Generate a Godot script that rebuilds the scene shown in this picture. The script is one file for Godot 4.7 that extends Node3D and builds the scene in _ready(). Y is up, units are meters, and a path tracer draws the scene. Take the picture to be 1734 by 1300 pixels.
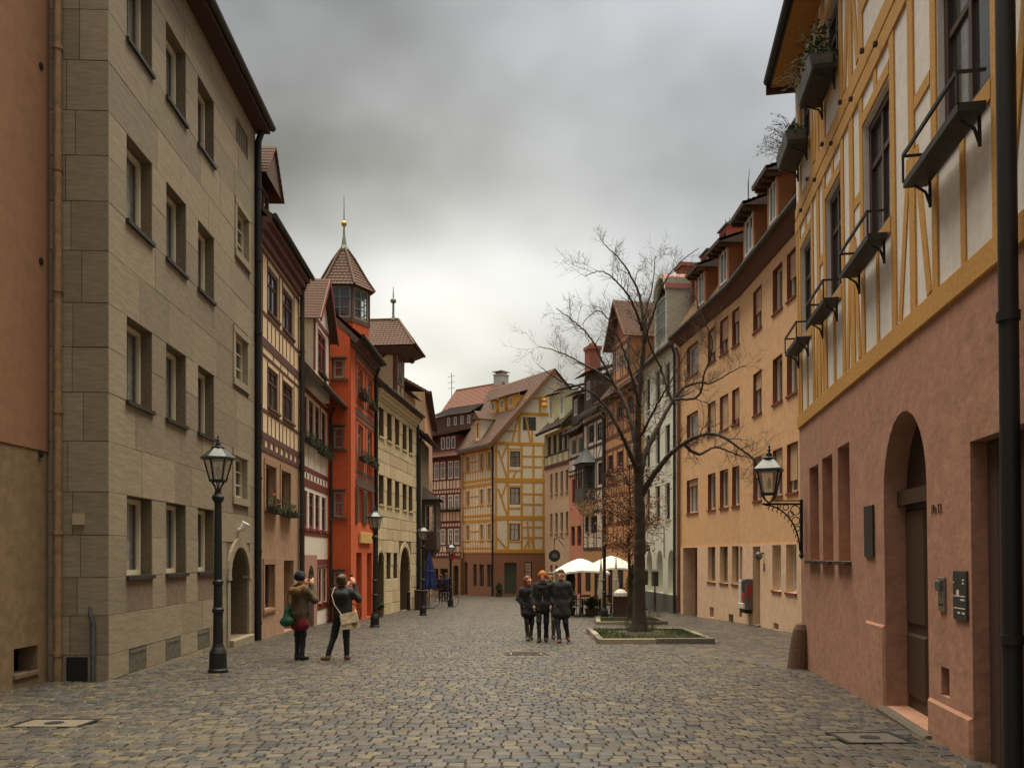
extends Node3D
# An old-town street of half-timbered and stone houses under a cloudy winter sky.
# x is right, y is up, the street runs away along -z; D below means metres down the street (D = -z).

var mats := {}
var tex := {}
var used := {}
var rng := RandomNumberGenerator.new()

class MB:
	var v := PackedVector3Array()
	var n := PackedVector3Array()
	func tri(a: Vector3, b: Vector3, c: Vector3) -> void:
		var q := (b - a).cross(c - a).normalized()
		v.append(a); v.append(c); v.append(b)
		n.append(q); n.append(q); n.append(q)
	func quad(a: Vector3, b: Vector3, c: Vector3, d: Vector3) -> void:
		tri(a, b, c); tri(a, c, d)
	func stri(a: Vector3, b: Vector3, c: Vector3, na: Vector3, nb: Vector3, nc: Vector3) -> void:
		v.append(a); v.append(c); v.append(b)
		n.append(na); n.append(nc); n.append(nb)
	func hexa(p: Array) -> void: # 0-3 bottom ring counter-clockwise seen from above, 4-7 top ring
		quad(p[3], p[2], p[1], p[0]); quad(p[4], p[5], p[6], p[7])
		for i in 4:
			var j := (i + 1) % 4
			quad(p[i], p[j], p[j + 4], p[i + 4])
	func box(lo: Vector3, hi: Vector3) -> void:
		hexa([Vector3(lo.x, lo.y, hi.z), Vector3(hi.x, lo.y, hi.z), Vector3(hi.x, lo.y, lo.z), Vector3(lo.x, lo.y, lo.z),
			Vector3(lo.x, hi.y, hi.z), Vector3(hi.x, hi.y, hi.z), Vector3(hi.x, hi.y, lo.z), Vector3(lo.x, hi.y, lo.z)])
	func cbox(lo: Vector3, hi: Vector3, c: float) -> void: # front and top edges chamfered (z = front)
		var a := [lo, hi]
		var f := hi.z
		var b := lo.z
		var p := [Vector3(lo.x, lo.y, f - c), Vector3(hi.x, lo.y, f - c), Vector3(hi.x, hi.y, f - c), Vector3(lo.x, hi.y, f - c)]
		var q := [Vector3(lo.x + c, lo.y + c, f), Vector3(hi.x - c, lo.y + c, f), Vector3(hi.x - c, hi.y - c, f), Vector3(lo.x + c, hi.y - c, f)]
		var r := [Vector3(lo.x, lo.y, b), Vector3(hi.x, lo.y, b), Vector3(hi.x, hi.y, b), Vector3(lo.x, hi.y, b)]
		quad(q[0], q[1], q[2], q[3])
		for i in 4:
			var j := (i + 1) % 4
			quad(p[i], p[j], q[j], q[i]); quad(r[i], r[j], p[j], p[i])
	func bar(a: Vector3, b: Vector3, w: float, t: float, side := Vector3.UP) -> void: # a box from a to b, w across, t thick
		var d := (b - a).normalized()
		var s := d.cross(side)
		if s.length() < 0.01:
			s = d.cross(Vector3.RIGHT)
		s = s.normalized() * w * 0.5
		var u := s.normalized().cross(d).normalized() * t * 0.5
		hexa([a - s - u, a + s - u, b + s - u, b - s - u, a - s + u, a + s + u, b + s + u, b - s + u])
	func tube(pts: Array, rad: Array, sides := 6, caps := true) -> void:
		var rings := []
		var nr := []
		var prev := Vector3.ZERO
		for i in pts.size():
			var d: Vector3 = (pts[mini(i + 1, pts.size() - 1)] - pts[maxi(i - 1, 0)]).normalized()
			var s: Vector3
			if i == 0:
				s = d.cross(Vector3.UP)
				if s.length() < 0.1:
					s = d.cross(Vector3.RIGHT)
			else:
				s = prev - d * prev.dot(d)
			s = s.normalized()
			prev = s
			var t := d.cross(s)
			var ring := []
			var ns := []
			for k in sides:
				var a := TAU * k / sides
				var q: Vector3 = s * cos(a) + t * sin(a)
				ns.append(q)
				ring.append(pts[i] + q * rad[i])
			rings.append(ring); nr.append(ns)
		for i in pts.size() - 1:
			for k in sides:
				var j := (k + 1) % sides
				stri(rings[i][k], rings[i][j], rings[i + 1][j], nr[i][k], nr[i][j], nr[i + 1][j])
				stri(rings[i][k], rings[i + 1][j], rings[i + 1][k], nr[i][k], nr[i + 1][j], nr[i + 1][k])
		if caps:
			for k in sides:
				var j := (k + 1) % sides
				tri(rings[0][j], rings[0][k], pts[0])
				tri(rings[-1][k], rings[-1][j], pts[-1])
	func lathe(prof: Array, sides := 12, o := Vector3.ZERO, smooth := true) -> void: # prof: [radius, height] from the bottom up
		for i in prof.size() - 1:
			var r0: float = prof[i][0]
			var r1: float = prof[i + 1][0]
			var y0: float = prof[i][1]
			var y1: float = prof[i + 1][1]
			for k in sides:
				var a0 := TAU * k / sides
				var a1 := TAU * (k + 1) / sides
				var c0 := Vector3(cos(a0), 0, -sin(a0))
				var c1 := Vector3(cos(a1), 0, -sin(a1))
				var p := o + c0 * r0 + Vector3(0, y0, 0)
				var q := o + c1 * r0 + Vector3(0, y0, 0)
				var r := o + c1 * r1 + Vector3(0, y1, 0)
				var s := o + c0 * r1 + Vector3(0, y1, 0)
				if smooth:
					var sl := Vector2(y1 - y0, r0 - r1).normalized()
					var n0 := c0 * sl.x + Vector3(0, sl.y, 0)
					var n1 := c1 * sl.x + Vector3(0, sl.y, 0)
					if r0 > 0.0:
						stri(p, q, r, n0, n1, n1)
					if r1 > 0.0:
						stri(p, r, s, n0, n1, n0)
				else:
					if r0 > 0.0:
						tri(p, q, r)
					if r1 > 0.0:
						tri(p, r, s)
	func ball(c: Vector3, r: float, sy := 1.0, sides := 8) -> void:
		var p := []
		for i in 7:
			var a := -PI / 2 + PI * i / 6
			p.append([maxf(r * cos(a), 0.0) if i != 0 and i != 6 else 0.0, r * sy * sin(a)])
		lathe(p, sides, c)
	func courses(bl: Vector3, br: Vector3, tr: Vector3, tl: Vector3, pitch: float, lift: float, cols := 0.0) -> void: # a roof slope of overlapping tile courses
		var rows := maxi(2, int(round(((tl - bl).length() + (tr - br).length()) * 0.5 / pitch)))
		var up := (br - bl).cross(tl - bl)
		if up.length() < 0.0001:
			up = (br - bl).cross(tr - bl)
		up = up.normalized() * lift
		for i in rows:
			var t0 := float(i) / rows
			var t1 := float(i + 1) / rows
			var a := bl.lerp(tl, t0)
			var b := br.lerp(tr, t0)
			var c := br.lerp(tr, t1)
			var d := bl.lerp(tl, t1)
			var m := 1
			if cols > 0.0:
				m = clampi(int(round((b - a).length() / cols)), 1, 90)
			if m == 1:
				quad(a + up, b + up, c, d)
				quad(a - up * 0.3, b - up * 0.3, b + up, a + up)
			else: # single tiles with rounded tails
				var sh := 0.5 if i % 2 else 0.0
				for k in range(-1, m + 1):
					var s0 := clampf((k + sh) / m, 0, 1)
					var s1 := clampf((k + 1 + sh) / m, 0, 1)
					if s1 - s0 < 0.02 / m:
						continue
					var e := (s1 - s0) * 0.06
					var p := a.lerp(b, s0 + e) + up
					var q := a.lerp(b, s1 - e) + up
					var mid := a.lerp(b, (s0 + s1) * 0.5) + up * 1.1 - (d - a) * 0.16
					var r := d.lerp(c, s1 - e)
					var s := d.lerp(c, s0 + e)
					quad(p, q, r, s); tri(p, mid, q)
					quad(p - up, mid - up, mid, p); quad(mid - up, q - up, q, mid)
				quad(a - up * 0.2, b - up * 0.2, c - up * 0.2, d - up * 0.2)
	func mesh(m: Material) -> ArrayMesh:
		var arr := []
		arr.resize(Mesh.ARRAY_MAX)
		arr[Mesh.ARRAY_VERTEX] = v
		arr[Mesh.ARRAY_NORMAL] = n
		var o := ArrayMesh.new()
		o.add_surface_from_arrays(Mesh.PRIMITIVE_TRIANGLES, arr)
		o.surface_set_material(0, m)
		return o

func g(d: float) -> float: # height of the street, which falls away from the camera
	if d < 0.0:
		return 0.0
	return -0.0275 * minf(d, 35.0) - 0.0187 * clampf(d - 35.0, 0.0, 60.0)

func at(x: float, d: float, y := 0.0) -> Vector3:
	return Vector3(x, g(d) + y, -d)

func C(r: float, gg: float, b: float) -> Color:
	return Color(r / 255.0, gg / 255.0, b / 255.0)

func numbered(s: String) -> String:
	if not used.has(s):
		used[s] = 0
		return s
	used[s] += 1
	return "%s_%03d" % [s, used[s]]

func tag(o: Node, label := "", category := "", group := "", kind := "") -> void:
	if label: o.set_meta("label", label)
	if category: o.set_meta("category", category)
	if group: o.set_meta("group", group)
	if kind: o.set_meta("kind", kind)

func thing(called: String, label: String, category: String, pos := Vector3.ZERO, turn := 0.0, group := "") -> Node3D:
	var o := Node3D.new()
	o.name = numbered(called)
	add_child(o)
	o.position = pos
	o.rotation.y = turn
	tag(o, label, category, group)
	return o

func put(mb: MB, called: String, m: Material, parent: Node, pos := Vector3.ZERO) -> MeshInstance3D:
	return inst(mb.mesh(m), called, parent, pos)

func inst(me: Mesh, called: String, parent: Node, pos := Vector3.ZERO) -> MeshInstance3D:
	var o := MeshInstance3D.new()
	o.mesh = me
	o.name = called if parent != self else numbered(called)
	parent.add_child(o, true)
	o.position = pos
	return o

func noise_image(size: int, freq: float, oct: int, seed_: int, lo: float, hi: float, tint := 0.0, kind := FastNoiseLite.TYPE_SIMPLEX_SMOOTH) -> Image:
	var f := FastNoiseLite.new()
	f.seed = seed_
	f.noise_type = kind
	f.frequency = freq
	f.fractal_octaves = oct
	var im := f.get_seamless_image(size, size)
	im.convert(Image.FORMAT_RGB8)
	var d := im.get_data()
	for i in size * size:
		var t: float = d[i * 3] / 255.0
		var k := lo + (hi - lo) * t
		d[i * 3] = int(clampf(k + tint * (t - 0.5), 0, 1) * 255)
		d[i * 3 + 1] = int(clampf(k, 0, 1) * 255)
		d[i * 3 + 2] = int(clampf(k - tint * (t - 0.5), 0, 1) * 255)
	return Image.create_from_data(size, size, false, Image.FORMAT_RGB8, d)

func render_image(size: int, seed_: int, patch: float, grain: float, drift: float) -> Image: # plaster or dressed stone: slow drift of tone, patches with an edge, pits and grain
	var a := FastNoiseLite.new()
	a.seed = seed_
	a.frequency = 0.006
	a.fractal_octaves = 4
	var ia := a.get_seamless_image(size, size)
	a.seed = seed_ + 1
	a.frequency = 0.011
	a.fractal_octaves = 6
	a.fractal_gain = 0.62
	var ib := a.get_seamless_image(size, size)
	a.seed = seed_ + 2
	a.frequency = 0.16
	a.fractal_octaves = 2
	var ic := a.get_seamless_image(size, size)
	var da := ia.get_data()
	var db := ib.get_data()
	var dc := ic.get_data()
	var out := PackedByteArray()
	out.resize(size * size * 3)
	for i in size * size:
		var t := da[i] / 255.0
		var p := smoothstep(0.56, 0.61, db[i] / 255.0) - 0.8 * smoothstep(0.34, 0.30, db[i] / 255.0)
		var q := dc[i] / 255.0
		var k := 0.93 + drift * (t - 0.5) + patch * p + grain * (q - 0.5)
		if q < 0.16:
			k -= grain * 1.5
		var w := patch * p * 0.35
		out[i * 3] = int(clampf(k + w * 0.4, 0, 1) * 255)
		out[i * 3 + 1] = int(clampf(k, 0, 1) * 255)
		out[i * 3 + 2] = int(clampf(k - w * 0.5, 0, 1) * 255)
	return Image.create_from_data(size, size, false, Image.FORMAT_RGB8, out)

func make_textures() -> void:
	tex.plaster = ImageTexture.create_from_image(render_image(1024, 3, 0.022, 0.05, 0.07))
	tex.stone = ImageTexture.create_from_image(noise_image(512, 0.03, 6, 9, 0.8, 1.06, 0.04))
	tex.worn = ImageTexture.create_from_image(render_image(1024, 21, 0.055, 0.1, 0.12))
	tex.wood = ImageTexture.create_from_image(noise_image(512, 0.05, 4, 5, 0.84, 1.04, 0.02))
	tex.tile = ImageTexture.create_from_image(noise_image(512, 0.06, 3, 13, 0.62, 1.15, 0.08, FastNoiseLite.TYPE_CELLULAR))
	tex.cloth = ImageTexture.create_from_image(noise_image(256, 0.02, 4, 31, 0.75, 1.1))
	var b := noise_image(512, 0.05, 5, 17, 0.0, 1.0)
	b.bump_map_to_normal_map(3.0)
	tex.bump = ImageTexture.create_from_image(b)
	var c := noise_image(512, 0.012, 5, 41, 0.0, 1.0)
	c.bump_map_to_normal_map(6.0)
	tex.swell = ImageTexture.create_from_image(c)

func mat(called: String, col: Color, rough := 0.9, t := "", scale := 0.5, bump := 0.0, metal := 0.0) -> StandardMaterial3D:
	if mats.has(called):
		return mats[called]
	var m := StandardMaterial3D.new()
	m.resource_name = called
	m.albedo_color = col
	m.roughness = rough
	m.metallic = metal
	if t:
		m.albedo_texture = tex[t]
		m.uv1_triplanar = true
		m.uv1_world_triplanar = true
		m.uv1_scale = Vector3.ONE * scale if scale > 0.0 else Vector3(0.22, 1.5, 0.22) * -scale # below zero: bedded stone, drawn out level
		if bump > 0.0:
			m.normal_enabled = true
			m.normal_texture = tex.bump
			m.normal_scale = bump * 0.35
	mats[called] = m
	return m

# ---- facades. In a house's own frame x runs along its street front from left to right, y is up and z points into the street.
func house(called: String, label: String, a: Vector2, b: Vector2, category := "house") -> Node3D:
	var o := Node3D.new()
	o.name = numbered(called)
	add_child(o)
	var ax := Vector3(b.x - a.x, 0, -(b.y - a.y)).normalized()
	o.transform = Transform3D(Basis(ax, Vector3.UP, ax.cross(Vector3.UP)), Vector3(a.x, g((a.y + b.y) * 0.5), -a.y))
	tag(o, label, category)
	return o

func wall(h: Node, m: Material, u0: float, u1: float, v0: float, v1: float, opens: Array, depth := 6.0, reveal := 0.25, z := 0.0, called := "wall", shell := true) -> MeshInstance3D:
	var mb := MB.new()
	var us := [u0, u1]
	var vs := [v0, v1]
	for r in opens:
		for k in 2:
			us.append(clampf(r[k], u0, u1)); vs.append(clampf(r[2 + k], v0, v1))
	us.sort(); vs.sort()
	for i in us.size() - 1:
		if us[i + 1] - us[i] < 0.001: continue
		for j in vs.size() - 1:
			if vs[j + 1] - vs[j] < 0.001: continue
			var cu: float = (us[i] + us[i + 1]) * 0.5
			var cv: float = (vs[j] + vs[j + 1]) * 0.5
			var hole := false
			for r in opens:
				if cu > r[0] and cu < r[1] and cv > r[2] and cv < r[3]:
					hole = true
			if not hole:
				mb.quad(Vector3(us[i], vs[j], z), Vector3(us[i + 1], vs[j], z), Vector3(us[i + 1], vs[j + 1], z), Vector3(us[i], vs[j + 1], z))
	for r in opens:
		var rd: float = reveal
		if r.size() > 5: rd = r[5]
		var outline := []
		var rise: float = r[4] if r.size() > 4 else 0.0
		outline.append(Vector2(r[0], r[2])); outline.append(Vector2(r[1], r[2]))
		if rise > 0.0:
			for k in 15:
				var a := PI * k / 14
				outline.append(Vector2((r[0] + r[1]) * 0.5 + (r[1] - r[0]) * 0.5 * cos(a), r[3] - rise + rise * sin(a)))
			for k in 14: # the spandrels between the arch and its square head
				var p: Vector2 = outline[2 + k]
				var q: Vector2 = outline[3 + k]
				var cx: float = r[1] if k < 7 else r[0]
				mb.tri(Vector3(p.x, p.y, z), Vector3(cx, r[3], z), Vector3(q.x, q.y, z))
		else:
			outline.append(Vector2(r[1], r[3])); outline.append(Vector2(r[0], r[3]))
		for k in outline.size():
			var p: Vector2 = outline[k]
			var q: Vector2 = outline[(k + 1) % outline.size()]
			mb.quad(Vector3(p.x, p.y, z), Vector3(p.x, p.y, z - rd), Vector3(q.x, q.y, z - rd), Vector3(q.x, q.y, z))
	if shell:
		var bk := z - depth
		mb.quad(Vector3(u1, v0, bk), Vector3(u0, v0, bk), Vector3(u0, v1, bk), Vector3(u1, v1, bk))
		mb.quad(Vector3(u0, v0, bk), Vector3(u0, v0, z), Vector3(u0, v1, z), Vector3(u0, v1, bk))
		mb.quad(Vector3(u1, v0, z), Vector3(u1, v0, bk), Vector3(u1, v1, bk), Vector3(u1, v1, z))
		mb.quad(Vector3(u0, v1, z), Vector3(u1, v1, z), Vector3(u1, v1, bk), Vector3(u0, v1, bk))
		mb.quad(Vector3(u0, v0, bk), Vector3(u1, v0, bk), Vector3(u1, v0, z), Vector3(u0, v0, z))
	return put(mb, called, m, h)

# a window with frame bars, single panes, and where asked a sill, a curtain or a lowered blind
func win(h: Node, r: Array, z: float, nx: int, ny: int, fm: Material, fw := 0.06, opt := {}) -> MeshInstance3D:
	var w: float = r[1] - r[0]
	var t: float = r[3] - r[2]
	var mb := MB.new()
	var ft := 0.06
	mb.box(Vector3(0, 0, 0), Vector3(fw, t, ft)); mb.box(Vector3(w - fw, 0, 0), Vector3(w, t, ft))
	mb.box(Vector3(fw, 0, 0), Vector3(w - fw, fw, ft)); mb.box(Vector3(fw, t - fw, 0), Vector3(w - fw, t, ft))
	var bw: float = opt.get("bar", fw * 0.7)
	for i in range(1, nx):
		var x := w * i / nx
		mb.box(Vector3(x - bw * 0.5, fw, 0.005), Vector3(x + bw * 0.5, t - fw, ft - 0.008))
	var ys := []
	for j in range(1, ny):
		ys.append(t * (1.0 - float(opt.get("transom", 1.0 / ny)) if ny == 2 else float(j) / ny))
	for y in ys:
		mb.box(Vector3(fw, y - bw * 0.45, 0.008), Vector3(w - fw, y + bw * 0.45, ft - 0.012))
	var o := put(mb, "window", fm, h, Vector3(r[0], r[2], z))
	var yb := [0.0]
	yb.append_array(ys)
	yb.append(t)
	var shut: float = opt.get("blind", 0.0)
	for i in nx:
		for j in yb.size() - 1:
			var p := MB.new()
			var x0 := maxf(w * i / nx, fw)
			var x1 := minf(w * (i + 1) / nx, w - fw)
			var y0 := maxf(yb[j], fw)
			var y1 := minf(yb[j + 1], t - fw)
			p.quad(Vector3(x0, y0, 0.02), Vector3(x1, y0, 0.02), Vector3(x1, y1, 0.02), Vector3(x0, y1, 0.02))
			put(p, "pane", opt.get("glass", mats.glass), o)
	if opt.has("sill"):
		var s := MB.new()
		var ov: float = opt.get("sill_out", 0.08)
		s.box(Vector3(-0.05, -0.07, -0.02), Vector3(w + 0.05, -0.002, -z + ov))
		put(s, "sill", opt.sill, o)
	if shut > 0.0:
		var b := MB.new()
		var k := int(t * shut / 0.055)
		for i in k:
			var y := t - 0.055 * (i + 1)
			b.quad(Vector3(0.01, y, 0.115), Vector3(w - 0.01, y, 0.115), Vector3(w - 0.01, y + 0.052, 0.098), Vector3(0.01, y + 0.052, 0.098))
			b.quad(Vector3(0.01, y, 0.09), Vector3(w - 0.01, y, 0.09), Vector3(w - 0.01, y, 0.115), Vector3(0.01, y, 0.115))
		put(b, "roller_blind", opt.get("blind_mat", mats.blind), o)
	if opt.has("curtain"):
		var c := MB.new()
		var f: float = opt.curtain
		for sgn in [0, 1]:
			var n := 7
			for i in n:
				var a := w * f * i / n
				var b2 := w * f * (i + 1) / n
				var za := -0.08 - 0.025 * (i % 2)
				var zb := -0.08 - 0.025 * ((i + 1) % 2)
				if sgn: 
					c.quad(Vector3(w - b2, 0.02, zb), Vector3(w - a, 0.02, za), Vector3(w - a, t, za), Vector3(w - b2, t, zb))
				else:
					c.quad(Vector3(a, 0.02, za), Vector3(b2, 0.02, zb), Vector3(b2, t, zb), Vector3(a, t, za))
		put(c, "curtain", mats.curtain, o)
	return o

# one timber of a half-timbered wall, from (u0, v0) to (u1, v1), w wide, standing p proud of the infill
func beam(h: Node, u0: float, v0: float, u1: float, v1: float, w: float, m: Material, p := 0.035, z := 0.0) -> void:
	var mb := MB.new()
	p = maxf(p * 0.4, 0.008) + rng.randf_range(0.0, 0.003)
	var a := Vector3(u0, v0, z)
	var b := Vector3(u1, v1, z)
	var d := (b - a).normalized()
	var s := Vector3(-d.y, d.x, 0) * w * 0.5
	var c := minf(0.012, p * 0.3)
	var i := s.normalized() * (w * 0.5 - c)
	var f := Vector3(0, 0, p)
	var k := Vector3(0, 0, p - c)
	var j := rng.randf_range(-0.012, 0.012) * s.normalized() # hewn, not sawn
	mb.quad(a - i + f, b - i + j + f, b + i + j + f, a + i + f)
	mb.quad(a + i + f, b + i + j + f, b + s + j + k, a + s + k)
	mb.quad(b - i + j + f, a - i + f, a - s + k, b - s + j + k)
	mb.quad(a + s + k, b + s + j + k, b + s + j - f, a + s - f)
	mb.quad(b - s + j + k, a - s + k, a - s - f, b - s + j - f)
	mb.quad(b - s + j + k, b - s + j - f, b + s + j - f, b + s + j + k)
	mb.quad(a + s + k, a + s - f, a - s - f, a - s + k)
	put(mb, "timber_beam", m, h)

func hbeam(h: Node, u0: float, u1: float, v0: float, v1: float, m: Material, p := 0.045, z := 0.0) -> void:
	beam(h, u0, (v0 + v1) * 0.5, u1, (v0 + v1) * 0.5, v1 - v0, m, p, z)

func studs(h: Node, us: Array, v0: float, v1: float, w: float, m: Material, p := 0.035, z := 0.0) -> void:
	for u in us:
		beam(h, u, v0, u, v1, w * rng.randf_range(0.9, 1.12), m, p, z)

# single stones or slabs laid in courses around the openings
func masonry(h: Node, called: String, ms: Array, u0: float, u1: float, levels: Array, opens: Array, lmin: float, lmax: float, joint: float, proud: float, cham := 0.006) -> int:
	var count := 0
	var lv := levels.duplicate()
	lv.sort()
	for j in lv.size() - 1:
		var a: float = lv[j]
		var b: float = lv[j + 1]
		if b - a < 0.05: continue
		var cv := (a + b) * 0.5
		var cuts := []
		for r in opens:
			if cv > r[2] and cv < r[3]:
				cuts.append([r[0], r[1]])
		cuts.sort_custom(func(p, q): return p[0] < q[0])
		var x := u0
		cuts.append([u1, u1 + 1])
		for cut in cuts:
			var e: float = minf(cut[0], u1)
			if e - x > 0.04:
				var k := maxi(1, int(round((e - x) / rng.randf_range(lmin, lmax))))
				var edges := [x]
				for i in range(1, k):
					edges.append(x + (e - x) * (i + rng.randf_range(-0.18, 0.18)) / k)
				edges.append(e)
				for i in k:
					var mb := MB.new()
					var lo := Vector3(edges[i] + joint * 0.5, a + joint * 0.5, -0.02)
					var hi := Vector3(edges[i + 1] - joint * 0.5, b - joint * 0.5, proud * rng.randf_range(0.75, 1.25))
					mb.cbox(lo, hi, cham)
					put(mb, called, ms[rng.randi() % ms.size()], h)
					count += 1
			x = maxf(x, cut[1])
	return count

func roof(h: Node, m: Material, u0: float, u1: float, ev: float, rv: float, front: float, ridge_z: float, back: float, over_u := 0.15, pitch := 0.17, cols := 0.0) -> MeshInstance3D:
	var mb := MB.new()
	var a := u0 - over_u
	var b := u1 + over_u
	var e0 := Vector3(a, ev, front)
	var e1 := Vector3(b, ev, front)
	var r0 := Vector3(a, rv, ridge_z)
	var r1 := Vector3(b, rv, ridge_z)
	var k0 := Vector3(a, ev, back)
	var k1 := Vector3(b, ev, back)
	mb.courses(e0, e1, r1, r0, pitch, 0.03, cols)
	mb.courses(k1, k0, r0, r1, 0.4, 0.03)
	var d := Vector3(0, -0.14, 0)
	mb.quad(e1 + d, e0 + d, r0 + d, r1 + d); mb.quad(k0 + d, k1 + d, r1 + d, r0 + d)
	mb.quad(e0 + d, e1 + d, e1, e0); mb.quad(k1 + d, k0 + d, k0, k1)
	mb.quad(e1 + d, r1 + d, r1, e1); mb.quad(r1 + d, k1 + d, k1, r1)
	mb.quad(r0 + d, e0 + d, e0, r0); mb.quad(k0 + d, r0 + d, r0, k0)
	mb.tube([r0 + Vector3(0.05, 0.0, 0), r1 - Vector3(0.05, 0.0, 0)], [0.09, 0.09], 6)
	var o := put(mb, "roof", m, h)
	return o

func gable_fill(h: Node, m: Material, u: float, v0: float, rv: float, zf: float, rz: float, zb: float, left: bool) -> void:
	var mb := MB.new()
	var s := 0.12 if left else -0.12
	var tri := [Vector3(u, v0, zf), Vector3(u, v0, zb), Vector3(u, rv, rz)]
	var o := Vector3(s, 0, 0)
	mb.tri(tri[0], tri[2], tri[1]); mb.tri(tri[0] + o, tri[1] + o, tri[2] + o)
	put(mb, "gable_wall", m, h)

func gutter(h: Node, u0: float, u1: float, v: float, z: float, m: Material, r := 0.075) -> void:
	var mb := MB.new()
	mb.tube([Vector3(u0, v, z), Vector3(u1, v, z)], [r, r], 8)
	put(mb, "gutter", m, h)

func downpipe(h: Node, u: float, v0: float, v1: float, z: float, m: Material, r := 0.055) -> void:
	var mb := MB.new()
	mb.tube([Vector3(u, v0, z), Vector3(u, v1 - 0.35, z), Vector3(u, v1, z + 0.12)], [r, r, r], 10)
	var y := v0 + 0.6
	while y < v1 - 0.4:
		mb.tube([Vector3(u, y, z), Vector3(u, y + 0.06, z)], [r * 1.22, r * 1.22], 10)
		y += 1.9
	put(mb, "downpipe", m, h)

# a planted window box (tray and greenery) of length w, hung on the wall: a thing of its own
func flower_box(h: Node3D, u0: float, u1: float, v: float, label: String, hang := 0.12, tall := 0.28, leafm: Material = null, dots := 0) -> void:
	var o := thing("window_box", label, "window box", Vector3.ZERO, 0, "window boxes on the house fronts")
	o.transform = h.transform * Transform3D(Basis(), Vector3(u0, v, 0.045))
	var w := u1 - u0
	var mb := MB.new()
	mb.hexa([Vector3(0, 0, 0.19), Vector3(w, 0, 0.19), Vector3(w, 0, 0), Vector3(0, 0, 0), Vector3(-0.01, 0.16, 0.22), Vector3(w + 0.01, 0.16, 0.22), Vector3(w + 0.01, 0.16, 0), Vector3(-0.01, 0.16, 0)])
	put(mb, "tray", mats.box_dark, o)
	var lf := MB.new()
	var n := int(w * 260)
	for i in n:
		var p := Vector3(rng.randf() * w, 0.14 + tall * pow(rng.randf(), 1.5), 0.11 + rng.randfn(0, 0.07))
		if rng.randf() < 0.3:
			p.y = 0.16 - rng.randf() * hang
			p.z = 0.2 + rng.randf() * 0.08
		leaf(lf, p, 0.07)
	put(lf, "greenery", leafm if leafm else mats.evergreen, o)
	if dots > 0:
		var fl := MB.new()
		for i in dots:
			fl.ball(Vector3(rng.randf() * w, 0.25 + rng.randf() * tall, 0.15), 0.035, 1.0, 6)
		put(fl, "blossom", mats.blossom, o)

func leaf(mb: MB, p: Vector3, s: float) -> void:
	var a := Vector3(rng.randfn(), rng.randfn(), rng.randfn()).normalized() * s
	var b := a.cross(Vector3(rng.randfn(), rng.randfn(), rng.randfn())).normalized() * s * 0.45
	mb.quad(p - a * 0.5, p + b * 0.5, p + a * 0.6, p - b * 0.5)

func make_sky() -> void:
	var cam := Camera3D.new()
	cam.name = "camera"
	cam.projection = Camera3D.PROJECTION_FRUSTUM
	cam.near = 0.1
	cam.far = 900.0
	cam.size = 0.1 * 1300.0 / 1415.0
	cam.frustum_offset = Vector2(0.0, 0.1 * (942.0 - 650.0) / 1415.0) # a shift lens: level camera, horizon low in the frame
	cam.position = Vector3(0, 1.6, 0)
	add_child(cam)
	cam.current = true
	var sky_img := Image.create(768, 384, false, Image.FORMAT_RGBF)
	var f := FastNoiseLite.new()
	f.seed = 12
	f.noise_type = FastNoiseLite.TYPE_SIMPLEX_SMOOTH
	f.frequency = 0.85
	f.fractal_octaves = 5
	var f2 := FastNoiseLite.new()
	f2.seed = 77
	f2.frequency = 0.45
	f2.fractal_octaves = 3
	var glow := Vector3(-0.085, 0.21, -0.97).normalized()
	for y in 384:
		var el := PI * 0.5 - PI * (y + 0.5) / 384
		for x in 768:
			var az := TAU * (x + 0.5) / 768
			var d := Vector3(sin(az) * cos(el), sin(el), -cos(az) * cos(el))
			var up := maxf(d.y, 0.0)
			var p := d / (up + 0.22) * 1.6
			p.y = 0.0
			var n := f.get_noise_3d(d.x * 2.6 + 1.3, d.y * 4.6, d.z * 2.6) * 0.75 + f2.get_noise_3d(p.x, 4.0, p.z) * 0.7
			var base := Vector3(0.335, 0.355, 0.395).lerp(Vector3(0.57, 0.575, 0.555), exp(-up * 3.0))
			var k := 1.0 + n * 1.0
			var c := base * k
			var a := acos(clampf(d.dot(glow), -1, 1))
			c += Vector3(0.30, 0.285, 0.225) * exp(-pow(a / 0.17, 2.0)) * (1.0 + n * 0.5)
			c += Vector3(0.17, 0.16, 0.12) * exp(-pow(a / 0.42, 2.0))
			if d.y < 0.0:
				c = c.lerp(Vector3(0.16, 0.15, 0.13), clampf(-d.y * 8.0, 0, 1))
			sky_img.set_pixel(x, y, Color(c.x, c.y, c.z))
	var pm := PanoramaSkyMaterial.new()
	pm.panorama = ImageTexture.create_from_image(sky_img)
	pm.energy_multiplier = 0.162
	var sky := Sky.new()
	sky.sky_material = pm
	var e := Environment.new()
	e.background_mode = Environment.BG_SKY
	e.sky = sky
	e.tonemap_mode = Environment.TONE_MAPPER_LINEAR
	e.tonemap_exposure = 6.0
	e.sdfgi_enabled = true
	e.ssao_enabled = true
	e.ssil_enabled = true
	var we := WorldEnvironment.new()
	we.name = "world"
	we.environment = e
	add_child(we)
	var sun := DirectionalLight3D.new()
	sun.name = "sun"
	sun.light_energy = 0.5
	sun.light_angular_distance = 65.0
	sun.light_color = Color(1.0, 0.95, 0.87)
	sun.shadow_enabled = true
	add_child(sun)
	sun.look_at_from_position(Vector3(0.15, 6.0, -0.9), Vector3.ZERO)

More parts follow.
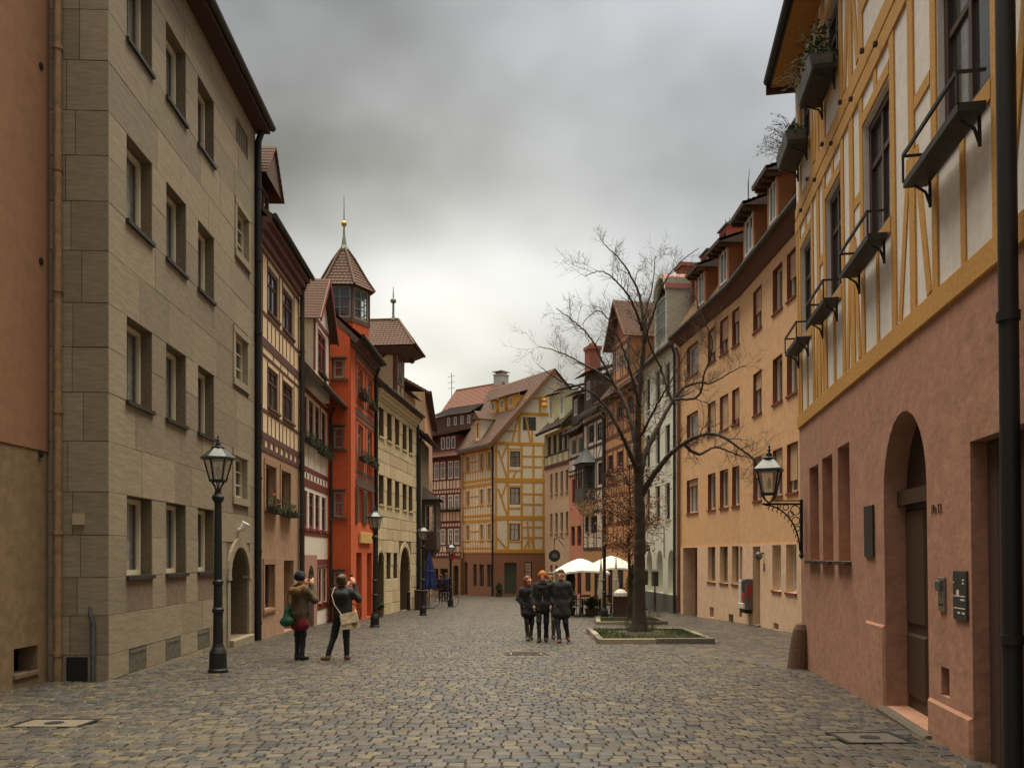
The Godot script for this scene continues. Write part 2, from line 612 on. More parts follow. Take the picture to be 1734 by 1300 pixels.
func make_materials() -> void:
	make_textures()
	var gl := StandardMaterial3D.new()
	gl.resource_name = "window_glass"
	gl.albedo_color = Color(0.45, 0.5, 0.52, 0.16)
	gl.transparency = BaseMaterial3D.TRANSPARENCY_ALPHA
	gl.roughness = 0.03
	mats.glass = gl
	var lg := gl.duplicate()
	lg.albedo_color = Color(0.75, 0.74, 0.66, 0.35)
	lg.roughness = 0.15
	mats.lamp_glass = lg
	mat("box_dark", C(58, 48, 40), 0.8, "wood", 1.0)
	mat("blind", C(205, 176, 138), 0.75)
	mat("blind_brown", C(112, 88, 66), 0.75)
	var cu := mat("curtain", C(225, 220, 205), 0.95, "cloth", 1.0)
	cu.backlight_enabled = true
	cu.backlight = Color(0.3, 0.3, 0.28)
	var ev := mat("evergreen", C(58, 78, 42), 0.8, "cloth", 3.0)
	ev.backlight_enabled = true
	ev.backlight = Color(0.03, 0.05, 0.02)
	mat("blossom", C(205, 90, 60), 0.7)
	mat("iron", C(34, 35, 34), 0.55, "wood", 2.0, 0.3, 0.25)
	mat("lamp_roof", C(84, 88, 86), 0.38, "cloth", 2.0, 0.0, 0.5)
	mat("zinc", C(108, 112, 110), 0.5, "cloth", 1.2, 0.0, 0.6)
	mat("pipe_dark", C(62, 60, 54), 0.55, "cloth", 1.0, 0.0, 0.3)
	mat("tile_red", C(138, 92, 72), 0.85, "tile", 0.9, 0.4)
	mat("tile_brown", C(112, 84, 66), 0.85, "tile", 0.9, 0.4)
	mat("tile_dark", C(84, 70, 60), 0.85, "tile", 0.9, 0.4)
	mat("white_paint", C(226, 220, 204), 0.6, "plaster", 0.8)
	mat("frame_white", C(222, 218, 204), 0.55)
	mat("frame_grey", C(150, 152, 142), 0.6)
	mat("frame_dark", C(66, 52, 44), 0.6, "wood", 1.5)
	mat("frame_brown", C(92, 60, 44), 0.6, "wood", 1.5)
	mat("wood_dark", C(70, 48, 36), 0.75, "wood", 1.0, 0.4)

func left_x(d: float) -> float:
	return lut(d, [[0, -7.6], [13.1, -7.25], [13.15, -6.4], [21.9, -6.75], [31.2, -6.92], [31.5, -6.08], [36.2, -5.96], [44.4, -5.08], [50, -5.0], [52, -5.4], [58, -6.2], [66, -6.6], [71, -6.7]])

func right_x(d: float) -> float:
	return lut(d, [[0, 2.9], [8.1, 4.2], [15.1, 5.31], [15.2, 8.4], [30.8, 8.42], [38.4, 7.7], [44.4, 7.0], [51.4, 5.74], [58.3, 4.0], [63.2, 2.5], [65, 2.4], [71, 2.4]])

func lut(x: float, t: Array) -> float:
	for i in t.size() - 1:
		if x <= t[i + 1][0]:
			return lerpf(t[i][1], t[i + 1][1], clampf((x - t[i][0]) / (t[i + 1][0] - t[i][0]), 0, 1))
	return t[-1][1]

func sett_mesh(m: Material, s: int) -> ArrayMesh: # one worn paving sett, about 1 x 1 in plan, domed on top
	var r := RandomNumberGenerator.new()
	r.seed = s
	var mb := MB.new()
	var top := []
	var low := []
	for k in 8:
		var q := Vector2(0.5, 0.4) if k % 2 == 0 else Vector2(0.42, 0.5)
		if k / 2 == 1 or k / 2 == 3:
			q = Vector2(0.42, 0.5) if k % 2 == 0 else Vector2(0.5, 0.4)
		q *= Vector2([1, -1, -1, 1][k / 2], [-1, -1, 1, 1][k / 2])
		q.x *= r.randf_range(0.95, 1.0)
		q.y *= r.randf_range(0.95, 1.0)
		low.append(Vector3(q.x, -0.045, q.y))
		top.append(Vector3(q.x * 0.92, r.randf_range(-0.002, 0.002), q.y * 0.92))
	var c := Vector3(r.randf_range(-0.06, 0.06), 0.005, r.randf_range(-0.06, 0.06))
	for k in 8:
		var j := (k + 1) % 8
		var p: Vector3 = low[k] * Vector3(1, 0, 1) + Vector3(0, -0.009, 0)
		var q: Vector3 = low[j] * Vector3(1, 0, 1) + Vector3(0, -0.009, 0)
		mb.tri(c, top[k], top[j])
		mb.quad(top[k], p, q, top[j]); mb.quad(p, low[k], low[j], q)
	return mb.mesh(m)

func make_ground() -> void:
	var mb := MB.new()
	var ds := [-60.0, -5.0, 0.0, 35.0, 95.0, 600.0]
	for i in ds.size() - 1:
		var a: float = ds[i]
		var b: float = ds[i + 1]
		mb.quad(Vector3(-400, g(a) - 0.017, -a), Vector3(400, g(a) - 0.017, -a), Vector3(400, g(b) - 0.017, -b), Vector3(-400, g(b) - 0.017, -b))
	var gr := put(mb, "ground", mat("joint_sand", C(58, 52, 42), 0.95, "stone", 0.8, 0.5), self)
	tag(gr, "", "", "", "structure")
	# setts in gently bowed rows across the street
	var pal := [C(84, 80, 70), C(76, 74, 68), C(95, 89, 75), C(66, 67, 66), C(102, 94, 74), C(78, 72, 62), C(86, 83, 76), C(60, 60, 58), C(86, 77, 66), C(79, 78, 75)]
	var sm := []
	var cols := []
	for i in pal.size():
		var m := mat("sett_%d" % i, pal[i], 0.42, "stone", 1.7, 0.5)
		cols.append(pal[i].srgb_to_linear())
		sm.append(sett_mesh(m, i + 3))
	var mm_mat := mat("sett_far", Color.WHITE, 0.42, "stone", 1.7, 0.5)
	mm_mat.vertex_color_use_as_albedo = true
	var xf := []
	var cc := []
	var wob := FastNoiseLite.new()
	wob.seed = 4
	wob.frequency = 0.35
	var d := 4.6
	var row := 0
	while d < 71.0:
		var x := left_x(d) - 0.1 + (0.075 if row % 2 else 0.0) + rng.randf() * 0.03
		var pitch := 0.145 if d < 30.0 else 0.16
		while x < right_x(d) + 0.1:
			var w := clampf(rng.randfn(0.148, 0.02), 0.1, 0.21)
			var cx := x + w * 0.5
			x += w + rng.randf_range(0.006, 0.012)
			var dd := d + 0.03 * cos(TAU * (cx + 0.3) / 5.6) + 0.06 * wob.get_noise_2d(cx * 0.9, d * 0.9)
			if blocked(cx, dd) or slabs(cx, dd):
				continue
			var slope := -0.03 * TAU / 5.6 * sin(TAU * (cx + 0.3) / 5.6)
			var b := Basis.from_euler(Vector3(rng.randfn(0, 0.018), atan(slope) + rng.randfn(0, 0.03), rng.randfn(0, 0.018))).scaled_local(Vector3(w, 1.0, pitch - 0.006))
			xf.append(Transform3D(b, at(cx, dd, rng.randf_range(-0.005, 0.006))))
			var pick := rng.randi() % pal.size()
			if rng.randf() < 0.35: # clusters of like stones
				pick = int(absf(wob.get_noise_2d(cx * 0.9 + 50, dd * 0.9)) * 23) % pal.size()
			cc.append(pick)
		d += pitch
		row += 1
	# larger slabs laid aslant on the right, round the tree bed and along the peach house
	var tilt := Basis(Vector3.UP, 0.35)
	for i in range(-60, 130):
		var q := -9.0 + rng.randf() * 0.2
		while q < 22.0:
			var w := rng.randf_range(0.2, 0.36)
			var p := tilt * Vector3(q + w * 0.5, 0, -i * 0.2) + Vector3(4.0, 0, -15.0)
			q += w + 0.012
			if not slabs(p.x, -p.z) or blocked(p.x, -p.z):
				continue
			var b := Basis.from_euler(Vector3(rng.randfn(0, 0.012), 0.35 + rng.randfn(0, 0.012), rng.randfn(0, 0.012))).scaled_local(Vector3(w, 1.0, 0.192))
			xf.append(Transform3D(b, at(p.x, -p.z, rng.randf_range(-0.004, 0.005))))
			cc.append(rng.randi() % pal.size())
	# the 300 nearest in the picture are single stones; the rest of the paving is one field
	var near := 0
	var rest := []
	for i in xf.size():
		var p: Vector3 = xf[i].origin
		if near < 300 and -p.z > 7.0 and absf(p.x) < -p.z * 0.6 and p.x > -4.5:
			var o := inst(sm[cc[i]], "cobblestone", gr)
			o.transform = xf[i]
			near += 1
		else:
			rest.append(i)
	var mm := MultiMesh.new()
	mm.transform_format = MultiMesh.TRANSFORM_3D
	mm.use_colors = true
	mm.mesh = sett_mesh(mm_mat, 5)
	mm.instance_count = rest.size()
	for k in rest.size():
		mm.set_instance_transform(k, xf[rest[k]])
		var q: Color = cols[cc[rest[k]]] * rng.randf_range(0.85, 1.15)
		mm.set_instance_color(k, Color(q.r, q.g, q.b))
	var mi := MultiMeshInstance3D.new()
	mi.multimesh = mm
	mi.name = "cobblestone_field"
	mi.set_meta("kind", "stuff")
	gr.add_child(mi)

func slabs(x: float, d: float) -> bool: # where the larger stones lie
	return d > 15.4 and d < 38.0 and x > 2.0 + maxf(0.0, (20.5 - d) * 0.55) and x < right_x(d) and (d < 20.7 or x > 5.2)

func blocked(x: float, d: float) -> bool:
	if x > 2.2 and x < 5.15 and d > 20.65 and d < 25.3: return true
	if x > 2.95 and x < 5.6 and d > 29.35 and d < 33.0: return true
	if absf(x - 0.3) < 0.42 and absf(d - 18.0) < 0.36: return true
	if absf(x + 5.1) < 0.42 and absf(d - 9.3) < 0.3: return true
	if absf(x - 3.62) < 0.36 and absf(d - 8.45) < 0.32: return true
	return false

# ---------------------------------------------------------------- the left side of the street
func house_brown() -> void:
	var h := house("plaster_house", "dark orange brown plaster house at the left edge of the picture", Vector2(-7.6, -6.0), Vector2(-7.27, 13.45))
	h.position.y = -0.36
	var L := 19.45
	wall(h, mat("brown_plaster", C(150, 110, 80), 0.92, "plaster", 0.35, 0.35), 0, L, 3.6, 13.5, [], 6.0)
	wall(h, mat("brown_plaster_low", C(136, 114, 84), 0.92, "worn", 0.35, 0.35), 0, L, -0.5, 3.6, [[18.25, 18.85, 0.22, 0.6, 0.0, 0.3]], 6.0, 0.3, -0.02, "lower_wall")
	var mb := MB.new()
	mb.box(Vector3(18.23, 0.16, -0.34), Vector3(18.87, 0.22, 0.02))
	put(mb, "cellar_sill", mat("stone_sill", C(128, 108, 86), 0.9, "stone", 1.0), h)
	for v in [3.54, 6.52, 9.53]:
		var c := MB.new()
		c.lathe([[0.0, 0.0], [0.05, 0.0], [0.055, 0.015], [0.0, 0.02]], 12)
		var o := put(c, "wall_anchor", mats.iron, h, Vector3(18.9, v, 0.0))
		o.rotation.x = PI / 2
	downpipe(h, 19.1, -0.2, 13.4, 0.15, mat("pipe_tan", C(150, 120, 84), 0.5, "cloth", 1.0), 0.065)

func house_grey_stone() -> void:
	var h := house("grey_stone_house", "plain grey stone office house with recessed windows and arched door", Vector2(-6.39, 13.2), Vector2(-6.75, 21.9))
	var L := 8.71
	var joint := mat("stone_joint", C(118, 106, 84), 0.95, "stone", 0.8)
	var op := []
	var cols := [[0.68, 1.76], [2.44, 3.5], [4.22, 5.28]]
	var rows := [[1.75, 3.1], [4.67, 6.08], [7.68, 9.11], [10.7, 12.12]]
	for c in cols:
		for r in rows:
			op.append([c[0], c[1], r[0], r[1]])
	var stair := [[6.72, 7.98, 3.42, 4.6], [6.76, 8.02, 6.28, 7.56], [6.9, 8.12, 9.4, 10.68]]
	op.append_array(stair)
	var door := [6.42, 7.98, 0.12, 2.3, 0.72, 0.75]
	op.append(door)
	var vent := [6.95, 8.0, 12.1, 12.95]
	op.append(vent)
	var hatch := [[0.76, 1.5, 0.12, 0.53], [2.42, 3.19, 0.12, 0.53], [4.2, 4.96, 0.12, 0.53]]
	wall(h, joint, 0, L, -0.6, 13.2, op, 9.0, 0.3)
	var ms := [mat("slab_a", C(152, 140, 116), 0.88, "worn", -1.0, 0.3), mat("slab_b", C(142, 131, 108), 0.88, "worn", -1.0, 0.3), mat("slab_c", C(156, 143, 119), 0.88, "worn", -1.0, 0.3), mat("slab_d", C(137, 126, 105), 0.88, "worn", -1.0, 0.3), mat("slab_e", C(147, 135, 112), 0.88, "worn", -1.0, 0.3)]
	var solid := op.duplicate()
	solid.append_array(hatch)
	solid.append([6.2, 8.2, -0.6, 2.55])
	for c in cols:
		solid.append([c[0], c[1], 1.15, 1.75])
		var ap := MB.new()
		ap.cbox(Vector3(c[0] + 0.004, 1.154, -0.02), Vector3(c[1] - 0.004, 1.746, 0.012), 0.003)
		put(ap, "stone_apron", mat("slab_apron", C(128, 110, 90), 0.88, "worn", 0.6, 0.4), h)
	var lv := [-0.6, 0.12, 0.53, 1.15, 1.75, 2.42, 3.1, 3.9, 4.67, 5.38, 6.08, 6.9, 7.68, 8.4, 9.11, 9.9, 10.7, 11.42, 12.12, 12.7, 13.2]
	masonry(h, "stone_slab", ms, 0.0, L, lv, solid, 1.1, 1.9, 0.007, 0.015, 0.003)
	for r in stair: # slabs leave these courses open, so close them round the stair windows
		pass
	# side wall towards the camera
	var side := MB.new()
	side.box(Vector3(-0.005, -0.6, -1.4), Vector3(0.0, 13.2, 0.0))
	put(side, "side_wall", joint, h)
	var sl := [-0.6, 0.53, 1.15, 1.75, 2.42, 3.1, 3.9, 4.67, 5.38, 6.08, 6.9, 7.68, 8.4, 9.11, 9.9, 10.7, 11.42, 12.12, 13.2]
	for j in sl.size() - 1:
		var cut := -0.35 - rng.randf() * 0.3
		for seg in [[-1.2, cut], [cut, 0.0]]:
			var mb := MB.new()
			mb.box(Vector3(-0.022 - rng.randf() * 0.006, sl[j] + 0.006, seg[0] + 0.006), Vector3(-0.004, sl[j + 1] - 0.006, seg[1] + (0.02 if seg[1] == 0.0 else -0.006)))
			put(mb, "stone_slab", ms[rng.randi() % 5], h)
	var fw := mat("frame_cream", C(206, 196, 170), 0.55)
	for c in cols:
		for i in rows.size():
			var r: Array = rows[i]
			win(h, [c[0] + 0.01, c[1] - 0.01, r[0] + 0.01, r[1] - 0.02], -0.24, 1, 1, fw, 0.085, {"sill": mats.pipe_dark, "sill_out": 0.07, "curtain": [0.5, 0.3, 0.16, 0.42][(i * 2 + int(c[0])) % 4]})
	for r in stair:
		var o := win(h, [r[0] + 0.1, r[1] - 0.1, r[2] + 0.1, r[3] - 0.1], -0.16, 2, 3, fw, 0.06, {"bar": 0.03})
		var mb := MB.new()
		var w: float = r[1] - r[0]
		var t: float = r[3] - r[2]
		mb.box(Vector3(-0.06, -0.08, 0), Vector3(w + 0.06, 0.09, 0.26)); mb.box(Vector3(-0.06, t - 0.09, 0), Vector3(w + 0.06, t + 0.06, 0.25))
		mb.box(Vector3(-0.06, 0.09, 0), Vector3(0.1, t - 0.09, 0.24)); mb.box(Vector3(w - 0.1, 0.09, 0), Vector3(w + 0.06, t - 0.09, 0.24))
		put(mb, "stone_surround", ms[2], o, Vector3(-0.1, -0.1, -0.04))
	for k in 7:
		var mb := MB.new()
		var x := lerpf(vent[0] + 0.06, vent[1] - 0.06, k / 6.0)
		mb.box(Vector3(x - 0.035, vent[2], -0.14), Vector3(x + 0.035, vent[3], -0.02))
		put(mb, "vent_slat", ms[3], h)
	for r in hatch:
		var mb := MB.new()
		mb.cbox(Vector3(r[0] + 0.02, r[2], -0.03), Vector3(r[1] - 0.02, r[3] - 0.01, 0.012), 0.008)
		mb.box(Vector3(r[0] + 0.05, r[3] - 0.08, 0.012), Vector3(r[1] - 0.05, r[3] - 0.05, 0.022))
		put(mb, "cellar_hatch", mat("hatch_grey", C(112, 112, 98), 0.55, "cloth", 1.5, 0.0, 0.3), h)
	# arched doorway with its stone surround
	var ar := MB.new()
	var cx := 7.2
	for k in 14:
		var a0 := PI * k / 14
		var a1 := PI * (k + 1) / 14
		var pts := []
		for a in [a0, a1]:
			for rr in [Vector2(0.79, 0.73), Vector2(0.99, 0.95)]:
				pts.append(Vector2(cx + rr.x * cos(a), 1.58 + rr.y * sin(a)))
		ar.hexa([Vector3(pts[0].x, pts[0].y, 0.07), Vector3(pts[1].x, pts[1].y, 0.07), Vector3(pts[1].x, pts[1].y, -0.1), Vector3(pts[0].x, pts[0].y, -0.1),
			Vector3(pts[2].x, pts[2].y, 0.07), Vector3(pts[3].x, pts[3].y, 0.07), Vector3(pts[3].x, pts[3].y, -0.1), Vector3(pts[2].x, pts[2].y, -0.1)])
	for s in [[6.21, 6.41], [7.99, 8.19]]:
		ar.box(Vector3(s[0], -0.3, -0.1), Vector3(s[1], 1.58, 0.05))
		ar.box(Vector3(s[0] - 0.03, 1.52, -0.1), Vector3(s[1] + 0.03, 1.6, 0.075))
	put(ar, "door_arch", ms[2], h)
	var dr := MB.new()
	dr.box(Vector3(6.42, 0.12, -0.76), Vector3(7.98, 2.3, -0.7))
	for k in 5:
		dr.cbox(Vector3(6.46 + 0.305 * k, 0.16, -0.71), Vector3(6.74 + 0.305 * k, 2.28, -0.67), 0.01)
	var dn := put(dr, "door", mat("door_grey", C(96, 90, 72), 0.6, "wood", 1.0, 0.3), h)
	for s in [[6.75, C(214, 168, 52)], [7.08, C(190, 186, 174)]]:
		var mb := MB.new()
		mb.box(Vector3(s[0], 1.28, -0.672), Vector3(s[0] + 0.2, 1.52, -0.664))
		put(mb, "notice", mat("notice_%d" % int(s[0] * 100), s[1], 0.7), dn)
	var st := MB.new()
	st.cbox(Vector3(6.3, -0.3, -0.8), Vector3(8.1, 0.115, 0.16), 0.02)
	put(st, "door_step", ms[0], h)
	var lm := MB.new()
	lm.tube([Vector3(7.15, 2.72, 0.0), Vector3(7.15, 2.74, 0.1), Vector3(7.15, 2.9, 0.2)], [0.045, 0.06, 0.1], 10)
	put(lm, "wall_light", mats.frame_white, h)
	# eaves, gutter, snow rail, pipe
	var ev := MB.new()
	ev.box(Vector3(-0.15, 13.2, -9.0), Vector3(L + 0.1, 13.34, 0.38))
	put(ev, "eaves", mats.wood_dark, h)
	gutter(h, -0.15, L + 0.12, 13.36, 0.44, mats.pipe_dark, 0.09)
	roof(h, mats.tile_dark, 0, L, 13.36, 16.4, 0.36, -4.5, -9.0, 0.1, 0.3)
	var rail := MB.new()
	for y in [0.0, 0.12]:
		rail.tube([Vector3(0, 13.68 + y, 0.2), Vector3(L, 13.68 + y, 0.2)], [0.014, 0.014], 5)
	for k in 9:
		var x := 0.1 + k * (L - 0.2) / 8.0
		rail.tube([Vector3(x, 13.4, 0.2), Vector3(x, 13.86, 0.2)], [0.014, 0.014], 5)
	put(rail, "snow_rail", mats.zinc, h)
	downpipe(h, L - 0.02, -0.3, 13.3, 0.1, mats.iron, 0.085)
	# small things on the side wall
	var bx := MB.new()
	bx.box(Vector3(-0.07, 2.58, -0.52), Vector3(-0.02, 2.76, -0.34))
	put(bx, "junction_box", mat("box_cream", C(170, 156, 126), 0.7), h)
	var pi := MB.new()
	pi.tube([Vector3(-0.07, -0.3, -0.2), Vector3(-0.07, 1.05, -0.2), Vector3(-0.09, 1.2, -0.24), Vector3(-0.06, 1.3, -0.26)], [0.04, 0.04, 0.03, 0.02], 8)
	put(pi, "standpipe", mats.zinc, h)
	var gr := MB.new()
	gr.box(Vector3(-0.05, 0.08, -0.62), Vector3(-0.02, 0.5, -0.3))
	put(gr, "air_grille", mats.iron, h)

func house_cream_timber() -> void:
	var h := house("cream_timber_house", "cream half-timbered house on a sandstone ground floor next to the grey stone house", Vector2(-6.67, 21.92), Vector2(-6.86, 26.9))
	var L := 4.98
	var sand := mat("sandstone_l2", C(178, 144, 114), 0.92, "worn", 0.45, 0.7)
	var cream := mat("cream_plaster", C(232, 208, 168), 0.92, "plaster", 0.5, 0.3)
	var tm := mat("timber_maroon", C(96, 62, 54), 0.8, "wood", 0.9, 0.4)
	var a_rows := [[0.72, 1.85, 3.62, 4.78], [2.52, 3.68, 3.6, 4.8]]
	var gw := [0.6, 1.7, 0.84, 2.05]
	var dr := [2.9, 4.2, 0.02, 2.15, 0.0, 0.45]
	wall(h, sand, 0, L, -0.6, 5.1, a_rows + [gw, dr], 8.0, 0.28)
	var up := []
	for v in [[6.38, 7.52], [9.02, 10.28]]:
		for u in [[1.05, 2.25], [2.8, 4.15]]:
			up.append([u[0], u[1], v[0], v[1]])
	wall(h, cream, 0, L, 5.1, 11.2, up, 8.0, 0.12, 0.0, "upper_wall")
	for r in a_rows:
		win(h, r, -0.26, 2, 2, mats.frame_dark, 0.07, {"transom": 0.35, "curtain": 0.15})
	win(h, gw, -0.22, 2, 2, mats.frame_dark, 0.07, {"sill": sand, "sill_out": 0.06})
	for r in a_rows + [gw]:
		var mb := MB.new()
		mb.box(Vector3(r[0] - 0.14, r[3], -0.05), Vector3(r[1] + 0.14, r[3] + 0.16, 0.035))
		mb.box(Vector3(r[0] - 0.14, r[2] - 0.12, -0.05), Vector3(r[1] + 0.14, r[2] - 0.002, 0.05))
		mb.box(Vector3(r[0] - 0.14, r[2], -0.05), Vector3(r[0], r[3], 0.03)); mb.box(Vector3(r[1], r[2], -0.05), Vector3(r[1] + 0.14, r[3], 0.03))
		put(mb, "window_surround", mat("sand_trim", C(164, 128, 96), 0.92, "stone", 0.6, 0.5), h)
	var d := MB.new()
	d.box(Vector3(2.9, 0.02, -0.46), Vector3(4.2, 2.15, -0.4))
	for k in 4:
		d.cbox(Vector3(2.95 + 0.31 * k, 0.06, -0.41), Vector3(3.24 + 0.31 * k, 2.1, -0.37), 0.012)
	put(d, "door", mat("door_oak", C(104, 80, 56), 0.7, "wood", 1.0, 0.4), h)
	for r in up:
		win(h, [r[0], r[1], r[2], r[3]], -0.1, 2, 2, mat("frame_maroon", C(88, 52, 46), 0.6, "wood", 1.5), 0.1, {"transom": 0.34, "sill": tm, "sill_out": 0.07})
	# timbers
	hbeam(h, 0.0, L, 5.1, 5.24, tm, 0.06); hbeam(h, 0.35, L, 5.44, 5.62, tm, 0.05)
	for k in 8:
		beam(h, 0.5 + k * 0.6, 5.24, 0.5 + k * 0.6, 5.44, 0.26, tm, 0.05)
	for b in [[6.16, 6.26], [7.66, 7.74], [7.92, 8.18], [8.78, 8.88], [10.42, 10.54]]:
		hbeam(h, 0.35, L, b[0], b[1], tm, 0.045)
	studs(h, [0.42, 0.98, 2.32, 2.73, 4.22, 4.9], 5.62, 6.12, 0.06, tm); studs(h, [1.4, 1.85, 3.2, 3.68], 5.62, 6.12, 0.045, tm)
	studs(h, [0.42, 0.97, 2.33, 2.72, 4.23, 4.9], 6.3, 7.62, 0.06, tm); studs(h, [0.42, 1.6, 2.5, 3.4, 4.3], 7.74, 7.92, 0.06, tm)
	studs(h, [0.42, 0.97, 2.33, 2.72, 4.23, 4.9], 8.22, 8.74, 0.06, tm); studs(h, [1.4, 1.85, 3.2, 3.68], 8.22, 8.74, 0.045, tm)
	studs(h, [0.42, 0.97, 2.33, 2.72, 4.23, 4.9], 8.9, 10.4, 0.06, tm)
	for c in [[10.62, 10.86, 0.12], [10.86, 11.04, 0.24], [11.04, 11.2, 0.36]]:
		var mb := MB.new()
		mb.box(Vector3(-0.02, c[0], -0.1), Vector3(L, c[1] - 0.003, c[2]))
		put(mb, "cornice", mat("timber_maroon_trim", C(108, 74, 66), 0.75, "wood", 0.9), h)
	gutter(h, 0, L, 11.22, 0.44, mats.pipe_dark)
	roof(h, mats.tile_brown, 0, L, 11.25, 15.6, 0.36, -4.0, -8.0, 0.0, 0.17, 0.0)
	downpipe(h, L - 0.08, 0.6, 11.1, 0.12, mats.pipe_dark, 0.075)
	# hoist dormer near the stone house
	var dm := MB.new()
	dm.box(Vector3(0.15, 11.3, -2.6), Vector3(1.75, 12.5, -0.15))
	var dk := put(dm, "dormer", tm, h)
	var rf := MB.new()
	rf.courses(Vector3(-0.05, 12.35, 0.25), Vector3(-0.05, 12.35, -2.7), Vector3(0.95, 13.5, -2.7), Vector3(0.95, 13.5, 0.25), 0.17, 0.03)
	rf.courses(Vector3(1.95, 12.35, -2.7), Vector3(1.95, 12.35, 0.25), Vector3(0.95, 13.5, 0.25), Vector3(0.95, 13.5, -2.7), 0.17, 0.03)
	rf.tri(Vector3(0.0, 12.4, 0.18), Vector3(1.9, 12.4, 0.18), Vector3(0.95, 13.45, 0.18))
	put(rf, "dormer_roof", mats.tile_brown, dk)
	win(h, [0.5, 1.4, 11.5, 12.3], -0.14, 2, 1, mats.frame_brown, 0.07)
	flower_box(h, 0.66, 1.92, 3.46, "evergreen window box under the left ground floor window of the cream timber house", 0.15, 0.3, null, 3)
	flower_box(h, 2.46, 3.74, 3.44, "evergreen window box under the right stone window of the cream timber house", 0.15, 0.26)

func house_red_white() -> void:
	var h := house("red_white_house", "narrow white house with dark red timbers and a gabled dormer", Vector2(-6.75, 26.95), Vector2(-6.92, 31.45))
	var L := 4.5
	var white := mat("chalk_plaster", C(238, 230, 214), 0.92, "plaster", 0.5, 0.3)
	var red := mat("timber_oxblood", C(122, 56, 46), 0.75, "wood", 0.9, 0.35)
	var op := []
	for u in [[0.12, 0.72], [0.98, 1.78], [2.02, 2.82], [3.22, 4.0]]:
		op.append([u[0], u[1], 6.3, 7.66]); op.append([u[0], u[1], 3.34, 4.56])
	for u in [[2.62, 3.2], [3.56, 4.1]]:
		op.append([u[0], u[1], 0.75, 1.95])
	var dr := [0.7, 1.65, -0.05, 2.1, 0.45, 0.35]
	wall(h, white, 0, L, -0.6, 8.0, op + [dr], 7.0, 0.1)
	for i in op.size():
		win(h, op[i], -0.1, 1, 2, red, 0.11, {"transom": 0.33, "sill": red, "sill_out": 0.06})
	var d := MB.new()
	d.box(Vector3(0.7, -0.05, -0.36), Vector3(1.65, 2.1, -0.3))
	put(d, "door", mats.wood_dark, h)
	wall(h, mat("pink_render", C(178, 138, 118), 0.92, "worn", 0.5, 0.5), 0, 2.2, -0.6, 2.45, [dr], 0.05, 0.3, 0.03, "stone_base", false)
	hbeam(h, 2.25, L, 2.12, 2.3, red); hbeam(h, 2.25, L, 1.98, 2.06, red); hbeam(h, 2.25, L, 0.5, 0.68, red)
	studs(h, [2.5, 2.75, 3.0, 3.25, 3.5, 3.75, 4.0, 4.25], 2.06, 2.12, 0.09, red)
	studs(h, [2.42, 3.38, 4.24], 0.68, 1.98, 0.16, red)
	for b in [[3.1, 3.26], [4.7, 4.96], [5.2, 5.36], [7.76, 7.94]]:
		hbeam(h, 0, L, b[0], b[1], red)
	studs(h, [0.05, 0.55, 1.1, 1.65, 2.2, 2.75, 3.3, 3.85, 4.4], 4.98, 5.16, 0.12, red)
	studs(h, [2.95, 4.4], 6.24, 7.74, 0.08, red)
	studs(h, [0.85, 1.9, 3.02, 4.14], 5.4, 6.06, 0.08, mat("white_lath", C(206, 188, 164), 0.9, "wood", 1.0), 0.012)
	roof(h, mats.tile_brown, 0, L, 8.02, 12.6, 0.62, -3.4, -7.0, 0.0, 0.17, 0.0)
	gutter(h, 0, L, 7.98, 0.68, mats.pipe_dark)
	# gabled dormer standing on the eaves
	var dw := [1.45, 2.95, 8.75, 10.2]
	var w := wall(h, white, 0.8, 3.65, 8.0, 10.45, [dw], 2.6, 0.1, 0.2, "dormer")
	win(h, dw, 0.12, 2, 2, red, 0.13, {"transom": 0.3, "sill": red, "sill_out": 0.3})
	var gf := MB.new()
	gf.tri(Vector3(0.8, 10.45, 0.2), Vector3(3.65, 10.45, 0.2), Vector3(2.22, 11.95, 0.2))
	put(gf, "dormer_gable", white, w)
	var pv := MB.new()
	pv.lathe([[0.0, 0.0], [0.1, 0.0], [0.1, 0.02], [0.0, 0.02]], 10)
	var hole := put(pv, "gable_vent", mats.iron, w, Vector3(2.22, 11.0, 0.2))
	hole.rotation.x = PI / 2
	hole.scale = Vector3(0.6, 1, 1.3)
	var rf := MB.new()
	rf.courses(Vector3(0.5, 10.25, 0.5), Vector3(0.5, 10.25, -2.9), Vector3(2.22, 12.1, -2.9), Vector3(2.22, 12.1, 0.5), 0.17, 0.03)
	rf.courses(Vector3(3.95, 10.25, -2.9), Vector3(3.95, 10.25, 0.5), Vector3(2.22, 12.1, 0.5), Vector3(2.22, 12.1, -2.9), 0.17, 0.03)
	put(rf, "dormer_roof", mats.tile_brown, w)
	beam(h, 0.5, 10.2, 2.22, 12.03, 0.16, red, 0.05, 0.48); beam(h, 2.22, 12.03, 3.95, 10.2, 0.16, red, 0.05, 0.48)
	hbeam(h, 0.8, 3.65, 10.3, 10.48, red, 0.05, 0.2); hbeam(h, 0.8, 3.65, 8.45, 8.62, mats.white_paint, 0.05, 0.2)
	studs(h, [1.3, 3.1], 8.62, 10.3, 0.09, mats.white_paint, 0.05, 0.2); studs(h, [0.9, 3.55], 8.62, 10.3, 0.2, red, 0.04, 0.2)
	downpipe(h, L - 0.1, 0.0, 8.0, 0.12, mats.pipe_dark, 0.06)
	flower_box(h, 0.1, 2.1, 6.1, "evergreen window box on the left of the red and white house", 0.3, 0.26)
	flower_box(h, 2.2, 4.1, 6.02, "evergreen window box on the right of the red and white house", 0.3, 0.26)
	flower_box(h, 1.6, 2.8, 8.6, "small window box under the dormer of the red and white house", 0.1, 0.15)

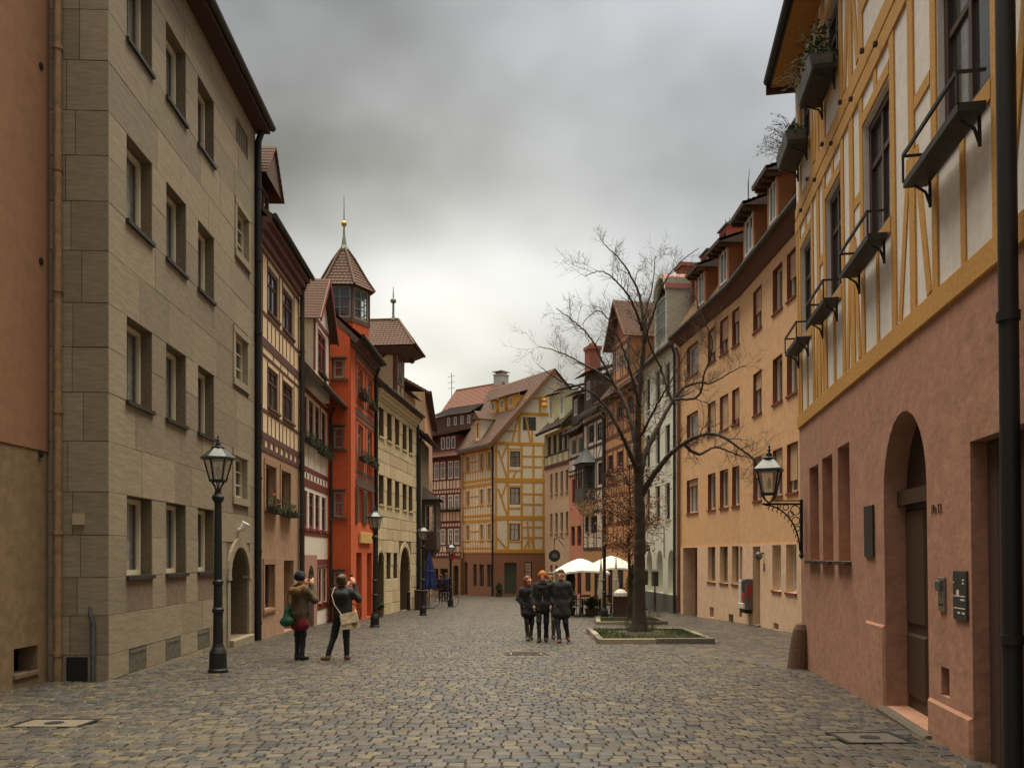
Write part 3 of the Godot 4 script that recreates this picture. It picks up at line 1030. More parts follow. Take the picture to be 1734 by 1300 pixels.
func house_orange() -> void:
	var h := house("orange_house", "bright orange house with a pointed corner turret and gilded ball", Vector2(-6.08, 31.5), Vector2(-5.96, 36.2))
	var L := 4.7
	var org := mat("orange_plaster", C(212, 98, 52), 0.9, "plaster", 0.5, 0.3)
	var tm := mat("timber_umber", C(104, 82, 68), 0.8, "wood", 0.9, 0.4)
	var sage := mat("frame_sage", C(142, 148, 132), 0.6)
	var op := [[1.3, 2.2, 8.98, 10.0], [3.3, 4.25, 8.98, 10.0], [1.3, 2.3, 6.5, 7.75], [3.2, 4.2, 6.55, 7.78], [1.2, 2.05, 3.86, 5.2], [2.85, 3.75, 3.86, 5.2]]
	var dr := [[0.96, 2.0, 0.0, 2.68, 0.0, 0.4], [3.05, 4.05, 0.0, 2.68, 0.0, 0.4]]
	wall(h, org, 0, L, -0.6, 10.85, op + dr, 3.2, 0.18)
	for i in op.size():
		win(h, op[i], -0.16, 2, 2, sage, 0.08, {"transom": 0.3, "curtain": 0.2})
	for r in dr:
		var d := MB.new()
		d.box(Vector3(r[0], 0, -0.42), Vector3(r[1], 2.68, -0.38))
		d.cbox(Vector3(r[0] + 0.1, 0.15, -0.39), Vector3(r[1] - 0.1, 1.2, -0.35), 0.02)
		d.cbox(Vector3(r[0] + 0.1, 1.35, -0.39), Vector3(r[1] - 0.1, 2.5, -0.35), 0.02)
		put(d, "door", mat("door_rust", C(96, 50, 34), 0.65, "wood", 1.0, 0.3), h)
	for r in [op[4], op[5]]:
		for s in [-1, 1]:
			var mb := MB.new()
			var x: float = r[0] - 0.44 if s < 0 else r[1] + 0.02
			mb.box(Vector3(x, r[2] - 0.02, 0.01), Vector3(x + 0.42, r[3] + 0.02, 0.05))
			for k in 16:
				var y: float = lerpf(r[2] + 0.05, r[3] - 0.1, k / 15.0)
				mb.box(Vector3(x + 0.05, y, 0.045), Vector3(x + 0.37, y + 0.045, 0.065))
			put(mb, "shutter", tm, h)
	for b in [[10.3, 10.5, 0.05], [8.05, 8.32, 0.06], [8.5, 8.6, 0.04], [7.84, 7.96, 0.04], [5.5, 5.62, 0.05], [5.82, 5.95, 0.05], [5.26, 5.5, 0.09], [10.05, 10.16, 0.03]]:
		hbeam(h, 0.85, L, b[0], b[1], tm, b[2])
	for k in 13:
		beam(h, 1.0 + k * 0.3, 5.62, 1.0 + k * 0.3, 5.82, 0.1, tm, 0.05)
	studs(h, [0.92, 2.75, 4.62], 8.6, 10.3, 0.13, tm, 0.025); studs(h, [0.92, 2.75, 4.62], 5.95, 7.84, 0.13, tm, 0.025)
	for b in [[0.95, 7.0, 1.25, 6.0], [2.3, 6.0, 2.7, 6.9], [2.8, 6.9, 3.15, 6.0], [1.0, 9.7, 1.28, 8.6], [2.3, 8.6, 2.7, 9.6], [2.8, 9.6, 3.15, 8.6]]:
		beam(h, b[0], b[1], b[2], b[3], 0.1, tm, 0.025)
	# the side wall that stands out beyond its neighbour
	var s := Node3D.new()
	s.name = "side_front"
	h.add_child(s)
	s.transform = h.transform.affine_inverse() * Transform3D(Basis(), Vector3(-9.3, h.position.y, -31.34))
	var sw := [[2.53, 3.02, 9.19, 9.97], [2.53, 2.98, 6.55, 7.42], [2.53, 2.99, 3.96, 5.0], [2.53, 2.96, 1.4, 2.0]]
	var mw := wall(s, org, 0, 3.22, -0.6, 10.85, sw, 0.3, 0.14, 0.0, "side_wall", false)
	for r in sw:
		win(s, [r[0] + 0.06, r[1] - 0.02, r[2] + 0.05, r[3] - 0.04], -0.13, 1, 2, sage, 0.07, {"transom": 0.45})
		var t := MB.new()
		t.box(Vector3(r[0] - 0.14, r[2] - 0.07, -0.02), Vector3(r[1] + 0.14, r[2] - 0.002, 0.06))
		t.box(Vector3(r[0] - 0.08, r[3], -0.02), Vector3(r[1] + 0.08, r[3] + 0.06, 0.03))
		put(t, "window_trim", tm, s)
	var gw := MB.new()
	gw.hexa([Vector3(0, 10.85, -0.01), Vector3(3.22, 10.85, -0.01), Vector3(3.22, 10.85, -0.2), Vector3(0, 10.85, -0.2), Vector3(0, 13.6, -0.01), Vector3(0.3, 13.6, -0.01), Vector3(0.3, 13.6, -0.2), Vector3(0, 13.6, -0.2)])
	put(gw, "side_gable", org, s)
	var vg := MB.new()
	vg.bar(Vector3(3.5, 10.62, -0.05), Vector3(0.3, 13.62, -0.05), 0.2, 0.1, Vector3(0, 0, 1))
	put(vg, "verge_board", tm, s)
	var mt := MB.new()
	mt.cbox(Vector3(1.9, 9.62, 0.0), Vector3(2.36, 9.98, 0.18), 0.02)
	put(mt, "metal_hood", mats.zinc, s)
	var rf := MB.new()
	rf.courses(Vector3(0, 10.85, 0.4), Vector3(L, 10.85, 0.4), Vector3(L, 13.7, -3.0), Vector3(0, 13.7, -3.0), 0.17, 0.03)
	rf.courses(Vector3(L, 10.85, -6.4), Vector3(0, 10.85, -6.4), Vector3(0, 13.7, -3.0), Vector3(L, 13.7, -3.0), 0.4, 0.03)
	rf.quad(Vector3(L, 10.72, 0.4), Vector3(0, 10.72, 0.4), Vector3(0, 10.8, 0.0), Vector3(L, 10.8, 0.0)); rf.quad(Vector3(0, 10.72, 0.4), Vector3(L, 10.72, 0.4), Vector3(L, 10.85, 0.4), Vector3(0, 10.85, 0.4))
	put(rf, "roof", mats.tile_dark, h)
	for c in [[10.5, 10.62, 0.14], [10.62, 10.76, 0.26]]:
		var mb := MB.new()
		mb.box(Vector3(0.0, c[0], -0.05), Vector3(L, c[1] - 0.003, c[2]))
		put(mb, "cornice", tm, h)
	gutter(h, 0, L, 10.84, 0.46, mats.iron, 0.08)
	downpipe(h, L - 0.08, 0, 10.7, 0.1, mats.iron, 0.07)
	# six-sided turret
	var tw := Node3D.new()
	tw.name = "turret"
	h.add_child(tw)
	tw.transform = h.transform.affine_inverse() * Transform3D(Basis(Vector3.UP, 0.01), Vector3(-6.74, h.position.y, -33.5))
	var R := 1.0
	var hx := func(k: int, r: float, y: float) -> Vector3:
		var a := -TAU / 3.0 + TAU * k / 6.0 # face 0 looks at the camera
		return Vector3(cos(a) * r, y, -sin(a) * r)
	var lo := MB.new()
	for k in 6:
		lo.quad(hx.call(k, R, 10.6), hx.call(k + 1, R, 10.6), hx.call(k + 1, R, 11.75), hx.call(k, R, 11.75))
	put(lo, "turret_base", org, tw)
	for k in 6:
		var f := Node3D.new()
		f.name = "turret_face"
		tw.add_child(f, true)
		var a: Vector3 = hx.call(k, R, 11.75)
		var b: Vector3 = hx.call(k + 1, R, 11.75)
		var ax := (b - a).normalized()
		f.transform = Transform3D(Basis(ax, Vector3.UP, ax.cross(Vector3.UP)), a)
		var w := (b - a).length()
		var r := [0.07, w - 0.07, 0.12, 1.34]
		var solid := k == 5 or k == 4 or k == 3
		var body := MB.new()
		if solid:
			body.quad(Vector3(0, 0, 0), Vector3(w, 0, 0), Vector3(w, 1.5, 0), Vector3(0, 1.5, 0))
			put(body, "turret_wall", org, f)
		else:
			win(f, r, -0.05, 2, 3, sage, 0.06, {"bar": 0.03})
		var po := MB.new()
		po.box(Vector3(-0.05, -0.05, -0.06), Vector3(0.07, 1.5, 0.03)); po.box(Vector3(0.07, -0.05, -0.06), Vector3(w - 0.07, 0.12, 0.025)); po.box(Vector3(0.07, 1.34, -0.06), Vector3(w - 0.07, 1.5, 0.025))
		po.box(Vector3(w - 0.07, -0.05, -0.06), Vector3(w - 0.02, 1.5, 0.028))
		put(po, "turret_post", tm, f)
	var cone := MB.new()
	for k in 6:
		var lv := [[1.22, 13.12], [0.92, 13.55], [0.4, 14.4], [0.12, 14.85]]
		for i in 3:
			cone.courses(hx.call(k, lv[i][0], lv[i][1]), hx.call(k + 1, lv[i][0], lv[i][1]), hx.call(k + 1, lv[i + 1][0], lv[i + 1][1]), hx.call(k, lv[i + 1][0], lv[i + 1][1]), 0.16, 0.025, 0.17)
		cone.quad(hx.call(k + 1, 1.22, 13.1), hx.call(k, 1.22, 13.1), hx.call(k, 0.9, 13.2), hx.call(k + 1, 0.9, 13.2))
		cone.tube([hx.call(k, 1.24, 13.14), hx.call(k, 0.94, 13.58), hx.call(k, 0.44, 14.43), hx.call(k, 0.13, 14.88)], [0.05, 0.05, 0.05, 0.04], 5)
	put(cone, "turret_roof", mats.tile_brown, tw)
	var sp := MB.new()
	sp.lathe([[0.19, 14.8], [0.11, 15.0], [0.05, 15.4], [0.03, 15.75]], 8)
	put(sp, "spire", mat("verdigris", C(126, 146, 126), 0.6, "cloth", 2.0, 0.0, 0.2), tw)
	var bl := MB.new()
	bl.ball(Vector3(0, 15.86, 0), 0.115, 1.0, 12)
	put(bl, "gilded_ball", mat("gilt", C(204, 160, 70), 0.35, "", 1, 0, 0.7), tw)
	var rod := MB.new()
	rod.tube([Vector3(0, 15.95, 0), Vector3(0, 17.0, 0)], [0.022, 0.008], 6)
	put(rod, "lightning_rod", mats.iron, tw)
	flower_box(h, 1.2, 2.35, 8.78, "leafy window box under the upper left window of the orange house", 0.3, 0.28)
	flower_box(h, 3.2, 4.3, 8.72, "leafy window box under the upper right window of the orange house", 0.3, 0.3)
	flower_box(h, 1.2, 2.4, 6.3, "leafy window box under the middle left window of the orange house", 0.3, 0.28)
	flower_box(h, 3.1, 4.3, 6.32, "leafy window box under the middle right window of the orange house", 0.3, 0.3)
	var sg := MB.new()
	sg.cbox(Vector3(0, 0, 0), Vector3(2.3, 0.44, 0.08), 0.015)
	var so := put(sg, "wall_sign", mat("sign_cream", C(224, 186, 110), 0.6, "plaster", 1.0), self)
	so.transform = h.transform * Transform3D(Basis(), Vector3(1.4, 3.06, 0.02))
	tag(so, "cream yellow sign board on the front of the orange house", "sign")

func house_pale_stone() -> void:
	var h := house("pale_stone_house", "pale sandstone block house with two window rows and an arched gateway", Vector2(-5.87, 36.25), Vector2(-5.08, 44.4))
	var L := 8.19
	var op := []
	for u in [[0.25, 1.12], [1.72, 2.62], [3.24, 4.14], [4.82, 5.72], [6.2, 7.1]]:
		op.append([u[0], u[1], 7.95, 9.22]); op.append([u[0], u[1], 4.97, 6.25])
	var nar := [[1.6, 2.4, 1.63, 2.82], [2.92, 3.7, 1.63, 2.82]]
	var arch := [[4.25, 6.5, -0.05, 3.15, 1.2, 0.6], [0.1, 1.15, 0.0, 2.95, 0.52, 0.4]]
	wall(h, mat("mortar_dark", C(116, 100, 74), 0.95, "stone", 0.8), 0, L, -0.6, 9.5, op + nar + arch, 8.0, 0.3)
	var ms := []
	var pal := [C(214, 196, 156), C(208, 190, 150), C(220, 202, 162), C(202, 182, 142), C(212, 194, 158)]
	for i in 5:
		ms.append(mat("ashlar_%d" % i, pal[i], 0.9, "stone", 0.5 + 0.07 * i, 0.6))
	var solid := op + nar
	solid.append([4.0, 6.75, -0.05, 3.4]); solid.append([0.0, 1.3, 0.0, 3.1])
	var lv := [-0.6, 0.0, 0.5, 1.06, 1.63, 2.22, 2.82, 3.4, 3.92, 4.44, 4.97, 5.6, 6.25, 6.85, 7.4, 7.95, 8.58, 9.22, 9.5]
	masonry(h, "stone_block", ms, 0.0, L, lv, solid, 0.75, 1.3, 0.022, 0.03, 0.012)
	for r in op:
		win(h, r, -0.26, 2, 2, mats.frame_dark, 0.07, {"transom": 0.35, "sill": ms[2], "sill_out": 0.09, "curtain": 0.18})
	for r in nar:
		win(h, r, -0.26, 1, 2, mats.frame_dark, 0.07, {"transom": 0.4})
	for r in arch: # voussoirs
		var cx: float = (r[0] + r[1]) * 0.5
		var hw: float = (r[1] - r[0]) * 0.5
		var sv: float = r[3] - r[4]
		var k := 11
		var th := 0.25 if hw > 1.0 else 0.14
		for i in k:
			var mb := MB.new()
			var p := []
			for a in [PI * (i + 0.02) / k, PI * (i + 0.98) / k]:
				for e in [0.0, th]:
					p.append(Vector2(cx + (hw + e) * cos(a), sv + (r[4] + e) * sin(a)))
			mb.hexa([Vector3(p[0].x, p[0].y, 0.04), Vector3(p[1].x, p[1].y, 0.04), Vector3(p[1].x, p[1].y, -0.05), Vector3(p[0].x, p[0].y, -0.05),
				Vector3(p[2].x, p[2].y, 0.04), Vector3(p[3].x, p[3].y, 0.04), Vector3(p[3].x, p[3].y, -0.05), Vector3(p[2].x, p[2].y, -0.05)])
			put(mb, "voussoir", ms[i % 5], h)
		var y := 0.0
		while y < sv - 0.1:
			for sgn in [0, 1]:
				var mb := MB.new()
				var x: float = r[0] - th if sgn == 0 else r[1]
				mb.cbox(Vector3(x, y + 0.01, -0.05), Vector3(x + th, minf(y + 0.49, sv), 0.032), 0.01)
				put(mb, "stone_block", ms[rng.randi() % 5], h)
			y += 0.5
		var d := MB.new()
		d.box(Vector3(r[0], r[2], -r[5] - 0.03), Vector3(r[1], r[3], -r[5] + 0.03))
		var n := int((r[1] - r[0]) / 0.22)
		for i in n:
			d.cbox(Vector3(lerpf(r[0], r[1], float(i) / n) + 0.01, r[2] + 0.05, -r[5] + 0.03), Vector3(lerpf(r[0], r[1], float(i + 1) / n) - 0.01, r[3], -r[5] + 0.055), 0.008)
		put(d, "gate" if hw > 1.0 else "door", mat("gate_brown", C(112, 74, 46), 0.7, "wood", 0.8, 0.4), h)
	for c in [[9.5, 9.62, 0.1], [9.62, 9.8, 0.2], [9.8, 9.98, 0.32]]:
		var mb := MB.new()
		mb.box(Vector3(0, c[0], -0.1), Vector3(L, c[1] - 0.004, c[2]))
		put(mb, "cornice", ms[2], h)
	gutter(h, 0, L, 10.06, 0.42, mats.pipe_dark)
	roof(h, mats.tile_brown, 0, L, 10.0, 14.4, 0.34, -4.0, -8.0, 0.0, 0.17, 0.0)
	gable_fill(h, ms[3], 0.02, 9.9, 14.2, 0.2, -4.0, -7.9, true)
	downpipe(h, L - 0.1, -0.2, 10.0, 0.1, mats.iron, 0.075)
	# hoist bay with hipped roof and hanging ball
	var red := mat("timber_redbrown", C(104, 62, 50), 0.75, "wood", 0.9, 0.35)
	var cream := mat("cream_infill", C(214, 190, 146), 0.92, "plaster", 0.5)
	var bw := [3.75, 4.75, 11.0, 12.4]
	var bay := wall(h, cream, 3.45, 5.05, 10.1, 12.75, [bw], 3.2, 0.08, 0.05, "hoist_bay")
	win(h, bw, -0.02, 2, 2, mats.frame_grey, 0.07, {"transom": 0.4})
	studs(h, [3.52, 4.98], 10.1, 12.75, 0.16, red, 0.04, 0.05); studs(h, [4.25], 10.1, 10.9, 0.08, red, 0.03, 0.05)
	beam(h, 3.6, 10.15, 4.2, 10.85, 0.07, red, 0.03, 0.05); beam(h, 4.9, 10.15, 4.3, 10.85, 0.07, red, 0.03, 0.05)
	hbeam(h, 3.45, 5.05, 10.88, 11.0, red, 0.05, 0.05); hbeam(h, 3.45, 5.05, 12.45, 12.75, red, 0.06, 0.05)
	for z in [-0.05, -1.2]:
		var mb := MB.new()
		mb.box(Vector3(3.41, 10.1, z - 0.07), Vector3(3.449, 12.7, z + 0.07))
		put(mb, "timber_beam", red, h)
	var br := MB.new()
	br.bar(Vector3(3.43, 11.9, -0.9), Vector3(3.43, 12.6, -0.15), 0.1, 0.05, Vector3(1, 0, 0))
	put(br, "timber_beam", red, h)
	var rf := MB.new()
	var e := [Vector3(2.95, 12.6, 1.0), Vector3(5.55, 12.6, 1.0), Vector3(5.55, 12.6, -3.2), Vector3(2.95, 12.6, -3.2)]
	var a := Vector3(4.25, 14.15, -0.05)
	var b := Vector3(4.25, 14.15, -3.2)
	rf.courses(e[0], e[1], a, a, 0.16, 0.025, 0.18); rf.courses(e[3], e[0], a, b, 0.16, 0.025, 0.18); rf.courses(e[1], e[2], b, a, 0.16, 0.025, 0.18)
	rf.tube([e[0], a], [0.06, 0.06], 6); rf.tube([e[1], a], [0.06, 0.06], 6); rf.tube([a, b], [0.07, 0.07], 6)
	put(rf, "bay_roof", mats.tile_brown, bay)
	var sf := MB.new()
	sf.hexa([Vector3(3.3, 12.25, 0.35), Vector3(5.2, 12.25, 0.35), Vector3(5.2, 12.25, -3.0), Vector3(3.3, 12.25, -3.0), e[0] - Vector3(-0.05, 0.03, 0.05), e[1] - Vector3(0.05, 0.03, 0.05), e[2] - Vector3(0.05, 0.03, 0), e[3] - Vector3(-0.05, 0.03, 0)])
	put(sf, "bay_soffit", mat("soffit_brown", C(86, 62, 48), 0.8, "wood", 0.8), bay)
	var fn := MB.new()
	fn.lathe([[0.12, 14.1], [0.06, 14.35], [0.05, 14.9], [0.0, 14.9]], 8, Vector3(4.25, 0, -0.3)); fn.ball(Vector3(4.25, 15.05, -0.3), 0.15, 0.9, 10); fn.tube([Vector3(4.25, 15.1, -0.3), Vector3(4.25, 15.75, -0.3)], [0.04, 0.01], 6)
	put(fn, "finial", mats.verdigris, bay)
	var hb := MB.new()
	hb.tube([Vector3(4.25, 12.5, 0.62), Vector3(4.25, 12.25, 0.62)], [0.015, 0.015], 5); hb.ball(Vector3(4.25, 12.12, 0.62), 0.14, 1.0, 10)
	put(hb, "hanging_ball", mats.wood_dark, bay)
	# low dormer beside the bay
	var dd := MB.new()
	dd.box(Vector3(5.6, 10.2, -2.0), Vector3(7.9, 10.9, 0.0))
	put(dd, "dormer", cream, h)
	var dr := MB.new()
	dr.courses(Vector3(5.3, 10.85, 0.3), Vector3(8.1, 10.85, 0.3), Vector3(8.1, 11.9, -2.2), Vector3(5.3, 11.9, -2.2), 0.17, 0.03)
	put(dr, "dormer_roof", mats.tile_brown, h)

func houses_far_left() -> void:
	var h := house("oriel_house", "narrow dark stone house with a brown oriel window", Vector2(-5.05, 44.5), Vector2(-4.98, 50.1))
	var L := 5.6
	var op := [[0.5, 1.3, 4.9, 6.2], [0.4, 1.5, 0.0, 2.4], [2.2, 3.4, 0.0, 2.3]]
	wall(h, mat("dark_stone", C(122, 104, 80), 0.92, "worn", 0.5, 0.6), 0, L, -0.6, 9.3, op, 7.0, 0.25)
	win(h, op[0], -0.2, 2, 2, mats.frame_dark, 0.07)
	for r in [op[1], op[2]]:
		var d := MB.new()
		d.box(Vector3(r[0], r[2], -0.26), Vector3(r[1], r[3], -0.2))
		put(d, "door", mats.wood_dark, h)
	roof(h, mats.tile_dark, 0, L, 9.3, 12.6, 0.45, -3.5, -7.0, 0.0, 0.18)
	gutter(h, 0, L, 9.28, 0.5, mats.iron)
	var ob := MB.new()
	ob.hexa([Vector3(2.6, 2.6, 0.25), Vector3(4.2, 2.6, 0.25), Vector3(4.2, 2.6, 0), Vector3(2.6, 2.6, 0), Vector3(2.2, 3.2, 0.8), Vector3(4.6, 3.2, 0.8), Vector3(4.6, 3.2, 0), Vector3(2.2, 3.2, 0)])
	ob.box(Vector3(2.2, 3.2, 0), Vector3(4.6, 4.2, 0.8)); ob.box(Vector3(2.2, 5.7, 0), Vector3(4.6, 6.0, 0.8))
	for x in [2.2, 3.33, 4.46]:
		ob.box(Vector3(x, 4.2, 0.66), Vector3(x + 0.14, 5.7, 0.8))
	ob.box(Vector3(2.2, 4.2, 0), Vector3(2.34, 5.7, 0.14)); ob.box(Vector3(4.46, 4.2, 0), Vector3(4.6, 5.7, 0.14))
	ob.box(Vector3(2.34, 4.2, 0.02), Vector3(4.46, 5.7, 0.06))
	var o := put(ob, "oriel", mat("oriel_brown", C(84, 66, 54), 0.7, "wood", 0.9, 0.3), h)
	win(h, [2.36, 3.31, 4.22, 5.68], 0.7, 1, 2, mats.frame_grey, 0.07); win(h, [3.49, 4.44, 4.22, 5.68], 0.7, 1, 2, mats.frame_grey, 0.07)
	var sd := Node3D.new()
	sd.name = "oriel_side"
	h.add_child(sd)
	sd.transform = Transform3D(Basis(Vector3(0, 0, 1), Vector3.UP, Vector3(-1, 0, 0)), Vector3(2.3, 0, 0.12))
	win(sd, [0.04, 0.52, 4.22, 5.68], 0.0, 1, 2, mats.frame_grey, 0.06)
	var rf := MB.new()
	rf.courses(Vector3(2.0, 5.98, 1.0), Vector3(4.8, 5.98, 1.0), Vector3(4.3, 6.7, 0.0), Vector3(2.5, 6.7, 0.0), 0.2, 0.03); rf.tri(Vector3(2.0, 5.98, 0.0), Vector3(2.0, 5.98, 1.0), Vector3(2.5, 6.7, 0.0)); rf.tri(Vector3(4.8, 5.98, 1.0), Vector3(4.8, 5.98, 0.0), Vector3(4.3, 6.7, 0.0))
	put(rf, "oriel_roof", mats.tile_dark, o)
	downpipe(h, 0.1, 0, 9.2, 0.1, mats.iron, 0.07)
	var p := house("peach_house", "tall plain house with beige side wall and peach front beyond the oriel house", Vector2(-5.25, 50.3), Vector2(-6.3, 66.0))
	var pl := 15.7
	var po := []
	for k in 5:
		for v in [4.2, 7.2]:
			po.append([1.2 + k * 3.0, 2.2 + k * 3.0, v, v + 1.4])
	wall(p, mat("peach_plaster", C(206, 158, 124), 0.92, "plaster", 0.4, 0.3), 0, pl, -0.9, 12.9, po, 7.0, 0.2)
	for r in po:
		win(p, r, -0.18, 2, 2, mats.frame_dark, 0.08)
	var sw := MB.new()
	sw.box(Vector3(-0.03, -0.9, -7.0), Vector3(-0.002, 12.9, -0.12))
	put(sw, "side_wall", mat("beige_plaster", C(190, 164, 124), 0.92, "worn", 0.4, 0.3), p)
	roof(p, mats.tile_brown, 0, pl, 12.9, 15.0, 0.3, -3.5, -7.0, 0.0, 0.25)
	gutter(p, 0, pl, 12.9, 0.34, mats.iron)

func house_red_far() -> void:
	var h := house("maroon_timber_house", "far house with maroon timbers, white windows and a tall red tiled roof", Vector2(-8.6, 72.5), Vector2(-4.24, 69.0))
	var L := 5.59
	var x0 := 2.39
	var white := mat("blush_plaster", C(232, 208, 180), 0.92, "plaster", 0.5)
	var tm := mat("timber_bordeaux", C(98, 44, 36), 0.75, "wood", 0.9)
	var op := []
	for u in [[0.2, 0.72], [0.92, 1.44], [1.78, 2.3], [2.5, 3.04]]:
		for v in [[9.74, 11.16], [7.12, 8.34], [4.27, 5.52]]:
			op.append([x0 + u[0], x0 + u[1], v[0], v[1]])
	wall(h, white, 0, L, 3.1, 11.55, op, 11.0, 0.12)
	var low := [[x0 + 0.15, x0 + 0.65, 0.3, 2.2], [x0 + 0.85, x0 + 1.75, 0.5, 2.2], [x0 + 2.35, x0 + 2.95, -0.1, 2.5, 0.3]]
	wall(h, mat("brownstone", C(156, 122, 90), 0.92, "worn", 0.5, 0.5), 0, L, -0.9, 3.1, low, 11.0, 0.3, 0.0, "lower_wall")
	for r in low:
		var d := MB.new()
		d.box(Vector3(r[0], r[2], -0.32), Vector3(r[1], r[3], -0.26))
		put(d, "shop_panel", mats.wood_dark, h)
	for i in op.size():
		win(h, op[i], -0.06, 2, 2, mats.frame_white, 0.075, {"transom": 0.35})
	for f in [[3.1, 3.3, 3.52, 3.62], [5.56, 5.74, 6.0, 6.2], [8.4, 8.56, 8.78, 8.9], [11.2, 11.36, 11.36, 11.6]]:
		hbeam(h, 0, L, f[0], f[1], tm); hbeam(h, 0, L, f[2], f[3], tm)
	for v in [[4.12, 4.24], [6.94, 7.06], [9.58, 9.7]]:
		hbeam(h, 0, L, v[0], v[1], tm)
	for k in 11:
		var u := 2.45 + k * 0.31
		beam(h, u - 0.05, 3.3, u + 0.05, 3.52, 0.09, tm); beam(h, u - 0.05, 5.74, u + 0.05, 6.0, 0.09, tm); beam(h, u - 0.05, 8.56, u + 0.05, 8.78, 0.09, tm)
	for r in [[3.62, 4.12], [6.2, 6.94], [8.9, 9.58]]:
		studs(h, [2.45, 2.8, 3.15, 3.5, 3.98, 4.35, 4.7, 5.05, 5.5], r[0], r[1], 0.08, tm)
	for r in [[4.24, 5.56], [7.06, 8.4], [9.7, 11.2]]:
		studs(h, [x0 + 0.1, x0 + 0.82, x0 + 1.54, x0 + 1.68, x0 + 2.4, x0 + 3.12], r[0], r[1], 0.14, tm)
	# roof with its gable towards the yellow house
	var rz := -5.6
	roof(h, mats.tile_red, 0, L, 11.6, 18.5, 0.5, rz, -11.2, 0.1, 0.2)
	gable_fill(h, white, L - 0.02, 11.6, 18.35, 0.2, rz, -11.0, false)
	var gt := mat("gable_timber", C(70, 54, 46), 0.8, "wood", 0.9)
	var gn := Node3D.new()
	gn.name = "gable_front"
	h.add_child(gn)
	gn.transform = Transform3D(Basis(Vector3(0, 0, -1), Vector3.UP, Vector3(1, 0, 0)), Vector3(L, 0, 0))
	for b in [[2.6, 14.6, 8.8, 14.6], [4.0, 16.2, 7.4, 16.2], [5.6, 14.6, 5.6, 18.1], [0.6, 12.3, 5.5, 18.2], [3.6, 14.7, 4.6, 16.1], [6.6, 14.7, 6.6, 16.1]]:
		beam(gn, b[0], b[1], b[2], b[3], 0.22, gt, 0.05)
	# lower dormer with three lit panes, upper row of four small ones
	var dw := []
	for k in 3:
		dw.append([x0 + 1.06 + k * 0.6, x0 + 1.48 + k * 0.6, 12.2, 13.2])
	var dm := wall(h, tm, x0 + 0.9, x0 + 2.85, 11.9, 13.35, dw, 2.2, 0.06, 0.1, "dormer")
	for r in dw:
		win(h, r, 0.04, 1, 1, mats.frame_white, 0.07)
	var dr := MB.new()
	dr.courses(Vector3(-0.3, 13.25, 0.55), Vector3(L, 13.45, 0.55), Vector3(L, 14.1, -1.8), Vector3(-0.3, 14.1, -1.8), 0.18, 0.03)
	put(dr, "dormer_roof", mats.tile_brown, h)
	var uw := []
	for k in 4:
		uw.append([x0 + 0.1 + k * 0.78, x0 + 0.4 + k * 0.78, 14.5, 15.2])
	wall(h, mats.tile_brown, 0.6, L - 0.4, 14.0, 15.4, uw, 2.0, 0.06, -1.7, "upper_dormer")
	for r in uw:
		win(h, r, -1.75, 1, 1, mats.frame_white, 0.06)
	var ur := MB.new()
	ur.courses(Vector3(0.3, 15.35, -1.35), Vector3(L - 0.2, 15.35, -1.35), Vector3(L - 0.6, 16.6, -4.0), Vector3(0.8, 16.6, -4.0), 0.18, 0.03)
	put(ur, "dormer_roof", mats.tile_dark, h)
	var ch := MB.new()
	ch.box(Vector3(4.6, 17.4, -6.4), Vector3(5.5, 19.2, -5.4)); ch.box(Vector3(4.55, 19.2, -6.45), Vector3(5.55, 19.3, -5.35))
	for x in [4.65, 5.4]:
		ch.box(Vector3(x, 19.3, -6.2), Vector3(x + 0.06, 19.5, -5.6))
	ch.box(Vector3(4.5, 19.5, -6.5), Vector3(5.6, 19.55, -5.3))
	put(ch, "chimney", mat("chimney_grey", C(186, 182, 172), 0.9, "stone", 0.7), h)
	var an := MB.new()
	an.tube([Vector3(-1.0, 17.5, -6.0), Vector3(-1.0, 20.3, -6.0)], [0.03, 0.03], 5)
	for k in 3:
		an.tube([Vector3(-1.5, 18.9 + k * 0.55, -6.0), Vector3(-0.6, 18.9 + k * 0.55, -6.0)], [0.018, 0.018], 4)
	put(an, "aerial", mats.iron, h)
	gutter(h, 0, L, 11.55, 0.54, mats.tile_brown)
	flower_box(h, x0 + 0.1, x0 + 1.5, 6.98, "small green window box on the maroon timber house, middle floor left", 0.1, 0.2)
	flower_box(h, x0 + 1.7, x0 + 3.1, 6.98, "small green window box on the maroon timber house, middle floor right", 0.1, 0.2)

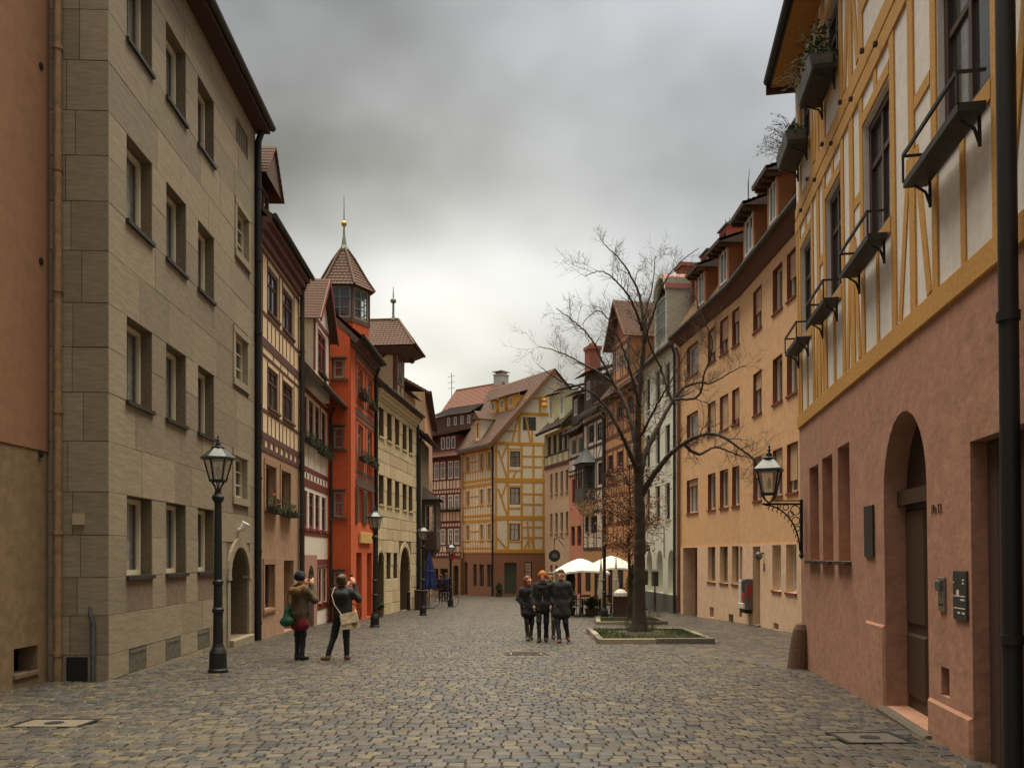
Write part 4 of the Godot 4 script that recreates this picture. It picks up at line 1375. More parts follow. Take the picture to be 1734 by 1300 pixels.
func house_yellow_corner() -> void:
	var h := house("yellow_timber_house", "far corner house with ochre yellow timbers and a tall gable facing the street", Vector2(-1.38, 65.0), Vector2(8.0, 66.4))
	var W := 9.48
	var cream := mat("ivory_plaster", C(238, 228, 202), 0.92, "plaster", 0.5)
	var och := mat("timber_ochre", C(210, 154, 52), 0.75, "wood", 0.9, 0.3)
	var base := mat("base_brown", C(152, 108, 80), 0.92, "worn", 0.5, 0.5)
	var op := [[1.24, 2.05, 10.13, 11.36], [1.22, 2.05, 7.2, 8.52], [1.2, 2.03, 4.38, 5.7]]
	wall(h, cream, 0, W, 3.4, 12.0, op, 8.0, 0.1, 0.0, "wall", false)
	var low := [[0.8, 1.75, 0.2, 2.65], [2.38, 3.0, 1.1, 2.7]]
	wall(h, base, 0, W, -0.9, 3.4, low, 8.0, 0.25, 0.0, "lower_wall", false)
	for r in op:
		win(h, r, -0.08, 2, 2, mat("frame_slate", C(70, 76, 76), 0.6), 0.08, {"transom": 0.35, "curtain": 0.2})
	var d := MB.new()
	d.box(Vector3(0.8, 0.2, -0.26), Vector3(1.75, 2.65, -0.2))
	put(d, "door", mat("door_green", C(78, 84, 70), 0.6, "wood", 1.0), h)
	win(h, low[1], -0.22, 1, 2, mats.frame_dark, 0.07)
	# gable triangle
	var ap := Vector3(4.75, 17.75, 0)
	var gb := MB.new()
	var gw := [2.25, 3.3, 13.0, 14.05]
	var sl0 := 5.75 / 4.75
	gb.tri(Vector3(0, 12, 0), Vector3(gw[0], 12, 0), Vector3(gw[0], 12 + sl0 * gw[0], 0))
	gb.quad(Vector3(gw[0], 12, 0), Vector3(gw[1], 12, 0), Vector3(gw[1], gw[2], 0), Vector3(gw[0], gw[2], 0))
	gb.quad(Vector3(gw[0], gw[3], 0), Vector3(gw[1], gw[3], 0), Vector3(gw[1], 12 + sl0 * gw[1], 0), Vector3(gw[0], 12 + sl0 * gw[0], 0))
	gb.quad(Vector3(gw[1], 12, 0), Vector3(W, 12, 0), ap, Vector3(gw[1], 12 + sl0 * gw[1], 0))
	put(gb, "gable_wall", cream, h)
	for k in 2:
		win(h, [gw[0] + k * 0.55, gw[0] + 0.5 + k * 0.55, gw[2], gw[3]], -0.05, 2, 1, mats.frame_slate if k else mat("shutter_green", C(84, 94, 88), 0.6), 0.09)
	# timbers
	for b in [[3.4, 3.72], [6.0, 6.32], [8.92, 9.26], [11.82, 12.06], [14.15, 14.4]]:
		hbeam(h, 0.0 if b[0] < 12 else 1.9, 6.5, b[0], b[1], och, 0.06)
	for f in [[3.72, 6.0], [6.32, 8.92], [9.26, 11.82]]:
		studs(h, [0.14, 1.1, 2.17, 3.1, 3.9], f[0], f[1], 0.17, och)
		hbeam(h, 1.1, 2.17, f[0] + 0.52, f[0] + 0.64, och); hbeam(h, 1.1, 2.17, f[1] - 0.34, f[1] - 0.24, och)
		hbeam(h, 2.17, 3.9, f[0] + 0.85, f[0] + 0.97, och); hbeam(h, 2.17, 3.9, f[0] + 1.66, f[0] + 1.78, och)
	for b in [[0.3, 8.4, 1.0, 6.4], [0.3, 11.4, 1.0, 9.3], [0.55, 7.7, 1.0, 8.9], [0.55, 10.7, 1.0, 11.8], [0.2, 4.6, 0.95, 3.75], [2.6, 5.9, 2.75, 3.75], [2.75, 4.5, 2.4, 3.75], [2.85, 4.5, 3.2, 3.75], [1.5, 9.3, 1.7, 9.78], [1.4, 12.06, 1.9, 14.1], [2.5, 14.0, 2.85, 12.1], [3.0, 12.1, 3.0, 13.0], [3.6, 14.4, 3.6, 15.7], [0.9, 12.9, 1.8, 12.9], [2.3, 15.5, 4.2, 15.5]]:
		beam(h, b[0], b[1], b[2], b[3], 0.15, och)
	studs(h, [1.98], 12.06, 14.2, 0.2, och)
	beam(h, 0.05, 12.05, 4.7, 17.68, 0.22, och, 0.06)
	var em := MB.new()
	em.lathe([[0.0, 0.0], [0.3, 0.02], [0.18, 0.35], [0.26, 0.45], [0.1, 0.75], [0.0, 0.95]], 8)
	put(em, "gable_ornament", mat("gilt_wood", C(214, 150, 40), 0.5), h, Vector3(3.9, 14.9, 0.15))
	# the side front towards the little square
	var s := Node3D.new()
	s.name = "side_front"
	h.add_child(s)
	var ax := Vector3(-1.38 + 4.17, 0, -(65.0 - 69.4)).normalized()
	s.transform = h.transform.affine_inverse() * Transform3D(Basis(ax, Vector3.UP, ax.cross(Vector3.UP)), Vector3(-4.17, h.position.y, -69.4))
	var L := 5.21
	var so := []
	for u in [[0.72, 1.25], [2.98, 3.52], [4.16, 4.72]]:
		for v in [[10.0, 11.36], [7.22, 8.5], [4.42, 5.7]]:
			so.append([u[0], u[1], v[0], v[1]])
	wall(s, cream, 0, L, 3.4, 12.0, so, 6.0, 0.14, 0.0, "side_wall", false)
	var sl := [[0.4, 0.95, 0.0, 2.7, 0.28], [1.9, 2.5, 0.75, 2.5], [2.9, 3.6, 0.75, 2.5], [4.1, 4.8, 0.75, 2.5]]
	wall(s, base, 0, L, -0.9, 3.4, sl, 6.0, 0.25, 0.0, "side_lower_wall", false)
	var dd := MB.new()
	dd.box(Vector3(0.4, 0, -0.26), Vector3(0.95, 2.7, -0.2))
	put(dd, "door", mats.wood_dark, s)
	for k in 3:
		win(s, sl[k + 1], -0.2, 2, 1, mats.frame_dark, 0.07)
	for r in so:
		win(s, r, -0.12, 1, 2, och, 0.1, {"transom": 0.3, "sill": och, "sill_out": 0.05})
	for b in [[3.4, 3.52], [3.72, 3.9], [5.86, 6.1], [6.32, 6.5], [8.7, 8.95], [9.15, 9.32], [11.5, 11.7], [11.8, 12.0]]:
		hbeam(s, 0, L, b[0], b[1], och, 0.05)
	for k in 13:
		var u := 0.25 + k * 0.4
		for r in [[3.52, 3.72], [6.1, 6.32], [8.95, 9.15]]:
			beam(s, u, r[0], u, r[1], 0.1, och, 0.045)
		for r in [[3.9, 4.35], [6.5, 7.15], [9.32, 9.95]]:
			beam(s, u, r[0], u + 0.02, r[1], 0.09, och)
	for r in [[4.35, 5.86], [7.15, 8.7], [9.95, 11.5]]:
		hbeam(s, 0, 0.6, r[0] - 0.02, r[0] + 0.06, och); hbeam(s, 1.4, 2.85, r[0] - 0.02, r[0] + 0.06, och)
		studs(s, [0.08, 0.6, 1.36, 1.75, 2.2, 2.84, 3.66, 4.02, 4.86, 5.12], r[0], r[1], 0.1, och)
		hbeam(s, 1.4, 2.84, (r[0] + r[1]) * 0.5, (r[0] + r[1]) * 0.5 + 0.1, och)
	# roof: ridge over the gable apex, running back
	var rf := MB.new()
	var back := ax * -1.0 * 11.0
	var inv := h.transform.affine_inverse().basis
	var bk: Vector3 = inv * back
	var e0 := Vector3(-0.55, 11.75, 0.35)
	var top := ap + Vector3(0, 0.12, 0.35)
	rf.courses(e0 + bk, e0, top, top + bk, 0.19, 0.03)
	rf.courses(Vector3(10.1, 11.6, 0.35), Vector3(10.1, 11.6, 0.35) + bk, top + bk, top, 0.3, 0.03)
	var dn := Vector3(0, -0.18, 0)
	rf.quad(e0 + dn, top + dn, top, e0); rf.quad(e0 + dn, e0, e0 + bk, e0 + bk + dn); rf.quad(top + dn, e0 + dn, e0 + bk + dn, top + bk + dn)
	put(rf, "roof", mats.tile_brown, h)
	var vb := MB.new()
	vb.bar(e0 + Vector3(0, -0.2, 0.02), top + Vector3(0, -0.2, 0.02), 0.3, 0.06, Vector3(0, 0, 1))
	put(vb, "verge_board", mat("verge_brown", C(128, 92, 60), 0.8, "wood", 0.9), h)
	# dormers on the side slope
	var dw := [[2.62, 3.0, 12.6, 13.9]]
	var dm := wall(s, cream, 2.35, 3.25, 11.9, 14.2, dw, 2.6, 0.06, 0.12, "dormer")
	win(s, dw[0], 0.06, 1, 2, och, 0.1)
	studs(s, [2.43, 3.17], 11.9, 14.2, 0.14, och, 0.04, 0.12); hbeam(s, 2.35, 3.25, 14.0, 14.2, och, 0.04, 0.12)
	var dr := MB.new()
	dr.courses(Vector3(2.1, 14.1, 0.4), Vector3(2.1, 14.1, -2.8), Vector3(2.8, 14.8, -2.8), Vector3(2.8, 14.8, 0.4), 0.18, 0.03)
	dr.courses(Vector3(3.5, 14.1, -2.8), Vector3(3.5, 14.1, 0.4), Vector3(2.8, 14.8, 0.4), Vector3(2.8, 14.8, -2.8), 0.18, 0.03)
	dr.tri(Vector3(2.15, 14.12, 0.36), Vector3(3.45, 14.12, 0.36), Vector3(2.8, 14.75, 0.36))
	put(dr, "dormer_roof", mats.tile_brown, dm)
	for k in 3:
		var u := 1.7 + k * 1.35
		var w := [u + 0.2, u + 0.7, 15.05, 15.75]
		var um := wall(s, och, u, u + 0.9, 14.4, 15.95, [w], 1.6, 0.05, -1.75, "small_dormer")
		win(s, w, -1.79, 2, 1, mats.frame_white, 0.05)
		var ud := MB.new()
		ud.courses(Vector3(u - 0.15, 15.9, -1.5), Vector3(u + 1.05, 15.9, -1.5), Vector3(u + 1.05, 16.5, -3.4), Vector3(u - 0.15, 16.5, -3.4), 0.2, 0.03)
		put(ud, "dormer_roof", mats.tile_brown, um)
	gutter(s, -0.2, L + 0.2, 11.85, 0.55, mats.iron)
	downpipe(s, L - 0.05, -0.2, 11.8, 0.14, mats.iron, 0.07)
	downpipe(s, 0.02, -0.2, 11.8, 0.14, mats.iron, 0.06)

# ---------------------------------------------------------------- the right side of the street
func tray(h: Node3D, u0: float, u1: float, v: float, z: float, label: String, planted: int) -> void: # metal window tray on brackets with a hand rail
	var o := thing("window_tray", label, "window tray", Vector3.ZERO, 0, "metal trays under the windows of the yellow timber house at right")
	o.transform = h.transform * Transform3D(Basis(), Vector3(u0, v, 0.05))
	var w := u1 - u0
	var im: Material = mats.iron
	var mb := MB.new()
	mb.box(Vector3(0, 0, 0), Vector3(w, 0.025, z))
	mb.box(Vector3(0, 0.025, z - 0.02), Vector3(w, 0.07, z))
	mb.box(Vector3(0, 0.025, 0), Vector3(0.02, 0.07, z - 0.02)); mb.box(Vector3(w - 0.02, 0.025, 0), Vector3(w, 0.07, z - 0.02))
	put(mb, "tray", mat("tray_tin", C(48, 43, 38), 0.6, "cloth", 1.0, 0.0, 0.2), o)
	for x in [0.12, w - 0.12]:
		var b := MB.new()
		b.tube([Vector3(x, -0.22, 0.01), Vector3(x, -0.1, 0.05), Vector3(x, -0.02, z - 0.06)], [0.016, 0.014, 0.012], 6)
		b.tube([Vector3(x, -0.25, 0.01), Vector3(x, 0.0, 0.01)], [0.016, 0.016], 6)
		put(b, "bracket", im, o)
	if planted == 0:
		var r := MB.new()
		r.bar(Vector3(0, 0.32, z), Vector3(w, 0.32, z), 0.025, 0.035)
		for x in [0.0, w]:
			r.bar(Vector3(x, 0.32, z), Vector3(x, 0.32, 0.0), 0.02, 0.025); r.bar(Vector3(x, 0.06, z), Vector3(x, 0.32, z), 0.02, 0.02, Vector3.BACK)
		put(r, "hand_rail", im, o)
	else:
		var bx := MB.new()
		bx.hexa([Vector3(0.04, 0.03, z + 0.02), Vector3(w - 0.04, 0.03, z + 0.02), Vector3(w - 0.04, 0.03, 0.06), Vector3(0.04, 0.03, 0.06), Vector3(0.02, 0.24, z + 0.05), Vector3(w - 0.02, 0.24, z + 0.05), Vector3(w - 0.02, 0.24, 0.04), Vector3(0.02, 0.24, 0.04)])
		put(bx, "planter_box", mat("box_zinc", C(104, 108, 104), 0.6, "cloth", 1.0), o)
		var lf := MB.new()
		if planted == 2:
			for i in 900:
				var a := rng.randf()
				leaf(lf, Vector3(rng.randf() * w, 0.22 + 0.55 * a * a, z * 0.6 + rng.randfn(0, 0.1)), 0.075)
		else:
			for i in 600:
				leaf(lf, Vector3(rng.randf() * w, 0.2 + 0.16 * rng.randf(), z * 0.6 + rng.randfn(0, 0.07)), 0.07)
		put(lf, "greenery", mats.evergreen, o)
		var tw := MB.new()
		for i in 46 if planted == 1 else 22:
			var p := Vector3(rng.randf() * w, 0.22, z * 0.7)
			var d := Vector3(rng.randf_range(-0.7, 0.4), rng.randf_range(0.3, 1.0), rng.randf_range(0.1, 0.9)).normalized()
			var q := p + d * rng.randf_range(0.2, 0.45)
			var e := q + (d + Vector3(0, -0.8, 0.2)).normalized() * 0.18
			tw.tube([p, q, e], [0.005, 0.004, 0.002], 3, false)
			for k in 5:
				leaf(tw, q.lerp(e, rng.randf()) + Vector3(rng.randfn(0, 0.02), rng.randfn(0, 0.02), 0), 0.035)
		put(tw, "dry_stems", mat("dry_stem", C(84, 84, 66), 0.85), o)

func house_pink_timber() -> void:
	var h := house("yellow_timber_house", "near right house with yellow timbers over a pink plaster ground floor and arched door", Vector2(5.36, 15.42), Vector2(3.06, 1.0))
	var off := 0.32 # the frame starts this far beyond the measured corner
	h.rotation += Vector3.ZERO
	h.basis = h.basis * Basis(Vector3(1, 0, 0), 0.012) # old walls lean a little into the street
	h.position.y = -0.25
	var L := 14.6
	var pink := mat("pink_plaster", C(172, 128, 104), 0.93, "worn", 0.3, 0.6)
	var white := mat("panel_white", C(230, 226, 218), 0.92, "plaster", 0.6, 0.5)
	var yel := mat("timber_yellow", C(198, 148, 70), 0.75, "wood", 0.7, 0.6)
	var niche := [[0.9, 1.66, 1.78, 3.38, 0.0, 0.2], [1.95, 2.7, 1.78, 3.42, 0.0, 0.2], [3.06, 3.78, 1.78, 3.46, 0.0, 0.2]]
	var door := [5.45, 7.0, 0.06, 3.46, 0.86, 0.26]
	var pas := [8.16, 10.2, -0.3, 2.86, 0.0, 0.16]
	var key := [7.36, 7.58, 0.5, 0.78, 0.0, 0.22]
	wall(h, pink, 0, L, -0.8, 4.2, niche + [door, pas, key], 7.0, 0.2)
	for r in niche:
		var mb := MB.new()
		mb.box(Vector3(r[0], r[2], -0.22), Vector3(r[1], r[3], -0.18))
		mb.box(Vector3(r[0] + 0.12, r[2] + 0.05, -0.18), Vector3(r[0] + 0.16, r[3] - 0.05, -0.165)); mb.box(Vector3(r[1] - 0.16, r[2] + 0.05, -0.18), Vector3(r[1] - 0.12, r[3] - 0.05, -0.165))
		put(mb, "blind_window", mat("pink_panel", C(178, 136, 118), 0.85, "plaster", 0.5, 0.4), h)
		var s := MB.new()
		s.box(Vector3(r[0] - 0.05, r[2] - 0.05, -0.17), Vector3(r[1] + 0.05, r[2] - 0.002, 0.09))
		put(s, "sill", mats.pipe_dark, h)
	var bk := MB.new()
	bk.box(Vector3(key[0], key[2], -0.24), Vector3(key[1], key[3], -0.2))
	put(bk, "niche_back", mats.wood_dark, h)
	var pb := MB.new()
	pb.box(Vector3(pas[0], -0.3, -0.22), Vector3(pas[1], 2.86, -0.15))
	for k in 9:
		pb.cbox(Vector3(pas[0] + 0.02 + k * 0.225, -0.25, -0.15), Vector3(pas[0] + 0.235 + k * 0.225, 2.84, -0.13), 0.008)
	put(pb, "passage_gate", mats.wood_dark, h)
	var dr := MB.new()
	dr.box(Vector3(5.45, 0.06, -0.32), Vector3(7.0, 2.55, -0.25))
	for k in 2:
		var x := 5.5 + k * 0.75
		dr.cbox(Vector3(x, 0.2, -0.25), Vector3(x + 0.7, 0.95, -0.22), 0.03); dr.cbox(Vector3(x, 1.05, -0.25), Vector3(x + 0.7, 2.4, -0.22), 0.03)
	dr.box(Vector3(5.45, 2.45, -0.25), Vector3(7.0, 2.62, -0.15))
	put(dr, "door", mat("door_darkbrown", C(66, 46, 30), 0.55, "wood", 1.0, 0.4), h)
	var fan := MB.new()
	fan.box(Vector3(5.45, 2.62, -0.3), Vector3(7.0, 3.46, -0.26))
	put(fan, "fanlight", mat("fan_dark", C(40, 34, 30), 0.3), h)
	var st := MB.new()
	st.cbox(Vector3(5.35, -0.3, -0.66), Vector3(7.15, 0.055, 0.1), 0.03)
	put(st, "door_step", mat("step_stone", C(96, 86, 74), 0.85, "stone", 0.9, 0.6), h)
	# a broken plinth: the plaster is thicker low down beside the openings
	for s in [[4.6, 5.44, 1.02], [7.02, 8.15, 0.42]]:
		var mb := MB.new()
		mb.cbox(Vector3(s[0], -0.5, -0.05), Vector3(s[1], s[2], 0.03), 0.025)
		put(mb, "plinth", pink, h)
	# timber storeys
	var wn := []
	for u in [[0.42, 1.34], [2.5, 3.5], [4.76, 5.92], [7.48, 8.72], [10.3, 11.4]]:
		wn.append([u[0], u[1], 5.78, 7.36])
	var wu := []
	for u in [[0.5, 1.4], [2.55, 3.5], [4.8, 5.8], [7.5, 8.6], [10.3, 11.4]]:
		wu.append([u[0], u[1], 9.0, 10.05])
	wall(h, white, 0, L, 4.2, 10.6, wn + wu, 7.0, 0.14, 0.0, "upper_wall")
	var fb := mat("frame_umber", C(70, 46, 34), 0.55, "wood", 1.5)
	for r in wn + wu:
		win(h, r, -0.12, 2, 2, fb, 0.1, {"transom": 0.36, "curtain": 0.1})
	hbeam(h, -0.02, L, 4.2, 4.44, yel, 0.08)
	hbeam(h, -0.02, L, 7.78, 8.02, yel, 0.07); hbeam(h, -0.02, L, 8.06, 8.3, yel, 0.055)
	for k in 24: # peg heads
		var mb := MB.new()
		mb.cbox(Vector3(-0.025, -0.025, 0), Vector3(0.025, 0.025, 0.05), 0.008)
		put(mb, "peg", mats.wood_dark, h, Vector3(0.25 + k * 0.6, 7.9 if k % 2 else 8.18, 0.06))
	for i in wn.size():
		var r: Array = wn[i]
		for x in [r[0] - 0.1, r[1] + 0.1]:
			studs(h, [x], 4.44, 7.78, 0.17, yel, 0.045)
		hbeam(h, r[0] - 0.02, r[1] + 0.02, 7.38, 7.54, yel, 0.05); hbeam(h, r[0] - 0.02, r[1] + 0.02, 5.58, 5.76, yel, 0.05)
		studs(h, [(r[0] + r[1]) * 0.5], 4.44, 5.58, 0.12, yel, 0.035)
		studs(h, [(r[0] + r[1]) * 0.5], 7.54, 7.78, 0.12, yel, 0.035)
		var nx: float = wn[i + 1][0] if i + 1 < wn.size() else r[1] + 1.6
		var c: float = (r[1] + nx) * 0.5
		studs(h, [c], 4.44, 7.78, 0.2, yel, 0.045)
		beam(h, c - 0.12, 6.1, r[1] + 0.3, 4.47, 0.13, yel, 0.034); beam(h, c + 0.12, 6.1, nx - 0.3, 4.47, 0.13, yel, 0.034)
		hbeam(h, c + 0.1, nx - 0.2, 6.5, 6.64, yel, 0.032)
	studs(h, [0.1], 4.44, 7.78, 0.18, yel, 0.05)
	for i in wu.size():
		var r: Array = wu[i]
		for x in [r[0] - 0.1, r[1] + 0.1]:
			studs(h, [x], 8.3, 10.6, 0.19, yel, 0.045)
		hbeam(h, r[0] - 0.02, r[1] + 0.02, 10.07, 10.22, yel, 0.05); hbeam(h, r[0] - 0.02, r[1] + 0.02, 8.82, 8.98, yel, 0.05)
		var nx: float = wu[i + 1][0] if i + 1 < wu.size() else r[1] + 1.6
		var c: float = (r[1] + nx) * 0.5
		studs(h, [c], 8.3, 10.6, 0.2, yel, 0.045)
		beam(h, c - 0.1, 9.7, r[1] + 0.28, 8.36, 0.15, yel, 0.034); beam(h, c + 0.1, 9.7, nx - 0.28, 8.36, 0.15, yel, 0.034)
	var ev := MB.new()
	ev.box(Vector3(-0.1, 10.6, -0.1), Vector3(L, 10.72, 0.42))
	put(ev, "eaves", mat("soffit_yellow", C(168, 116, 48), 0.8, "wood", 0.7), h)
	var vg := MB.new()
	vg.box(Vector3(-0.16, 10.5, -0.1), Vector3(-0.1, 10.86, 0.5))
	put(vg, "verge_board", mats.wood_dark, h)
	gutter(h, -0.1, L, 10.72, 0.48, mats.iron)
	roof(h, mats.tile_dark, 0, L, 10.74, 15.5, 0.44, -3.5, -7.0, 0.12, 0.2)
	var dp := MB.new()
	dp.tube([Vector3(9.36, -0.2, 0.16), Vector3(9.36, 10.4, 0.14)], [0.068, 0.068], 12)
	for y in [1.2, 3.6, 6.2, 9.0]:
		dp.tube([Vector3(9.36, y, 0.155), Vector3(9.36, y + 0.07, 0.155)], [0.082, 0.082], 12)
	put(dp, "downpipe", mats.iron, h)
	# trays
	var names := ["farthest, next to the peach house", "second from the peach house", "third from the peach house", "nearest to the camera"]
	for i in 4:
		tray(h, wn[i][0] - 0.2, wn[i][1] + 0.02, 5.5, 0.22, "dark metal window tray with hand rail, " + names[i], 0)
	tray(h, wu[0][0] - 0.1, wu[0][1] + 0.05, 8.8, 0.32, "upper window tray with dry straggling stems, farther of the two planted ones", 1)
	tray(h, wu[1][0] - 0.1, wu[1][1] + 0.05, 8.85, 0.32, "upper window tray with thick dark evergreen, nearer of the two planted ones", 2)
	# plates on the wall
	var pq := MB.new()
	pq.cbox(Vector3(0, 0, 0), Vector3(0.42, 0.66, 0.025), 0.008)
	var o := put(pq, "wall_plaque", mat("plaque_black", C(38, 40, 38), 0.4, "cloth", 2.0), self)
	o.transform = h.transform * Transform3D(Basis(), Vector3(4.62, 1.84, 0.004))
	tag(o, "black plaque on the pink wall between blind windows and arched door", "plaque")
	var ic := thing("door_intercom", "small silver intercom plate beside the arched door", "intercom")
	ic.transform = h.transform * Transform3D(Basis(), Vector3(7.36, 1.32, 0.004))
	var a := MB.new()
	a.cbox(Vector3(0, 0, 0), Vector3(0.17, 0.33, 0.02), 0.006)
	put(a, "plate", mat("brushed_metal", C(150, 140, 130), 0.4, "cloth", 3.0, 0.0, 0.7), ic)
	var b := MB.new()
	b.cbox(Vector3(0.02, 0.2, 0.02), Vector3(0.15, 0.3, 0.055), 0.01)
	put(b, "speaker", mats.zinc, ic)
	var c2 := MB.new()
	for k in 2:
		c2.ball(Vector3(0.06 + k * 0.06, 0.07, 0.02), 0.015)
	put(c2, "button", mats.iron, ic)
	var sg := thing("notice_board", "black notice board with pale lines at the right edge of the pink wall", "sign")
	sg.transform = h.transform * Transform3D(Basis(), Vector3(7.76, 1.27, 0.004))
	var d2 := MB.new()
	d2.cbox(Vector3(0, 0, 0), Vector3(0.33, 0.45, 0.018), 0.006)
	put(d2, "board", mat("board_black", C(44, 46, 44), 0.45), sg)
	var ln := MB.new()
	for r in [[0.1, 0.16, 0.225, 0.275], [0.03, 0.3, 0.215, 0.223], [0.19, 0.29, 0.18, 0.195], [0.03, 0.3, 0.105, 0.113], [0.12, 0.18, 0.06, 0.075], [0.23, 0.29, 0.06, 0.075], [0.24, 0.28, 0.33, 0.345], [0.24, 0.28, 0.36, 0.375], [0.02, 0.04, 0.335, 0.35]]:
		ln.box(Vector3(r[0], r[2], 0.017), Vector3(r[1], r[3], 0.021))
	put(ln, "lettering", mat("letter_pale", C(206, 200, 186), 0.6), sg)
	var fnt := SystemFont.new()
	fnt.font_names = PackedStringArray(["Droid Serif"])
	var tm := TextMesh.new()
	tm.text = "No 11"
	tm.font = fnt
	tm.font_size = 32
	tm.pixel_size = 0.0035
	tm.depth = 0.006
	tm.material = mat("number_dark", C(84, 58, 48), 0.8)
	var tn := inst(tm, "house_number", h, Vector3(7.3, 2.32, 0.006))

func house_peach() -> void:
	var h := house("peach_orange_house", "long orange peach plaster house with brown dormers and roller blinds", Vector2(8.42, 30.8), Vector2(8.38, 14.6))
	h.position.y = -0.74
	var L := 16.2
	var org := mat("apricot_plaster", C(230, 184, 134), 0.92, "plaster", 0.3, 0.3)
	var pale := mat("apricot_pale", C(236, 202, 166), 0.92, "plaster", 0.3, 0.3)
	var trim := mat("window_red_brown", C(128, 68, 42), 0.8, "plaster", 0.6)
	var fr: Material = mats.frame_white
	var op := []
	for u in [[1.7, 2.66], [3.9, 4.84], [5.3, 6.26], [8.6, 9.6], [10.8, 11.8], [13, 14]]:
		for v in [[10.1, 11.52], [7.22, 8.66], [4.26, 5.74]]:
			op.append([u[0], u[1], v[0], v[1], 0.0, 0.3])
	var low := [[-0.0, 0.34, 1.35, 2.68], [1.72, 2.6, -0.15, 2.68, 0.0, 0.7], [3.92, 4.8, 1.25, 2.7], [5.28, 6.22, 1.25, 2.7], [4.05, 4.55, 0.02, 0.22], [-0.0, 0.35, 0.1, 0.45]]
	low[0] = [0.02, 0.4, 1.4, 2.7, 0.0, 0.3]
	wall(h, org, 0, L, 2.74, 11.95, op, 6.0, 0.3, 0.0, "wall")
	wall(h, pale, 0, L, -0.7, 2.74, low, 6.0, 0.3, 0.03, "lower_wall")
	var b := Node3D.new() # the far half of the front bends towards the street
	b.name = "far_front"
	h.add_child(b)
	var ax := Vector3(8.42 - 7.71, 0, -(30.8 - 38.3)).normalized()
	b.transform = h.transform.affine_inverse() * Transform3D(Basis(ax, Vector3.UP, ax.cross(Vector3.UP)), Vector3(7.71, h.position.y - 0.21, -38.3))
	var Lb := 7.53
	var ob := []
	for u in [[1.05, 2.6], [3.92, 4.83], [5.36, 6.28], [6.72, 7.44]]:
		for v in [[10.45, 11.8], [7.5, 8.82], [4.45, 5.92]]:
			ob.append([u[0], u[1], v[0], v[1], 0.0, 0.3])
	var lb := [[0.55, 2.6, -0.1, 2.94, 0.0, 0.6], [3.97, 4.88, 1.52, 2.94], [5.42, 6.3, 1.52, 2.94], [6.75, 7.45, 1.52, 2.94], [4.2, 4.7, 0.08, 0.5], [6.4, 6.9, -0.02, 0.36]]
	wall(b, org, 0, Lb, 2.96, 12.16, ob, 6.0, 0.3, 0.0, "far_wall")
	wall(b, pale, 0, Lb, -0.7, 2.96, lb, 6.0, 0.3, 0.03, "far_lower_wall")
	var shut := [0.55, 0.4, 0.45, 0.0, 0.0, 0.55, 0.55, 0.0, 0.75]
	for i in op.size():
		var r: Array = op[i]
		win(h, r, -0.2, 1 if i > 8 else 2, 1, fr, 0.07, {"sill": trim, "sill_out": 0.05, "blind": shut[i % 9], "curtain": 0.25})
		reveal_trim(h, r, trim)
	var shb := [0.0, 0.0, 0.2, 0.7, 1.0, 0.0, 0.6, 1.0, 0.0, 0.35, 0.85, 0.0]
	for i in ob.size():
		var r: Array = ob[i]
		win(b, r, -0.2, 3 if r[1] - r[0] > 1.2 else 2, 1, fr, 0.07, {"sill": trim, "sill_out": 0.05, "blind": shb[i], "curtain": 0.22})
		reveal_trim(b, r, trim)
	for r in [lb[1], lb[2], lb[3]]:
		win(b, r, -0.26, 1, 1, fr, 0.06, {"sill": trim, "sill_out": 0.07, "blind": 0.94, "blind_mat": mats.blind_brown})
	win(h, low[0], -0.26, 1, 1, fr, 0.06, {"sill": trim, "sill_out": 0.07, "blind": 0.94, "blind_mat": mats.blind_brown})
	for r in [low[2], low[3]]:
		win(h, r, -0.26, 2, 1, fr, 0.07, {"sill": trim, "sill_out": 0.07, "curtain": 0.2})
	for r in [[b, lb[4]], [b, lb[5]], [h, low[4]]]:
		var mb := MB.new()
		var q: Array = r[1]
		mb.box(Vector3(q[0], q[2], -0.3), Vector3(q[1], q[3], -0.26))
		put(mb, "cellar_window", mats.iron, r[0])
	var d := MB.new()
	d.box(Vector3(1.72, -0.15, -0.72), Vector3(2.6, 2.68, -0.66))
	d.cbox(Vector3(1.84, 0.1, -0.66), Vector3(2.48, 2.5, -0.63), 0.02)
	put(d, "door", mat("door_tan", C(150, 112, 74), 0.7, "wood", 0.9), h)
	var ds := MB.new()
	ds.cbox(Vector3(1.66, -0.4, -0.66), Vector3(2.66, 0.02, 0.12), 0.02)
	put(ds, "door_step", mat("step_grey", C(120, 108, 92), 0.9, "stone", 0.9), h)
	var gd := MB.new()
	gd.box(Vector3(0.55, -0.1, -0.62), Vector3(2.6, 2.94, -0.56))
	for k in 9:
		gd.cbox(Vector3(0.56 + k * 0.227, -0.08, -0.57), Vector3(0.775 + k * 0.227, 2.92, -0.54), 0.008)
	put(gd, "garage_door", mat("door_redbrown", C(122, 62, 40), 0.7, "wood", 0.9, 0.3), b)
	# lamp and number by the door
	var wl := MB.new()
	wl.tube([Vector3(3.02, 2.45, 0.03), Vector3(3.02, 2.45, 0.16)], [0.03, 0.03], 6); wl.ball(Vector3(3.02, 2.36, 0.2), 0.12, 1.2, 10)
	put(wl, "wall_light", mats.zinc, h)
	var nm := MB.new()
	nm.box(Vector3(3.0, 1.85, 0.03), Vector3(3.1, 2.1, 0.045))
	put(nm, "number_plate", mats.iron, h)
